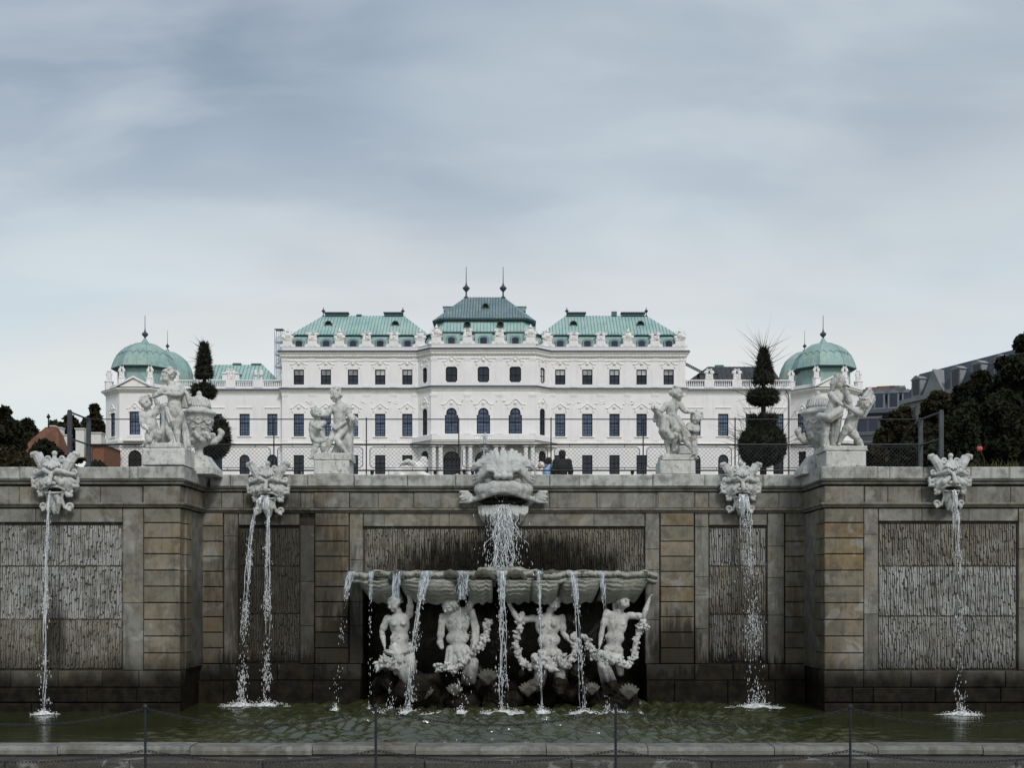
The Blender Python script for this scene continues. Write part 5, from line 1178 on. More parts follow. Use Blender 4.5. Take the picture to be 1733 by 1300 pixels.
# ================================================================== WATER MASKS
M['mouth'] = simple('mouth shade', (.012, .011, .009), .6)  # near-black colour standing in for the shade inside the mouths
def curl(S, c, r0, r1, turns, sx, th, y, k=.01, ph=0):
    """a carved volute in the plane of the wall"""
    n = int(14 * turns); P = []
    for i in range(n + 1): t = i / n; a = ph + sx * 2 * math.pi * turns * t; r = r0 + (r1 - r0) * t; P.append(v3(c[0] + r * math.cos(a), c[1] - y * t, c[2] + r * math.sin(a)))
    S.chain(P, list(np.linspace(th, th * 1.25, n + 1)), k)
def grotesque(px, Y0, y_top, y_bot, lab, variant, seed):
    """horned water mask: crest, horns, brow, face, leafy whiskers, open mouth, volute chin"""
    cx = X(px, Y0); zt = Z(y_top, Y0); zb_ = Z(y_bot, Y0); H = zt - zb_; u = H / 1.25; cz = zb_ + H * .5; yf = Y0 - .14
    root = thing('water_mask', lab, 'water mask', (cx, Y0, cz), 'grotesque water masks on the cascade wall')
    S = SDF((cx - .62 * u, Y0 - .66, zb_ - .06), (cx + .62 * u, Y0 + .12, zt + .06), .0092)
    p = lambda a, b, d=0.0: v3(cx + a * u, yf - d * u, cz + b * u)         # mask space, d towards the viewer
    rs = np.random.default_rng(seed); K = .007; j = lambda: rs.uniform(-.012, .012)
    S.ell(p(0, .08, .02), (.25 * u, .20 * u, .30 * u), None, .02); S.ell(p(0, .30, .0), (.22 * u, .18 * u, .14 * u), None, .03)
    for s in (-1, 1):
        # horns: broad fluted slabs standing up and outwards with rolled ends
        for t, dd in ((-.06, .0), (-.02, .03), (.02, .03), (.06, .0)): S.chain([p(s * (.18 + t), .24, .10 + dd), p(s * (.265 + t * 1.1), .42 + j(), .10 + dd), p(s * (.35 + t * 1.15), .57 + j(), .06 + dd)], [.030 * u, .036 * u, .032 * u], K)
        S.chain([p(s * .36, .585, .10), p(s * .425, .565, .10), p(s * .435, .515, .09)], [.040 * u, .038 * u, .024 * u], .012)
        # brow sweeping into scrolls, deep eyes
        S.chain([p(s * .02, .19, .26), p(s * .12, .245, .29), p(s * .22, .215, .22), p(s * .33, .19, .14)], [.034 * u, .046 * u, .044 * u, .036 * u], K)
        curl(S, p(s * .345, .235, .10), .055 * u, .012 * u, 1.3, s, .022 * u, -.04, K, ph=-math.pi / 2)
        S.ell(p(s * .125, .155, .27), (.080 * u, .10 * u, .050 * u), None, .008, 'sub'); S.ell(p(s * .125, .145, .17), .050 * u, None, .004)
        # slanting leaf cheeks
        S.chain([p(s * .08, .10, .24), p(s * .17, .02, .22), p(s * .24, -.10, .12)], [.050 * u, .068 * u, .030 * u], K)
        S.chain([p(s * .20, .10, .16), p(s * .28, .0, .13), p(s * .29, -.12, .08), p(s * .32, -.13, .10)], [.045 * u, .052 * u, .036 * u, .022 * u], K)
        for (a_, b_, c_, d_, e_, f_) in ((.24, .13, .36, .05, .42, .09), (.24, .06, .34, -.03, .41, .0), (.16, -.08, .24, -.19, .29, -.17)):
            S.chain([p(s * a_, b_, .12), p(s * c_, d_ + j(), .10), p(s * e_, f_ - .03, .08), p(s * (e_ + .005), f_ + .03, .10)], [.042 * u, .044 * u, .034 * u, .024 * u], K)
        # nostrils and moustache
        S.ell(p(s * .065, .0, .31), (.046 * u, .046 * u, .040 * u), None, .008); S.ell(p(s * .06, -.035, .34), .022 * u, None, .004, 'sub')
        S.chain([p(s * .03, -.055, .29), p(s * .11, -.055, .27), p(s * .20, -.10, .18)], [.028 * u, .032 * u, .022 * u], K)
        # chin plate with volutes
        curl(S, p(s * .255, -.40, .05), .075 * u, .014 * u, 1.35, -s, .022 * u, -.05, K, ph=-math.pi / 2)
        S.chain([p(s * .155, -.13, .14), p(s * .12, -.26, .10), p(s * .16, -.42, .06), p(s * .255, -.475, .04)], [.036 * u, .030 * u, .028 * u, .026 * u], K)
        S.chain([p(s * .05, -.20, .16), p(s * .075, -.34, .12), p(s * .03, -.53, .05)], [.055 * u, .055 * u, .022 * u], .012)
        if variant == 2:
            for t in (0, .05, .1): S.chain([p(s * .20, .26 - t, .14), p(s * .36, .22 - t * 1.6, .11), p(s * .45, .13 - t * 1.9, .05)], [.034 * u, .034 * u, .014 * u], K)
    S.cone(p(0, .20, .26), p(0, .02, .37), .034 * u, .052 * u, .012); S.ell(p(0, .0, .37), .046 * u, None, .008)
    S.ell(p(0, -.32, .05), (.10 * u, .08 * u, .19 * u), None, .015)
    # crest: bib and shell between scrolls with a knob
    for i in range(7): a_ = -.15 + .05 * i; S.chain([p(a_ * .6, .40, .20), p(a_, .29 + abs(a_) * .35, .25)], [.028 * u, .022 * u], K)
    S.ell(p(0, .41, .10), (.10 * u, .10 * u, .09 * u), None, .01)
    for s in (-1, 1): curl(S, p(s * .125, .475, .12), .058 * u, .012 * u, 1.4, s, .021 * u, -.05, K, ph=-math.pi / 2)
    S.ell(p(0, .575, .12), .052 * u, None, .006); S.cone(p(0, .45, .12), p(0, .55, .12), .045 * u, .034 * u, .008)
    # mouth
    S.ell(p(0.01, -.105, .26), (.165 * u, .22 * u, .040 * u), None, .006, 'sub')
    S.chain([p(-.14, -.155, .20), p(0, -.165, .24), p(.14, -.155, .20)], [.018 * u, .020 * u, .018 * u], .006)
    S.build('carved_face', M['mask'], root, tuple(wl(root)))
    mb = MB(); c = p(0, -.105, .10); mb.blob(tuple(c), (.16 * u, .05 * u, .04 * u), 10, 0); mb.build('mouth', M['mouth'], root, smooth=True)
    return p(0, -.12, .30)
m1 = grotesque(102, BY, 766, 879, 'carved grey mask with horns spouting one thin stream, on the left projecting bay', 1, 1)
m2 = grotesque(458, RY, 783, 884, 'carved white mask with horns pouring two streams, left of the central basin', 1, 2)
m3 = grotesque(1250, RY, 784, 880, 'carved white mask with leaf cheeks spilling spray, right of the central basin', 2, 3)
m4 = grotesque(1600, BY, 770, 872, 'carved grey mask with horns spouting one stream, on the right projecting bay', 1, 4)
# great central mask
Y0 = RY; cx = X(852, Y0); u = 1.0
CM = thing('central_water_mask', 'great white carved monster mask with plumed brow gushing water into the central basin', 'water mask', (cx, Y0, Z(820, Y0)))
S = SDF((cx - 1.0, Y0 - .90, Z(862, Y0)), (cx + 1.0, Y0 + .35, Z(755, Y0)), .0112)
p = lambda px, py, d=0.0: v3(X(px, Y0), Y0 - .12 - d, Z(py, Y0))
K = .008; rs = np.random.default_rng(12)
S.ell(p(853, 829, .12), (.56, .34, .15), None, .03); S.ell(p(853, 808, .10), (.36, .30, .26), None, .05); S.ell(p(853, 788, .0), (.34, .26, .24), None, .05)
for s in (-1, 1):
    m = lambda a, py, d=0.0: v3(cx + s * a / 80. + .005, Y0 - .12 - d, Z(py, Y0))
    # eye hollows beside the snout under rolling lids
    S.ell(m(22, 815, .40), (.15, .22, .085), None, .012, 'sub'); S.ell(m(13.5, 819.5, .44), (.06, .12, .04), None, .008, 'sub'); S.ell(m(24, 816, .22), (.10, .09, .075), None, .006)
    for i, (dy, out) in enumerate(((0, 0), (-5, 2), (-10, 3))):
        S.chain([m(11, 808 + dy * .6, .42), m(17, 801 + dy, .44 - i * .04), m(26, 800 + dy, .42 - i * .04), m(34, 808 + dy, .34 - i * .03), m(42, 817 + dy, .24), m(50 + out, 820.5 + dy * 1.1, .14)], [.035, .045, .05, .048, .042, .016], K)
    # flame like locks sweeping up and over to the side
    for i in range(6):
        t = i / 5; S.chain([m(5 + 6 * t, 804 - 2 * t, .40), m(9 + 13 * t, 787 - 0 * t + 2 * t, .34 - .02 * i), m(12 + 24 * t, 773 + 12 * t, .20 - .02 * i), m(14 + 34 * t, 765 + 24 * t ** 1.3, .08), m(17 + 38 * t, 764 + 32 * t ** 1.2, .04)], [.04, .062, .066, .045, .012], K)
        S.chain([m(7 + 6 * t, 803 - 2 * t, .36), m(13 + 13 * t, 789 + 3 * t, .26 - .02 * i), m(17 + 25 * t, 778 + 13 * t, .12), m(20 + 33 * t, 774 + 24 * t, .02)], [.03, .042, .045, .02], K)
    # snout
    S.ell(m(9.5, 811.5, .46), (.085, .11, .065), None, .02); S.ell(m(10, 819, .52), (.045, .08, .022), None, .006, 'sub')
    # upper lip, creased, drooping to the corners
    S.chain([m(0, 834.5, .46), m(16, 836.5, .43), m(32, 843, .30), m(47, 846.5, .14), m(60, 850, .06)], [.055, .062, .058, .046, .036], .05); S.chain([m(0, 825, .44), m(16, 827, .42), m(36, 833, .28)], [.085, .10, .10], .05); S.chain([m(0, 830, .42), m(18, 832, .40), m(38, 839, .22)], [.08, .09, .08], .05)
    S.ell(m(36, 831, .16), (.17, .18, .13), None, .05); S.chain([m(3, 829.8, .55), m(20, 832, .52), m(34, 838, .40)], [.008, .010, .006], .006, 'sub'); S.chain([m(8, 821, .56), m(24, 824, .53), m(36, 826, .42)], [.006, .009, .005], .006, 'sub')
    # clawed paws at the sides
    for i in range(4): S.chain([m(52, 848 - i * 1.2, .08), m(61, 846 - i * 3.4, .13), m(69 + (i % 2) * 3, 847.5 - i * 4.3, .10), m(72 + (i % 2) * 2, 850 - i * 4.2, .06)], [.045, .042, .030, .012], .005)
    S.chain([m(46, 847, .1), m(60, 851, .12), m(74, 852, .05)], [.045, .042, .016], .01)
for i in range(7):                                            # fan of reeds over the brow
    a = (i - 3) * 3.2; S.chain([p(853 + a * .55, 806, .44), p(853 + a * .9, 788, .36), p(852 + a * 1.25, 765 + abs(a) * .5 + rs.uniform(-1.5, 1.5), .16)], [.022, .034, .018], .004)
S.cone(p(853.5, 800, .40), p(853.5, 812, .52), .05, .07, .02)
S.ell(p(853, 853, .22), (.50, .46, .135), None, .012, 'sub')
S.build('carved_face', M['mask'], CM, tuple(wl(CM)))
mb = MB(); mb.blob((cx, Y0 - .04, Z(850, Y0)), (.52, .07, .10), 12, 0); mb.build('mouth', M['mouth'], CM, smooth=True)
S = SDF((cx - .66, Y0 - .55, Z(908, Y0)), (cx + .66, Y0 + .1, Z(848, Y0)), .0112); rs = np.random.default_rng(5)
for i in range(40):
    a = -41 + 82 * i / 39 + rs.uniform(-.8, .8); L = (43 - 18 * abs(a / 42) ** 1.6) * rs.uniform(.62, 1.05); d = .30 - .16 * (a / 42) ** 2; w = rs.uniform(.018, .040)
    S.chain([v3(cx + a / 80, Y0 - d - .02, Z(858 + abs(a) * .05, Y0)), v3(cx + a * .97 / 80, Y0 - d - .03 - rs.uniform(0, .05), Z(858 + L * .5, Y0)), v3(cx + a * .90 / 80, Y0 - d * .7, Z(858 + L * .95, Y0))], [w, w * 1.1, .008], .005)
S.ell((cx, Y0 - .02, Z(868, Y0)), (.42, .17, .12), None, .02)
S.build('stone_beard', M['mask'], CM, tuple(wl(CM)))
# ================================================================== CENTRAL BASIN
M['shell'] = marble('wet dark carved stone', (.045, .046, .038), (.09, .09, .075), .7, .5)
bx0, bx1 = X(582, 21.6), X(1121, 21.6); bcx = (bx0 + bx1) / 2; bw = (bx1 - bx0) / 2; zlip = Z(967.5, 21.3)
BAS = thing('fountain_basin', 'wide carved stone basin with rippled scalloped underside carried by the four figures', 'fountain basin', (bcx, 22.4, zlip))
def bfront(u):                                                # plan of the lip, u from -1 to 1
    a = abs(u); y = 21.15 + .75 * a ** 3.2 + .12 * math.sin(a * 9.0) * (1 - a)
    return bcx + bw * u, y if a < .985 else 22.6
n = 180; us = np.linspace(-1, 1, n + 1); rs = np.random.default_rng(2)
lump = np.interp(np.linspace(0, 1, n + 1), np.linspace(0, 1, 44), rs.normal(size=44)) * .065
mb = MB(); V = []; prof = [(.55, .0), (.06, .008), (-.02, -.012), (-.05, -.05), (-.035, -.09), (.03, -.115), (.07, -.125), (.03, -.145), (-.005, -.175), (.03, -.205), (.12, -.225), (.25, -.235)]
def lobes(u): return .05 * abs(math.sin(u * 17.0)) - .03
for i, u in enumerate(us):
    x, y = bfront(u)
    for k, (o, dz) in enumerate(prof): V.append((bcx + (x - bcx) * (1 - .05 * max(0, o)), y + o + lump[i] + lobes(u) * (k > 1), zlip + dz + lump[i] * .35 * (k > 0) + .012 * rs.normal() * (1 < k < 7)))
k = len(prof); F = [(i * k + j, (i + 1) * k + j, (i + 1) * k + j + 1, i * k + j + 1) for i in range(n) for j in range(k - 1)]
mb.add(V, F); mb.build('lip', M['basin'], BAS, smooth=True)
# rippled shells under the lip
edges_ = [-.925, -.62, -.30, -.175, -.05, .22, .30, .52, .92]; shells = [(-.93, -.66, 0), (-.66, -.28, 0), (-.24, -.06, 1), (-.02, .20, 0), (.17, .36, 1), (.35, .62, 0), (.62, .93, 0)]
for a, b, kind in shells:
    mb = MB(); n, m = 46, 26; V = []
    for i in range(n + 1):
        u = a + (b - a) * i / n; e = (i / n * 2 - 1); bulge = .36 * math.sqrt(max(0, 1 - e ** 4)); x, y = bfront(u)
        for j in range(m + 1):
            v = j / m; ins = .14 + .50 * v ** 2.2; rip = (.014 + .010 * math.sin(e * 3 + a * 5 + v * 4)) * math.sin(v * 34 + .9 * math.sin(e * 6.5 + a * 9 + v * 2) + .5 * math.sin(e * 17 + 3 * a)) * min(1, 4 * (1 - abs(e)))
            xx = bcx + (x - bcx) * (1 - .06 * v); V.append((xx - (e * .04 * v), y + ins + .16 - bulge - rip - (.10 if kind else 0), zlip - .18 - v * (.47 - .05 * abs(e) + .02 * math.sin(e * 9)) + rip * .25))
    F = [(i * (m + 1) + j, (i + 1) * (m + 1) + j, (i + 1) * (m + 1) + j + 1, i * (m + 1) + j + 1) for i in range(n) for j in range(m)]
    mb.add(V, F); mb.build('shell', M['basin'], BAS, smooth=True)
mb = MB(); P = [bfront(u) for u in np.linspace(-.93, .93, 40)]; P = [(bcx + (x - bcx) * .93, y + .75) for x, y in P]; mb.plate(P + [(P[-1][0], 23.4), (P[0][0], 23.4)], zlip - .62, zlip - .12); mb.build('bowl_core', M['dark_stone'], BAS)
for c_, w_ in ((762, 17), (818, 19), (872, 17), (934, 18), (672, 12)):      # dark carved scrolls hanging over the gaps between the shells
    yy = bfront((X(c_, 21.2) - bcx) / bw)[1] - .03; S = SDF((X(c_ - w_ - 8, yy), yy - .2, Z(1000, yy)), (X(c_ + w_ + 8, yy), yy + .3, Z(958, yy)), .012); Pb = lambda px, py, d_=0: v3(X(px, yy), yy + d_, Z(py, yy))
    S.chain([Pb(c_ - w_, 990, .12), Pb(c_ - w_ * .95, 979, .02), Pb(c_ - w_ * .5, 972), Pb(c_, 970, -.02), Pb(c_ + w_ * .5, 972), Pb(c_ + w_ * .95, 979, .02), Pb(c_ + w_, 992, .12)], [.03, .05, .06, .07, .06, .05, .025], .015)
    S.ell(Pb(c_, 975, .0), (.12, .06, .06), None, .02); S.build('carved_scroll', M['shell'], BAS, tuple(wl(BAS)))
# stones and spray seat on the basin floor under the fall
for i in range(26):
    x = X(random.choice([random.uniform(800, 905), random.uniform(815, 890)]), 22); mb = MB(); mb.blob((x, random.uniform(21.7, 22.3), zlip + .03), (random.uniform(.05, .12), random.uniform(.05, .1), random.uniform(.03, .08)), 7, .25); mb.build('pebble', M['basin'], BAS, smooth=True)
mb = MB(); P = [bfront(u) for u in np.linspace(-.985, .985, 60)]; mb.plate([(x * 1, y + .03) for x, y in P] + [(P[-1][0], 22.9), (P[0][0], 22.9)], zlip - .1, zlip + .012); mb.build('basin_water', M['water'], BAS)
# ================================================================== FIGURES CARRYING THE BASIN
Y0 = 21.85; q = mk(Y0); AU = .0115
def atlas(lab): return thing('basin_figure', lab, 'carved figure', (0, Y0, 0), 'stone figures carrying the basin')
def garland(root, pts, n, r, seed, dark=False):
    """swag of leaves, shells and fruit carved as one mass"""
    rs = np.random.default_rng(seed); P = [v3(*p) for p in pts]; A = np.array(P); S = SDF(A.min(0) - r * 2.6, A.max(0) + r * 2.6, .0115)
    for i in range(len(P) - 1): S.cone(P[i], P[i + 1], r * .72, r * .68, .01)
    for t in np.linspace(0, len(P) - 1.001, n):
        i = int(t); c = P[i] + (P[i + 1] - P[i]) * (t - i)
        for k in range(3):
            o = np.clip(rs.normal(size=3), -1.25, 1.25) * r * .72; o[1] -= abs(rs.normal()) * r * .35; d_ = unit(rs.normal(size=3) * np.array([1, .5, 1])); q_ = c + o; L = r * rs.uniform(.6, 1.3)
            if k == 0: S.ell(q_, r * rs.uniform(.32, .58), None, .004)
            else: S.chain([q_ - d_ * L * .5, q_, q_ + d_ * L * .7], [r * .18, r * .38, r * .07], .004)
    S.build('garland', M['figure'], root, tuple(wl(root)))
a1 = atlas('carved woman looking down with one arm raised to the basin, leftmost of the four bearers')
S = SDF(q(632, 1165, -.5), q(712, 972, .5), AU)
fig(S, dict(head=q(668, 1020, -.12), fwd=(-.5, -.75, -.45), neck=q(674, 1035, -.04), shl=q(656, 1047), shr=q(693, 1041), chest=q(676, 1057), waist=q(676.5, 1081), pelvis=q(679, 1100),
    ell=q(646.5, 1069, -.04), hal=q(651.5, 1093, -.10), elr=q(696, 1020, -.20), har=q(693.5, 992, -.24), knl=q(672, 1138, -.12), knr=q(692, 1144, -.10)), .162, 1.08, 1, 41, 'curls')
S.build('body', M['figure'], a1, (0, Y0, 0))
S = SDF(q(640, 1172, -.5), q(715, 1080, .5), .013)
folds(S, [q(668, 1095, -.1), q(680, 1125, -.22), q(694, 1160, -.15)], .07, 9, .05, 42); folds(S, [q(694, 1095, .0), q(699, 1125, -.05), q(696, 1160, -.05)], .06, 6, .035, 43); folds(S, [q(655, 1103, -.1), q(676, 1108, -.2), q(698, 1098, -.1)], .035, 6, .03, 44)
S.build('drapery', M['figure'], a1, (0, Y0, 0)); garland(a1, [q(642, 1128, -.2), q(652, 1116, -.25), q(668, 1128, -.28), q(684, 1122, -.25)], 22, .085, 45)
a2 = atlas('carved man bowed under the basin with long wet hair, second bearer from the left')
S = SDF(q(735, 1165, -.5), q(822, 968, .5), AU)
fig(S, dict(head=q(760, 1024, -.16), fwd=(-.5, -.7, -.75), up=(-.2, -.5, .8), neck=q(770, 1031, -.04), shl=q(749, 1044, -.02), shr=q(792, 1030, .02), chest=q(774, 1052), waist=q(774.5, 1080), pelvis=q(775, 1100),
    ell=q(745, 1088, -.06), elr=q(803, 1010, -.02), har=q(775, 990, -.22), knl=q(768, 1136, -.12), knr=q(803, 1122, -.18), anr=q(797, 1150, .0)), .165, 1.12, 0, 51, 'long')
S.chain([q(745, 1088, -.06), q(748, 1096, -.07)], [.07, .045], .02); S.build('body', M['figure'], a2, (0, Y0, 0))
S = SDF(q(735, 1170, -.5), q(825, 1030, .5), .013); folds(S, [q(797, 1036, .1), q(804, 1065, .06), q(803, 1100, .05)], .06, 6, .03, 52); folds(S, [q(786, 1104, -.1), q(800, 1125, -.16), q(797, 1150, -.1)], .08, 7, .045, 53); folds(S, [q(762, 1100, -.1), q(760, 1125, -.12)], .06, 5, .03, 56); S.build('drapery', M['figure'], a2, (0, Y0, 0))
garland(a2, [q(742, 1131, -.2), q(756, 1126, -.25), q(772, 1132, -.28), q(786, 1118, -.28), q(804, 1100, -.25), q(818, 1092, -.15), q(823, 1072, -.1), q(826, 1052, .0)], 44, .075, 54)
a3 = atlas('carved woman facing forward with curly dark hair and arms spread, third bearer from the left')
S = SDF(q(848, 1165, -.5), q(988, 975, .5), AU)
fig(S, dict(head=q(938, 1018, -.14), fwd=(.15, -.85, -.5), neck=q(931, 1034, -.03), shl=q(905, 1047), shr=q(951, 1046), chest=q(927, 1059), waist=q(929, 1084), pelvis=q(931, 1106),
    ell=q(877, 1050, -.08), hal=q(861, 1022, -.18), elr=q(953, 1072, -.02), har=q(965, 1086, -.18), knl=q(917, 1142, -.10), knr=q(944, 1142, -.10)), .16, 1.08, 1, 61, 'curls')
S.build('body', M['figure'], a3, (0, Y0, 0))
garland(a3, [q(905, 1112, -.16), q(918, 1120, -.24), q(934, 1122, -.26), q(950, 1114, -.2)], 16, .12, 63); S = SDF(q(895, 1172, -.5), q(985, 1090, .5), .013); folds(S, [q(920, 1110, -.05), q(915, 1140, -.12), q(912, 1160, -.1)], .10, 6, .04, 64); folds(S, [q(942, 1110, -.05), q(946, 1140, -.12), q(950, 1160, -.1)], .10, 6, .04, 65); S.build('drapery', M['figure'], a3, (0, Y0, 0))
garland(a3, [q(884, 1040, -.1), q(878, 1066, -.12), q(873, 1092, -.1), q(881, 1118, -.12), q(896, 1128, -.18), q(916, 1124, -.26), q(940, 1120, -.28), q(960, 1124, -.24), q(971, 1104, -.2), q(974, 1084, -.16), q(968, 1076, -.2)], 62, .075, 71)
a4 = atlas('carved man leaning back with bent raised arms, rightmost of the four bearers')
S = SDF(q(1000, 1165, -.5), q(1115, 970, .5), AU)
fig(S, dict(head=q(1054, 1021, -.06), fwd=(.35, -.75, .45), up=(.25, .35, .9), neck=q(1048, 1036, -.03), shl=q(1027, 1037), shr=q(1065, 1042), chest=q(1044, 1056), waist=q(1040, 1080), pelvis=q(1038, 1100),
    ell=q(1019, 1064, -.06), hal=q(1014, 1092, -.14), elr=q(1088, 1044, -.10), har=q(1097, 1015, -.14), knl=q(1024, 1136, -.14), knr=q(1050, 1140, -.06)), .155, 1.1, 0, 72, 'curls')
limb(S, [q(1043, 1036, .1), q(1040, 1008, .05), q(1046, 990, -.12)], [.065, .055, .04], .03); hand(S, q(1046, 990, -.12), (.5, -.2, 1), (0, -1, 0), .15, .6)
S.build('body', M['figure'], a4, (0, Y0, 0))
S = SDF(q(1000, 1172, -.5), q(1075, 1090, .5), .013); folds(S, [q(1018, 1108, -.12), q(1022, 1130, -.2), q(1030, 1155, -.12)], .07, 7, .045, 73); folds(S, [q(1026, 1106, -.16), q(1048, 1112, -.16)], .045, 5, .03, 74); S.build('drapery', M['figure'], a4, (0, Y0, 0))
garland(a4, [q(990, 1078, -.02), q(998, 1092, -.1), q(1006, 1112, -.16), q(1022, 1112, -.24), q(1038, 1118, -.26), q(1056, 1126, -.24), q(1070, 1114, -.16), q(1074, 1092, -.1), q(1080, 1070, -.1), q(1086, 1052, -.15), q(1092, 1064, -.1)], 58, .072, 75)
# rocks, shells and fins at their feet
random.seed(21)
def rough_rock(c, s, seed):
    rs = np.random.default_rng(seed); n, m = 18, 12; K_ = rs.normal(size=(7, 3)) * 2.2; ph = rs.uniform(0, 6, 7); V = []; F = []; ax = rs.uniform(.7, 1.35, 3)
    for i in range(m + 1):
        t = math.pi * i / m
        for k in range(n):
            a = 2 * math.pi * k / n; p = np.array([math.sin(t) * math.cos(a), math.sin(t) * math.sin(a), math.cos(t)]); h = sum(math.sin(float(K_[j] @ p) * (1 + .5 * j) + ph[j]) / (1 + .7 * j) for j in range(7)); p = p * ax * s * (1 + .17 * h); V.append(tuple(c + p))
    for i in range(m):
        for k in range(n): q_ = (k + 1) % n; F.append((i * n + k, (i + 1) * n + k, (i + 1) * n + q_, i * n + q_))
    mb = MB(); mb.add(V, F); return mb
zones = ['below the leftmost bearer', 'below the bowed man', 'under the middle of the basin', 'below the woman facing forward', 'below the rightmost bearer']
for i in range(58):
    px = random.uniform(628, 1092); big = i < 26; s = random.uniform(.20, .36) if big else random.uniform(.08, .18); c = np.array([X(px, 21.9), random.uniform(21.75, 22.6), random.uniform(-.05, .42) if big else random.uniform(.05, .75)])
    o = rough_rock(c, s, i).build('rock', M['dark_stone'], None, tuple(c)); z_ = zones[min(4, int((px - 628) / 93))]; tag(o, f'{"large" if big else "small"} wet dark rock {z_}', 'rock', f'dark rocks {z_}')
for px, py, s in ((826, 1140, 1), (893, 1160, .9), (903, 1150, .7), (720, 1165, .9), (1062, 1165, 1.), (1000, 1158, .8), (770, 1160, .8)):
    S = SDF(q(px - 26, py + 26, -.6), q(px + 26, py - 26, .1), .013); c = v3(*q(px, py + 14, -.2))
    for i in range(7): a = -.9 + 1.8 * i / 6; S.chain([c, c + v3(math.sin(a) * .15, -.06, math.cos(a) * .16) * s, c + v3(math.sin(a) * .24, -.02, math.cos(a) * .26) * s], [.05 * s, .05 * s, .025 * s], .01)
    o = S.build('stone_shell', M['shell'], None, tuple(c)); tag(o, 'dark wet carved shell among the rocks under the basin', 'stone shell', 'carved shells under the basin')
# ================================================================== FALLING WATER
def water_white():
    g = G('falling water'); f = g.noise(16, 3, .6)
    m = g.out(g.mix(g.rng(f, .35, .7), (.62, .68, .74), (.90, .93, .95)), .12, bump=f, dist=.01, spec=.8)
    lw = g.rng(g.noise(17, 3, .6, st=(1, 1, .35)), .34, .60, .35, .97); g.l(lw, g.b.inputs['Alpha']); return m
M['fall'] = water_white()
def strand_mat():
    g = G('falling water strand'); f = g.noise(13, 4, .6, st=(1.6, 1.6, .28)); m = g.out(g.mix(g.rng(f, .38, .62), (.45, .52, .58), (.88, .91, .93)), .1, bump=f, dist=.02, spec=.9); g.l(g.rng(f, .36, .66, .10, .74), g.b.inputs['Alpha']); return m
M['strand'] = strand_mat()
M['drop'] = (lambda g: (g.out((.80, .84, .87), .15, spec=.8), g.l(.60, g.b.inputs['Alpha']))[0])(G('water drops'))
def film_mat():
    g = G('clear water film'); m = g.out((.55, .64, .74), .08, spec=.9); g.l(g.rng(g.noise(14, 3, .6, st=(1.6, 1, .3)), .40, .72, .10, .75), g.b.inputs['Alpha']); return m
M['film'] = film_mat()
def foam_mat():
    g = G('white foam'); f = g.noise(30, 3, .6); m = g.out(g.mix(g.rng(f, .3, .7), (.62, .66, .68), (.88, .90, .91)), .5, bump=f, dist=.01); g.l(g.rng(f, .34, .56, .1, 1.0), g.b.inputs['Alpha']); return m
M['foam'] = foam_mat()
def drops_mesh(pts, rs):
    V = []; F = []
    base = np.array([(0, 0, 1), (.5, 0, 0), (0, .5, 0), (-.5, 0, 0), (0, -.5, 0), (0, 0, -.8)]); fc = np.array([(0, 1, 2), (0, 2, 3), (0, 3, 4), (0, 4, 1), (5, 2, 1), (5, 3, 2), (5, 4, 3), (5, 1, 4)])
    P = np.array(pts, np.float32); n = len(P); V = (P[:, None, :3] + base[None] * np.stack([P[:, 3], P[:, 3], P[:, 4]], -1)[:, None]).reshape(-1, 3); F = (fc[None] + np.arange(n)[:, None, None] * 6).reshape(-1, 3)
    return mesh_np('droplets', V, F, M['drop'], True)
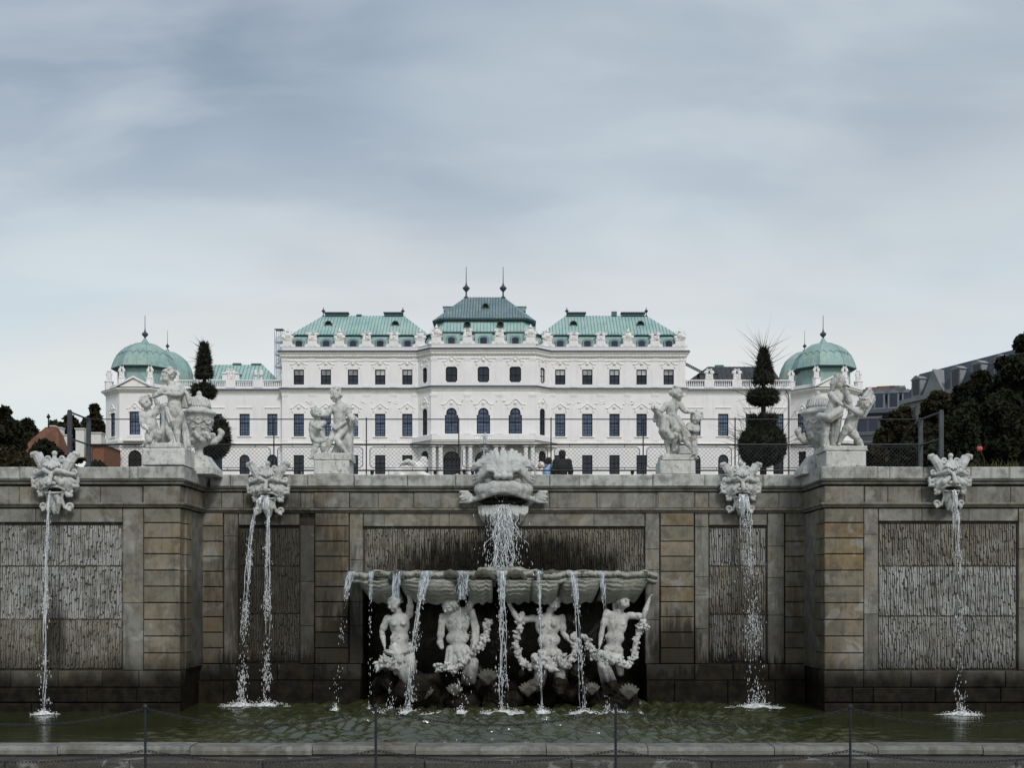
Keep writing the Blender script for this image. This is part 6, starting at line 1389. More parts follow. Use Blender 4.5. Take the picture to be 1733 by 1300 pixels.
def stream(lab, p0, vel, z_end, strands, r0, spread, ndrop, splash, seed, breakup=.5, group='water falling into the pool', foam=1.0, fz=0.0):
    """water leaving p0 with velocity vel; strands that break into drops as they fall, and foam where they land"""
    rs = np.random.default_rng(seed); p0 = v3(*p0); vel = v3(*vel); T = (vel[2] + math.sqrt(vel[2] ** 2 + 2 * 9.8 * (p0[2] - z_end))) / 9.8
    root = thing('falling_water', lab, 'falling water', tuple(p0), group)
    path = lambda t: p0 + vel * t - v3(0, 0, 4.9 * t * t)
    mb = MB()
    for s in range(strands):
        o = rs.normal(size=3) * spread * .5; o[2] = 0; t1 = T * min(1, breakup * rs.uniform(.7, 1.7)); n = 40; ph = rs.uniform(0, 6, 3); pts = []; rad = []
        for i in range(n + 1):
            t = t1 * i / n; w = (i / n); c = path(t) + v3(*(o * (.5 + 1.2 * w))) + v3(math.sin(t * 29 + ph[0]) + .5 * math.sin(t * 67 + ph[1]), math.sin(t * 31 + ph[1]), 0) * spread * .28 * w
            pts.append(c); rad.append(max(.003, r0 * .68 * (1 - .5 * w) * (.88 + .2 * math.sin(t * 75 + ph[2])) * (1 if i < n else .2)))
        mb.tube(pts, rad, 7)
    mb.build('water_strand', M['strand'], root, smooth=True)
    D = []
    for i in range(ndrop):
        t = T * rs.uniform(.12, 1) ** .75; w = t / T; clump = (.5 + .5 * math.sin(t * 31 + seed)) ** 2
        if rs.random() > .12 + .88 * clump: continue
        c = path(t) + v3(*(rs.normal(size=3) * spread * (.35 + .9 * w))); r = rs.uniform(.0025, .0072) * (1 + .5 * w); D.append((c[0], c[1], c[2], r * 2, r * rs.uniform(2.5, 7)))
    if D: link('droplet', drops_mesh(D, rs), root, (0, 0, 0))['kind'] = 'stuff'
    if splash:
        e = path(T); D = []; m = MB()
        for i in range(int(520 * splash)):
            a = rs.uniform(0, 2 * math.pi); d = min(1.7, abs(rs.normal())) * splash * .5; h = abs(rs.normal()) * .10 * math.exp(-d / (splash * .5 + .01)) * foam
            D.append((e[0] + d * math.cos(a), e[1] + d * math.sin(a) * .6, z_end + .01 + h, rs.uniform(.008, .024), rs.uniform(.006, .018)))
        o = link('splash_drop', drops_mesh(D, rs), root, tuple(wl(root))); o.location = -wl(root); o['kind'] = 'stuff'; o.data.materials.clear(); o.data.materials.append(M['foam'])
        n = 30; rr = 7; V = [(e[0], e[1], z_end + .07 * foam)]; F = []
        for j in range(1, rr + 1):
            for i in range(n):
                a = 2 * math.pi * i / n; d = j / rr; rad = splash * .85 * d * (1 + .22 * math.sin(3 * a + seed) + .15 * rs.normal() * d)
                V.append((e[0] + rad * math.cos(a), e[1] + rad * math.sin(a) * .55, z_end + (.06 * math.exp(-(d / .4) ** 2) + .022 * rs.random() * (1 - d) + .004) * foam + .004))
        F = [(0, 1 + i, 1 + (i + 1) % n) for i in range(n)] + [(1 + (j - 1) * n + i, 1 + j * n + i, 1 + j * n + (i + 1) % n, 1 + (j - 1) * n + (i + 1) % n) for j in range(1, rr) for i in range(n)]
        mm = MB(); mm.add(V, F); mm.build('splash', M['foam'], root, smooth=True, fix=False)
    return root
stream('thin straight stream dropping from the mask on the left bay', m1 + v3(0, -.02, -.02), (-.05, -.22, -.3), .0, 7, .020, .05, 500, .30, 1, .7)
stream('left one of two streams from the mask left of the basin', m2 + v3(-.20, .02, -.26), (-.30, -.30, -.7), .0, 7, .019, .042, 1300, .5, 2, .5)
stream('right one of two streams from the mask left of the basin', m2 + v3(.045, .02, -.26), (.02, -.28, -.7), .0, 7, .019, .042, 1300, .5, 3, .5)
def tongue(m_, x0, x1, w0, drop, seed):
    rs = np.random.default_rng(seed); mb = MB(); V = []; n = 12; k = 9
    for j in range(k):
        t = j / (k - 1)
        for i in range(n + 1):
            e = i / n; V.append((m_[0] + (-w0 + 2 * w0 * e) * (1 - t) + (x0 + (x1 - x0) * e) * t + .004 * rs.normal(), m_[1] - .02 - .09 * math.sin(t * 2.2) + .012 * rs.normal(), m_[2] + .02 - drop * t ** 1.2))
    mb.add(V, [(j * (n + 1) + i, j * (n + 1) + i + 1, (j + 1) * (n + 1) + i + 1, (j + 1) * (n + 1) + i) for j in range(k - 1) for i in range(n)]); o = mb.build('water_sheet', M['strand'], None, tuple(m_), smooth=True, fix=False); return o
tag(tongue(m2, -.25, .10, .09, .30, 41), 'white water sheet sliding over the chin of the mask left of the basin', 'falling water', 'water falling into the pool')
tag(tongue(m3, -.10, .13, .09, .30, 42), 'white water sheet sliding over the chin of the mask right of the basin', 'falling water', 'water falling into the pool')
stream('broken spray tumbling from the mask right of the basin', m3 + v3(0, 0, -.05), (.16, -.55, .0), .0, 10, .020, .09, 1500, .62, 4, .28)
stream('slender stream dropping from the mask on the right bay', m4 + v3(0, -.02, -.03), (.02, -.3, -.2), .0, 7, .019, .055, 600, .45, 5, .45)
stream('thick white gush from the great central mask into the basin', (cx, RY - .34, Z(858, RY)), (.0, -.42, -.6), zlip + .02, 34, .020, .17, 2200, .6, 6, .8, None, .5)
stream('wide wet veil over the stone beard of the central mask', (cx, RY - .42, Z(862, RY)), (.0, -.05, -.2), zlip + .02, 10, .02, .30, 300, 0, 66, .5, None)
def lipfall(lab, px0, px1, pxe, strands, nd, spl, seed, r0=.014, spread=.05, br=.95):
    yy = bfront((X((px0 + px1) / 2, 21.2) - bcx) / bw)[1] - .075; vx = (X(pxe, 21.0) - X((px0 + px1) / 2, yy)) / .62
    rt = stream(lab, (X((px0 + px1) / 2, yy), yy, zlip - .0), (vx, -.28, .0), .0, strands, r0, spread, nd, spl, seed, br)
    # glassy sheet where the water leaves the lip
    w = (X(px1, yy) - X(px0, yy)) / 2; mb = MB(); n = 10; V = []; cx_ = X((px0 + px1) / 2, yy); rs = np.random.default_rng(seed)
    for j in range(9):
        t = .34 * j / 8
        for i in range(n + 1):
            e = i / n * 2 - 1; V.append((cx_ + vx * t + e * w * (1 - .45 * j / 8) + .004 * rs.normal(), yy + .10 * (j == 0) - .28 * t + .02 * e * e, zlip + .015 - 4.9 * t * t))
    mb.add(V, [(j * (n + 1) + i, j * (n + 1) + i + 1, (j + 1) * (n + 1) + i + 1, (j + 1) * (n + 1) + i) for j in range(8) for i in range(n)]); mb.build('water_sheet', M['film'], rt, smooth=True, fix=False)
lipfall('stream falling from the basin lip between the two left bearers', 716, 740, 699, 5, 600, .42, 11)
lipfall('broad stream pouring past the bowed man from the basin lip', 772, 796, 781, 3, 300, .25, 12, .012, .09, .5)
lipfall('straight stream falling below the central mask to the pool', 839, 858, 850, 6, 700, .5, 13, .016, .06)
lipfall('narrow stream falling in front of the woman facing forward', 906, 916, 915, 3, 400, .3, 14, .012, .03, .8)
lipfall('stream falling just right of the woman facing forward', 956, 974, 983, 4, 500, .38, 15, .012, .04)
lipfall('thin trickle down the chest of the rightmost bearer', 1010, 1024, 1026, 2, 120, .2, 16, .009, .03, .6)
lipfall('thin trickle onto the leftmost bearer\'s head', 664, 684, 664, 2, 160, .22, 17, .009, .04, .5)
lipfall('faint dribble from the left tip of the basin', 590, 606, 566, 2, 150, .12, 18, .006, .04, .5)
lipfall('faint dribble beside the left end of the basin', 624, 634, 622, 1, 120, .1, 19, .005, .03, .6)
# white line where the streams churn below the figures
mb = MB(); rs = np.random.default_rng(8); D = []
for i in range(2600):
    px = rs.uniform(632, 1085); D.append((X(px, 21.1), 20.98 + rs.normal() * .09 + .12 * math.sin(px * .05), .010 + abs(rs.normal()) * .016 * (1 + math.sin(px * .11)), rs.uniform(.010, .030), rs.uniform(.005, .012)))
o = link('pool_foam', drops_mesh(D, rs)); o.data.materials.clear(); o.data.materials.append(M['foam']); o['kind'] = 'stuff'; o['label'] = 'white foam churning on the pool below the basin figures'; o['category'] = 'foam'
# small jet rising behind the wall
stream('small fountain jet rising in the upper pool behind the wall', (X(821, 27), 27, Z(800, 27)), (.0, .0, 4.2), Z(803, 27), 3, .02, .05, 900, 0, 20, .9, None)
# ================================================================== RAILING BEHIND THE WALL
FY = 26.0; FEN = thing('terrace_fence', 'dark wire mesh railing with thin posts along the terrace above the wall', 'fence', (0, FY, TOP))
zf = lambda py: Z(py, FY); gz = float(hill(0, FY)) - .05; xs_f = [X(p, FY) for p in (150, 307, 463.5, 620, 776.5, 932.5, 1088.5, 1244, 1401, 1558)]
for i, x in enumerate(xs_f):
    mb = MB()
    if i in (0, 9): mb.box(x - .042, x + .042, FY - .042, FY + .042, gz, zf(708))
    else: mb.tube([(x, FY, gz), (x, FY, zf(707))], .016, 6)
    mb.build('post', M['iron'] if i not in (0, 9) else M['post'], FEN)
for py, r in ((710, .014), (753, .022), (796.6, .02)):
    for a, b in zip(xs_f[:-1], xs_f[1:]): mb = MB(); mb.tube([(a, FY - .02, zf(py)), (b, FY - .02, zf(py))], r, 6); mb.build('rail', M['iron'], FEN)
M['wire'] = simple('grey wire', (.045, .05, .055), .5, .1)
for a, b in zip(xs_f[:-1], xs_f[1:]):
    g0, g1, h0, h1 = a + .085, b - .085, zf(792), zf(757); mb = MB()
    P = [(g0 + .06, h0), (g1 - .06, h0), (g1, h0 + .06), (g1, h1 - .06), (g1 - .06, h1), (g0 + .06, h1), (g0, h1 - .06), (g0, h0 + .06), (g0 + .06, h0)]; mb.tube([(x, FY, z) for x, z in P], .009, 5)
    for t in (.2, .5, .8):
        x = a + (b - a) * t; mb.tube([(x, FY, zf(796.6)), (x, FY, h0)], .007, 4); mb.tube([(x, FY, zf(753)), (x, FY, h1)], .007, 4)
    fr = mb.build('panel_frame', M['iron'], FEN); mb = MB(); d = .098; h = h1 - h0; k = -h
    while k < g1 - g0:
        for s in (1, -1):
            x0 = g0 + k; x1 = x0 + h; za, zb2 = (h0, h1) if s > 0 else (h1, h0); t0 = max(0, (g0 - x0) / h); t1 = min(1, (g1 - x0) / h)
            if t1 - t0 > .02: mb.tube([(x0 + h * t0, FY + .004 * s, za + (zb2 - za) * t0), (x0 + h * t1, FY + .004 * s, za + (zb2 - za) * t1)], .0034, 3, cap=False)
        k += d
    mb.build('wire_mesh', M['wire'], fr, kind='stuff')
for (pa, pb, side) in ((118, 150, 'left'), (1593, 1558, 'right')):
    x0 = X(pa, 24.9); x1 = X(pb, FY); mb = MB(); mb.box(x0 - .042, x0 + .042, 24.86, 24.94, 4.2, Z(696, 24.9)); mb.box(x0 - .034, x0 + .034, 24.87, 24.93, Z(696, 24.9), Z(694, 24.9)); mb.build('corner_post', M['post'], FEN)
    for z in (zf(710), zf(753), zf(796)): mb = MB(); mb.tube([(x0, 24.9, z), (x1, FY, z)], .02, 6); mb.build('rail', M['post'], FEN)
    mb = MB(); mb.tube([(x0, 24.95, zf(753)), (x0 + (x1 - x0) * .6, 25.6, gz)], .014, 5); mb.build('brace', M['post'], FEN)
# ================================================================== CHAIN BARRIER IN FRONT
def chain_links(p0, p1, sag, L=.06, r=.0046):
    a, b = Vector(p0), Vector(p1); n = int((b - a).length * 1.03 / (L * .74)); mb = MB()
    pt = lambda t: a.lerp(b, t) - Vector((0, 0, sag * 4 * t * (1 - t)))
    for i in range(n):
        c = pt((i + .5) / n); d = (pt((i + 1) / n) - pt(i / n)).normalized(); s = Vector((0, 1, 0)) if i % 2 else d.cross(Vector((0, 1, 0))).normalized(); s = (s * math.cos(.6) + d.cross(s) * math.sin(.6)); P = []
        for k in range(9): w = 2 * math.pi * k / 8; P.append(c + d * math.cos(w) * L * .5 + s * math.sin(w) * L * .27)
        mb.tube(P, r, 4, cap=False)
    return mb
PY = 13.0; posts = [X(p, PY) for p in (-152, 246, 636, 1042, 1439, 1838)]
names = ['slim dark iron post outside the left edge of the picture', 'slim dark iron barrier post in front of the left bay', 'slim dark iron barrier post in front of the basin\'s leftmost bearer', 'slim dark iron barrier post in front of the basin\'s right end', 'slim dark iron barrier post in front of the right bay corner', 'slim dark iron post outside the right edge of the picture']
for x, lb in zip(posts, names):
    p = thing('barrier_post', lb, 'post', (x, PY, -.05), 'iron posts of the chain barrier'); mb = MB(); mb.tube([(x, PY, -.05), (x, PY, Z(1199, PY))], .0155, 8); mb.build('pole', M['iron'], p)
    mb = MB(); mb.lathe([(.024, Z(1199, PY)), (.028, Z(1197, PY)), (.022, Z(1193.5, PY)), (.006, Z(1192, PY))], (x, PY), 8); mb.build('cap', M['iron'], p)
    mb = MB(); mb.lathe([(.07, -.05), (.07, -.03), (.03, -.02)], (x, PY), 10); mb.build('base', M['iron'], p)
spots_ = ['far left span', 'span in front of the left half of the pool', 'span in front of the basin', 'span right of the basin', 'far right span']
for i, (a, b) in enumerate(zip(posts[:-1], posts[1:])):
    for py, sag, nm in ((1200, .20, 'upper'), (1271, .14, 'lower')):
        mb = chain_links((a, PY, Z(py, PY)), (b, PY, Z(py, PY)), sag); o = mb.build('barrier_chain', M['iron'], None, (a, PY, Z(py, PY)), smooth=True, fix=False); tag(o, f'{nm} black chain of the barrier, {spots_[i]}', 'chain', 'chains of the pool barrier')
# ================================================================== TOPIARY
M['yew'] = (lambda g: g.out(g.mix(g.rng(g.noise(5, 4), .35, .7), (.010, .013, .008), (.022, .026, .013)), .85))(G('dark yew'))
M['bark'] = simple('dark bark', (.03, .024, .018), .9, .3, 4.)
def topiary(px, Y0, lab, tiers, stray, seed):
    rs = np.random.default_rng(seed); cx_ = X(px, Y0); gz_ = float(hill(cx_, Y0)); root = thing('topiary_yew', lab, 'topiary', (cx_, Y0, gz_), 'clipped dark yews on the terrace')
    mb = MB(); mb.tube([(cx_, Y0, gz_ - .1), (cx_ + .02, Y0, Z(tiers[0][1], Y0))], [.16, .07], 8); mb.build('trunk', M['bark'], root)
    for (dx, y0, y1, w0, w1, shp) in tiers:                   # top px, bottom px, top half width, bottom half width
        z1, z0 = Z(y0, Y0), Z(y1, Y0); k = Y0 / FP; c = cx_ + dx * k; pr = []
        for i in range(13):
            t = i / 12; r = (w1 + (w0 - w1) * t) * k if shp == 'cone' else max(w0, w1) * k * math.sqrt(max(0.02, 1 - abs(2 * t - 1) ** 2.6))
            if shp == 'cone' and t < .06: r *= .7
            if t > .93: r *= .6
            pr.append((r * .9, z0 + (z1 - z0) * t))
        mb = MB(); mb.lathe(pr, (c, Y0), 20); mb.v = [(a + rs.normal() * .03, b + rs.normal() * .03, e + rs.normal() * .03) for a, b, e in mb.v]; core = mb.build('crown', M['yew'], root, smooth=False)
        V = []; F = []
        n = int(2600 * (max(w0, w1) * (y1 - y0)) / 1600) + 300
        for i in range(n):
            t = rs.uniform(0, 1); r = np.interp(t, np.linspace(0, 1, 13), [p_[0] for p_ in pr]); a = rs.uniform(0, 2 * math.pi); L = rs.uniform(.08, .24) + (stray * rs.uniform(.2, 1.2) if rs.random() < (.06 if math.cos(a) < .3 else .02) and t > .35 else 0)
            b = np.array([c + r * math.cos(a) * .97, Y0 + r * math.sin(a) * .97, z0 + (z1 - z0) * t]); d = unit(np.array([math.cos(a), math.sin(a), (t - .45) * 2.0 + .35]) + rs.normal(size=3) * .42); s = unit(np.cross(d, rs.normal(size=3))) * (.014 if L > .25 else .03); bb = len(V)
            e = b + d * L; V += [b - s, b + s, e]; F.append((bb, bb + 1, bb + 2))
        o = link('needle', mesh_np('needle', V, F, M['yew'], False), core, tuple(wl(core))); o['kind'] = 'stuff'; o.location = -wl(core)
topiary(345.5, 45, 'dark clipped yew with a tall cone over two balls, left behind the urn', [(0, 582, 640, 4, 15, 'cone'), (-1, 651, 675, 20, 20, 'ball'), (14, 706, 776, 30, 30, 'ball')], .4, 1)
topiary(1291.5, 45, 'dark clipped yew with wild shoots on its tiered cone, right of the palace', [(1, 590, 649, 3, 18, 'cone'), (0, 660, 686, 27, 27, 'ball'), (-2, 705, 730, 26, 20, 'cone'), (-1, 722, 788, 41, 41, 'ball')], 1.3, 2)
# ================================================================== PEOPLE AND SPHINX ON THE TERRACE
def pmat(n, c): return simple(n, c, .85, .1, 6.)
M['skin'] = pmat('skin', (.42, .27, .20)); M['hair'] = pmat('dark hair', (.015, .011, .009)); M['black'] = pmat('black cloth', (.010, .010, .012)); M['blue'] = pmat('light blue cloth', (.27, .42, .66)); M['white'] = pmat('white cloth', (.70, .69, .66)); M['dark'] = pmat('charcoal cloth', (.03, .032, .038)); M['brown'] = pmat('brown cloth', (.09, .05, .03))
def person(px, py_top, Y0, h, lab, top, face, h_mat='hair', legs='dark', wid=1.0, res=.022, bag=None):
    x = X(px, Y0); z1 = Z(py_top, Y0); g = z1 - h; root = thing('person', lab, 'person', (x, Y0, g), 'visitors on the terrace'); f = unit(face + (0,)); s_ = np.array([-f[1], f[0], 0]); s_ = s_ * wid
    P = lambda a, b, c: v3(x, Y0, g) + v3(*(s_ * a * h + f * b * h)) + v3(0, 0, c * h)
    lo = v3(x - .32 * h, Y0 - .32 * h, g - .03); hi = v3(x + .32 * h, Y0 + .32 * h, z1 + .05)
    def torso(S, e):
        S.ell(P(0, 0, .72), ((.095 + e) * h * wid, (.07 + e) * h, .11 * h), None, .04); S.cone(P(0, 0, .54), P(0, 0, .70), (.075 + e) * h, (.08 + e) * h, .04)
        for k in (-1, 1): S.chain([P(k * .10, 0, .80), P(k * .135, -.01, .64), P(k * .12, .03, .50)], [(.042 + e) * h, (.032 + e) * h, (.026 + e) * h], .02)
        S.cone(P(-.1, 0, .80), P(.1, 0, .80), (.04 + e) * h, None, .03)
    def legs_(S, e):
        for k in (-1, 1): S.chain([P(k * .05, 0, .52), P(k * .055, .01, .28), P(k * .055, -.01, .05)], [(.06 + e) * h, (.042 + e) * h, (.03 + e) * h], .02)
    S = SDF(lo, hi, res); torso(S, 0); legs_(S, 0); S.cone(P(0, 0, .82), P(0, .005, .88), .034 * h, .032 * h, .02); head(S, P(0, .01, .925), .066 * h, f, hair=None)
    for k in (-1, 1): hand(S, P(k * .12, .03, .50), (0, 0, -1), tuple(f), .09 * h, .4, k); S.cone(P(k * .055, -.02, .03), P(k * .06, .07, .02), .03 * h, .025 * h, .02)
    S.build('body', M['skin'], root, tuple(wl(root)))
    S = SDF(lo, hi, res); torso(S, .012); S.cone(P(0, 0, .83), P(0, 0, .85), .05 * h, .045 * h, .02); S.build('jacket', M[top], root, tuple(wl(root)))
    S = SDF(lo, hi, res); legs_(S, .012); S.build('trousers', M[legs], root, tuple(wl(root)))
    S = SDF(lo, hi, res); S.ell(P(0, -.012, .945), (.066 * h, .070 * h, .066 * h), None, .01); S.ell(P(0, -.03, .91), (.058 * h, .045 * h, .05 * h), None, .02); S.build('hair', M[h_mat], root, tuple(wl(root)))
    return root
def stand(x, Y): return float(hill(x, Y)) + .03
def crowd(px, py, Y0, *a, **k): return person(px, py, Y0, Z(py, Y0) - stand(X(px, Y0), Y0), *a, **k)
crowd(951.5, 762.5, 27.4, 'man in a black jacket seen from behind at the terrace railing', 'black', (0, 1), wid=1.12)
crowd(929.5, 775, 28.4, 'dark haired woman in a light blue jacket beside the man in black', 'blue', (.8, .6))
crowd(915.5, 782, 29.5, 'visitor in white clothes and pale hood left of the woman in blue', 'white', (-.6, -.8), 'white')
Mk = [(721, 795.5, 60, 'small distant visitor in black behind the sphinx', 'black'), (737, 796.5, 62, 'small distant visitor in brown right of the sphinx', 'brown'), (786, 794.5, 58, 'small distant visitor in dark clothes below the left porch arch', 'dark'), (773, 796, 64, 'small distant visitor in white left of the central mask', 'white'),
      (629.5, 796.5, 60, 'small distant visitor in brown right of the second cherub group', 'brown'), (508, 795.5, 60, 'small distant visitor in black near the mask left of the basin', 'black'), (1070, 796.5, 62, 'small distant visitor in dark clothes left of the third statue group', 'dark'), (800, 795.5, 61, 'small distant visitor in black beside the central mask', 'black')]
for px, py, Y0, lb, c in Mk: person(px, py, Y0, 1.68, lb, c, (random.uniform(-1, 1), .5), res=.05)
# winged sphinx statue
Y0 = 48; q = mk(Y0); SPH = thing('sphinx_statue', 'white stone sphinx with raised wings lying on the terrace behind the wall', 'statue', q(702, 803))
S = SDF(q(655, 818, -.9), q(735, 772, .9), .03)
S.chain([q(668, 803), q(685, 796), q(708, 795)], [.30, .36, .34], .12); S.chain([q(708, 795), q(716, 787), q(717, 783)], [.30, .22, .14], .1); head(S, q(718, 780, -.05), .19, (.9, -.5, 0), hair='long', seed=3)
for s in (-.22, .22):
    S.chain([q(710, 801, s), q(722, 806, s), q(728, 807, s)], [.14, .11, .09], .04); S.chain([q(673, 801, s * 1.3), q(666, 806, s * 1.4), q(682, 808, s * 1.4)], [.24, .16, .10], .06)
    for i in range(4): S.chain([q(706, 792, s), q(700 - i * 3, 785 - i, s * 1.6), q(693 - i * 5, 781 + i * 2, s * 2)], [.10, .09, .04], .03)
S.chain([q(664, 803), q(657, 797), q(661, 790)], [.07, .05, .06], .03); S.build('body', M['lime'], SPH, tuple(wl(SPH)))
mb = MB(); a = q(655, 813); b = q(732, 806); mb.box(a[0], b[0], Y0 - .5, Y0 + .5, float(hill(0, Y0)) - .2, b[2]); mb.build('plinth', M['lime'], SPH)
# ================================================================== TREES, HEDGES, FAR BUILDINGS
def leafmat(n, a, b):
    g = G(n); return g.out(g.mix(g.math('ADD', g.math('MULTIPLY', g.rng(g.noise(.9, 4), .35, .7), .6), g.math('MULTIPLY', g.rng(g.noise(7, 2), .3, .7), .4)), a, b), .75, spec=.2)
M['leaf'] = leafmat('dark green foliage', (.007, .009, .004), (.024, .027, .010)); M['leaf_warm'] = leafmat('olive brown foliage', (.013, .012, .006), (.042, .036, .014)); M['leaf_far'] = leafmat('far green foliage', (.03, .04, .025), (.07, .08, .045))
def tree(px, Y0, py_top, py_bot, wpx, lab, mat='leaf', seed=0, leaf=None, n=5200, group='trees beside the palace', name='tree', cat='tree', trunk=True):
    rs = np.random.default_rng(seed); x = X(px, Y0); k = Y0 / FP; zt, z0 = Z(py_top, Y0), Z(py_bot, Y0); w = wpx * k; gz_ = float(hill(x, Y0)); root = thing(name, lab, cat, (x, Y0, gz_), group); h = zt - z0; leaf = leaf or .0034 * Y0; n = int(n * 1.5)
    if trunk:
        mb = MB(); mb.tube([(x, Y0, gz_ - .3), (x + .1, Y0, gz_ + (zt - gz_) * .4), (x, Y0, z0 + h * .75)], [.035 * h + .12, .025 * h + .08, .05], 8)
        for i in range(6): a = i * 1.1; mb.tube([(x, Y0, z0 + h * .15), (x + w * .4 * math.cos(a), Y0 + w * .4 * math.sin(a), z0 + h * (.45 + .08 * i))], [.02 * h + .03, .02], 5)
        mb.build('trunk', M['bark'], root)
    lobes_ = []
    for i in range(22):
        a = rs.uniform(0, 2 * math.pi); t = rs.uniform(.05, .95); rr = math.sqrt(max(.12, 1 - ((t - .4) / .64) ** 2)); lobes_.append((x + math.cos(a) * w * rr * rs.uniform(.2, .72), Y0 + math.sin(a) * w * rr * rs.uniform(.2, .72), z0 + h * (.10 + .74 * t), rs.uniform(.22, .40) * min(w, h)))
    lobes_.append((x, Y0, zt - .22 * min(w, h), .22 * min(w, h)))
    L = np.array(lobes_); pick = rs.integers(0, len(L), n); d = rs.normal(size=(n, 3)); d /= np.linalg.norm(d, axis=1)[:, None]; r = L[pick, 3] * rs.uniform(.45, 1.12, n) ** .6
    c = L[pick, :3] + d * r[:, None] * np.array([1, 1, .9]); c[:, 2] = np.maximum(c[:, 2], min(z0, gz_ + .1))
    a = rs.normal(size=(n, 3)); a /= np.linalg.norm(a, axis=1)[:, None]; b = np.cross(a, rs.normal(size=(n, 3))); b /= np.linalg.norm(b, axis=1)[:, None]; s = leaf * rs.uniform(.5, 1.4, n)[:, None]
    V = np.stack([c - a * s, c + b * s * .5, c + a * s, c - b * s * .5], 1).reshape(-1, 3); Q = np.arange(n * 4).reshape(-1, 4); link('crown', mesh_np('crown', V, Q, M[mat], False), root, (0, 0, 0)).location = -wl(root)
    return root
tree(1733, 60, 566, 800, 70, 'tallest dark tree at the right edge of the picture', 'leaf', 1, n=11000); tree(1660, 64, 628, 800, 66, 'broad dark tree in front of the gabled house', 'leaf', 2, n=11000); tree(1588, 68, 662, 800, 66, 'dark rounded tree below the gables', 'leaf_warm', 3, n=9000)
tree(1530, 70, 688, 806, 54, 'olive tree at the left edge of the dark right grove', 'leaf_warm', 4, n=6000); tree(1700, 50, 660, 805, 55, 'dark bushy tree in the front of the right grove', 'leaf', 5, n=11000); tree(1620, 48, 706, 808, 60, 'low dark tree behind the right bay mask', 'leaf', 6, n=9000); tree(1790, 55, 560, 800, 60, 'dark tree just beyond the right edge', 'leaf', 7)
tree(1502, 55, 740, 808, 44, 'low olive bush beside the far right statue', 'leaf_warm', 8, n=3000, trunk=False, name='bush', cat='bush', group='bushes behind the wall'); tree(1550, 45, 742, 808, 50, 'dark bush beneath the right fence corner', 'leaf', 9, n=4000, trunk=False, name='bush', cat='bush', group='bushes behind the wall')
tree(1565, 58, 716, 808, 52, 'dark tree between the fence corner and the right grove', 'leaf', 21, n=8000); tree(1640, 56, 676, 808, 60, 'dark tree filling the middle of the right grove', 'leaf', 22, n=10000); tree(1700, 62, 604, 808, 58, 'tall dark tree near the right edge behind the front trees', 'leaf', 23, n=9000)
tree(8, 90, 690, 800, 36, 'dark tree at the left edge of the picture', 'leaf', 11, n=7000); tree(46, 115, 710, 800, 38, 'dark tree left of the red roofed house', 'leaf', 12, n=6000); tree(-50, 85, 680, 800, 40, 'dark tree just beyond the left edge', 'leaf', 13)
tree(118, 230, 704, 790, 34, 'olive tree behind the red roofed house', 'leaf_warm', 14, n=5000); tree(160, 240, 686, 790, 26, 'dark tree directly beside the left pavilion', 'leaf_warm', 15, n=5000); tree(92, 250, 714, 790, 26, 'small far tree behind the chimneys', 'leaf_far', 16, n=2500)
tree(20, 42, 762, 806, 44, 'brownish bush at the left edge behind the wall', 'leaf_warm', 17, n=4500, trunk=False, name='bush', cat='bush', group='bushes behind the wall'); tree(75, 46, 745, 805, 34, 'dark bush behind the left bay mask', 'leaf', 18, n=4500, trunk=False, name='bush', cat='bush', group='bushes behind the wall'); tree(162, 110, 783, 800, 16, 'low hedge below the left pavilion', 'leaf_warm', 19, n=1500, trunk=False, name='bush', cat='bush', group='bushes behind the wall')
M['tile'] = (lambda g: g.out(g.mix(g.rng(g.noise(1.2, 5), .35, .7), (.10, .042, .026), (.17, .075, .045)), .9, bump=g.noise(9, 3, st=(1, 1, 4)), dist=.03))(G('red brown roof tiles'))
M['brick'] = simple('orange brick', (.20, .085, .045), .9, .3, 6.); M['whitewash'] = simple('white plaster', (.62, .62, .60), .9, .1)
H1 = thing('house', 'small house with a red brown hipped roof and white chimneys left of the palace', 'house', (X(95, 105), 110, 11))
x0, x1, y0, y1 = X(28, 105), X(132, 109.5), 105, 109.5; ze = Z(767, 105); zr_ = Z(723, 107.2); rx = X(82, 107.2)
mb = MB(); mb.box(x0 + .4, x1 - .4, y0 + .4, y1 - .4, 9, ze); mb.build('wall', M['brick'], H1); mb = MB(); put(mb, hip(x0, x1, y0, y1, ze, rx - .3, rx + .9, 107.2, zr_)); mb.build('roof', M['tile'], H1)
for p, a, b in ((97, 725, 745), (109, 728, 748), (121, 740, 760)): mb = MB(); xx = X(p, 109); w = .26; mb.box(xx - w, xx + w, 107.8, 108.4, Z(b + 16, 109), Z(a, 109)); mb.box(xx - w * 1.2, xx + w * 1.2, 107.7, 108.5, Z(a, 109), Z(a - 1.5, 109)); mb.build('chimney', M['whitewash'], H1)
for p in (70, 90, 110): mb = MB(); xx = X(p, 105); mb.box(xx - .55, xx + .55, y0 + .33, y0 + .42, ze - 2.3, ze - .5); mb.build('window', M['frame'], H1)
mb = MB(); mb.lathe([(.09, zr_ - .2), (.06, zr_ + .8), (.22, zr_ + 1.0), (.04, zr_ + 1.3)], (rx, 107.2), 6); mb.build('roof_finial', M['iron'], H1)
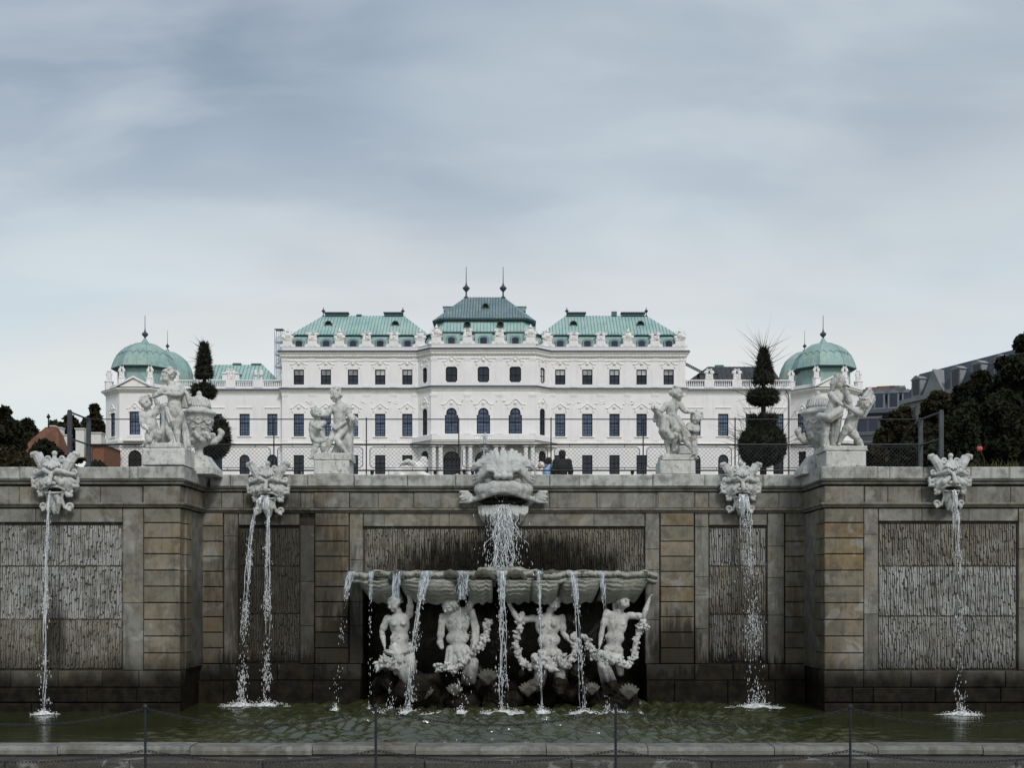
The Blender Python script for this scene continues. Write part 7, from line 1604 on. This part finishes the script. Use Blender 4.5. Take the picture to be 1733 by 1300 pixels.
mb = MB(); mb.prism([(X(-60, 60), 5), (X(62, 60), 5), (X(62, 60), Z(776, 60)), (X(-60, 60), Z(742, 60))], 60, 60.4); H2 = thing('brick_annex', 'low orange brick annex with white chimneys directly left of the left pavilion', 'house', (X(160, 190), 190, 18)); m2_ = MB(); m2_.box(X(150, 190), X(176, 190), 190, 198, 16, Z(754, 190)); m2_.build('wall', M['brick'], H2); m2_ = MB(); put(m2_, hip(X(146, 190), X(178, 190), 189.5, 198.5, Z(754, 190), X(156, 194), X(170, 194), 194, Z(748, 194))); m2_.build('roof', M['tile'], H2)
for p, a, b, w in ((139, 728, 775, .75), (165, 735, 756, 1.0)): m2_ = MB(); xx = X(p, 192); m2_.box(xx - w, xx + w, 191, 193, Z(b, 192), Z(a, 192)); m2_.box(xx - w * 1.2, xx + w * 1.2, 190.8, 193.2, Z(a, 192), Z(a - 1.6, 192)); m2_.build('chimney', M['whitewash'], H2)
o = mb.build('brick_wall', M['tile'], None, (X(0, 60), 60, 6)); tag(o, 'sloping red brown garden wall at the left behind the bushes', 'wall')
M['far_dark'] = simple('dark grey far facade', (.07, .08, .09), .9, .15, .5); M['far_trim'] = simple('grey far trim', (.16, .18, .20), .9, .1); M['far_wall'] = simple('grey far facade', (.23, .24, .25), .9, .15, .5); M['blue_roof'] = simple('blue grey roof', (.045, .058, .08), .6, .25, .6)
def building(a, b, z0, ze, zr_, depth, lab, nwin, floors, wallm, roofm, gables, name='apartment_house', seed=0):
    rs = random.Random(seed); xf = frame_xf(a, b); L = (Vector(b) - Vector(a)).length; root = thing(name, lab, 'building', (a[0], a[1], z0)); rz = math.atan2(b[1] - a[1], b[0] - a[0])
    mb = MB(xf); mb.box(0, L, 0, depth, z0, ze); mb.build('wall', M[wallm], root)
    mb = MB(xf); mb.box(-.3, L + .3, -.45, .02, ze - .35, ze + .15); mb.build('cornice', M['far_wall'] if wallm != 'far_dark' else M['flash'], root)
    mb = MB(xf); mb.loft([[(0, 0, ze + .1), (L, 0, ze + .1), (L, depth, ze + .1), (0, depth, ze + .1)], [(.9, 1.6, zr_), (L - .9, 1.6, zr_), (L - .9, depth - 1.6, zr_), (.9, depth - 1.6, zr_)]], cap=True); mb.build('mansard_roof', M[roofm], root)
    fh = 3.4; wm = MB(); wm.box(-.55, .55, -.06, .03, 0, 1.9); wm = wm.mesh('window', M['glass_dark']); sm = MB(); sm.box(-.75, .75, -.14, .02, -.15, 0); sm.box(-.75, .75, -.14, .02, 1.9, 2.1); sm = sm.mesh('window_surround', M['far_wall'] if wallm != 'far_dark' else M['far_trim'])
    for f in range(floors):
        for k in range(nwin):
            u = (k + .5) * L / nwin; p = xf((u, 0, ze - 2.9 - f * fh)); o = link('window', wm, root, p, rz); q = bpy.data.objects.new('window_surround', sm); C.objects.link(q); q.parent = o
        mb = MB(xf); mb.box(-.05, L + .05, -.14, .0, ze - 3.3 - f * fh, ze - 3.15 - f * fh); mb.build('string_course', M['far_trim'], root)
    for k in range(max(2, nwin - 1)):
        u = (k + .6) * L / max(2, nwin - 1); mb = MB(xf); h = (zr_ - ze) * .62
        if k in gables: mb.prism([(u - 1.7, ze + .12), (u + 1.7, ze + .12), (u, ze + .2 + (zr_ - ze) * .85)], -.25, 2.0); mb.build('gable', M['far_wall'], root); continue
        mb.box(u - .75, u + .75, .1, 1.9, ze + .3, ze + .3 + h); mb.prism([(u - .9, ze + .3 + h), (u + .9, ze + .3 + h), (u, ze + .8 + h)], .0, 2.0); d = mb.build('dormer', M['far_wall'] if wallm != 'far_dark' else M['far_trim'], root)
        mb = MB(xf); mb.box(u - .5, u + .5, .06, .12, ze + .5, ze + .2 + h); mb.build('dormer_window', M['glass_dark'], d)
    for k in range(4):
        u = rs.uniform(.1, .9) * L; mb = MB(xf); w = rs.uniform(.4, 1.3); mb.box(u - w, u + w, depth * .45, depth * .55, zr_ - .3, zr_ + rs.uniform(.7, 1.6)); mb.build('chimney', M['brick'] if k % 2 else M['far_wall'], root)
    return root
building((X(1458, 150), 152), (X(1546, 150), 150), 5, Z(693, 150), Z(656, 152), 14, 'dark apartment house with blue mansard windows behind the right statue', 5, 4, 'far_dark', 'blue_roof', ())
building((X(1540, 132), 134), (X(1745, 116), 116), 5, Z(680, 134), Z(634, 134), 16, 'pale gabled town house with a steep blue roof above the right grove', 7, 4, 'far_wall', 'blue_roof', (1,), 'town_house', 3)
# scaffold tower and crane boom beside the main block
M['net'] = (lambda g: (g.out((.42, .48, .55), .9), g.l(g.rng(g.noise(2, 3), .3, .7, .35, .8), g.b.inputs['Alpha']))[0])(G('scaffold netting'))
M['scaf'] = simple('pale grey scaffold', (.22, .25, .29), .6, .1)
SC = thing('scaffold_tower', 'grey netted scaffold tower against the left end of the main palace block', 'scaffold', (wx(468), 203, zl(640)))
x0, x1 = wx(461.5), wx(476.2); zz0, zz1 = ZL - .1, zp(553)
for x in (x0, (x0 + x1) / 2, x1):
    for y in (201.6, 203.2): mb = MB(); mb.tube([(x, y, zz0), (x, y, zz1 - (.0 if x < x1 else 1.2))], .05, 5); mb.build('pole', M['scaf'], SC)
for k in range(6): z = zz0 + (zz1 - zz0) * k / 5.0; mb = MB(); mb.box(x0, x1, 201.5, 203.3, z - .05, z); mb.build('deck', M['scaf'], SC); mb = MB(); mb.tube([(x0, 201.55, z), (x1, 201.55, min(zz1, z + 1.6))], .035, 4); mb.build('brace', M['scaf'], SC)
mb = MB(); mb.add([(x0, 201.45, zz0), (x1, 201.45, zz0), (x1, 201.45, zp(566)), (x0, 201.45, zp(566))], [(0, 1, 2, 3)]); mb.build('netting', M['net'], SC)
BO = thing('crane_boom', 'thin dark lattice boom slanting down from the right end of the main block', 'crane', (wx(1163), 206, zp(604))); a = Vector((wx(1160), 206, zp(602))); b = Vector((wx(1199), 206, zp(622)))
mb = MB(); off = Vector((0, 0, .45))
for k in (0, 1): mb.tube([tuple(a + off * k), tuple(b + off * k)], .07, 4)
for k in range(14): p = a.lerp(b, k / 14); r_ = a.lerp(b, (k + 1) / 14); mb.tube([tuple(p), tuple(p + off)], .06, 4); mb.tube([tuple(p + off), tuple(r_)], .05, 4)
mb.build('boom', M['iron'], BO)
# weeds along the wall tops
M['weed'] = simple('dry weeds', (.07, .065, .025), .9, .35, 5.)
rs = np.random.default_rng(31)
V = []; F = []
for a, b, yy, top, n, hh in ((-60, 60, 22.3, TB, 260, .22), (1480, 1560, 22.2, TB, 90, .14), (1620, 1800, 22.3, TB, 420, .35), (356, 424, 23.5, TOP, 40, .06), (932, 1100, 23.6, TOP, 90, .06)):
    for i in range(n):
        x = X(rs.uniform(a, b), yy); y = yy + rs.uniform(-.2, .5); z = top - .02; L = hh * rs.uniform(.25, 1.0) ** 1.5; d = unit(np.array([rs.normal() * .35, rs.normal() * .3, 1])); s = np.array([.006, 0, 0]); bb = len(V); p = np.array([x, y, z]); m = p + d * L * .6; e = p + d * L + np.array([rs.normal() * .3 * L, 0, 0]); V += [p - s, p + s, m + s * .7, m - s * .7, e]; F += [(bb, bb + 1, bb + 2, bb + 3), (bb + 3, bb + 2, bb + 4, bb + 4)]
mb = MB(); mb.v = [tuple(p) for p in V]; mb.f = [tuple(dict.fromkeys(f)) for f in F]; o = mb.build('weeds', M['weed'], None, fix=False); o['kind'] = 'stuff'; o['label'] = 'dry grass tufts growing along the top of the wall'; o['category'] = 'grass'
M['petal'] = simple('red petals', (.50, .09, .07), .7)
FL = thing('red_flower', 'single red flower on a thin stalk above the right bay wall', 'flower', (X(1668, 22.6), 22.6, TB)); p0 = (X(1668, 22.6), 22.6, TB - .05); p1 = (X(1658, 22.6), 22.6, Z(762, 22.6)); mb = MB(); mb.tube([p0, (X(1665, 22.6), 22.6, Z(775, 22.6)), p1], .006, 5); mb.build('stalk', M['weed'], FL)
for i in range(5): w = i * 1.256; mb = MB(); mb.blob((p1[0] + .03 * math.cos(w), p1[1] + .03 * math.sin(w), p1[2] + .03), (.03, .03, .05), 6, .1); mb.build('petal', M['petal'], FL, smooth=True)
print('objects', len(bpy.data.objects), 'tris', sum(len(o.data.polygons) for o in bpy.data.objects if o.type == 'MESH'))
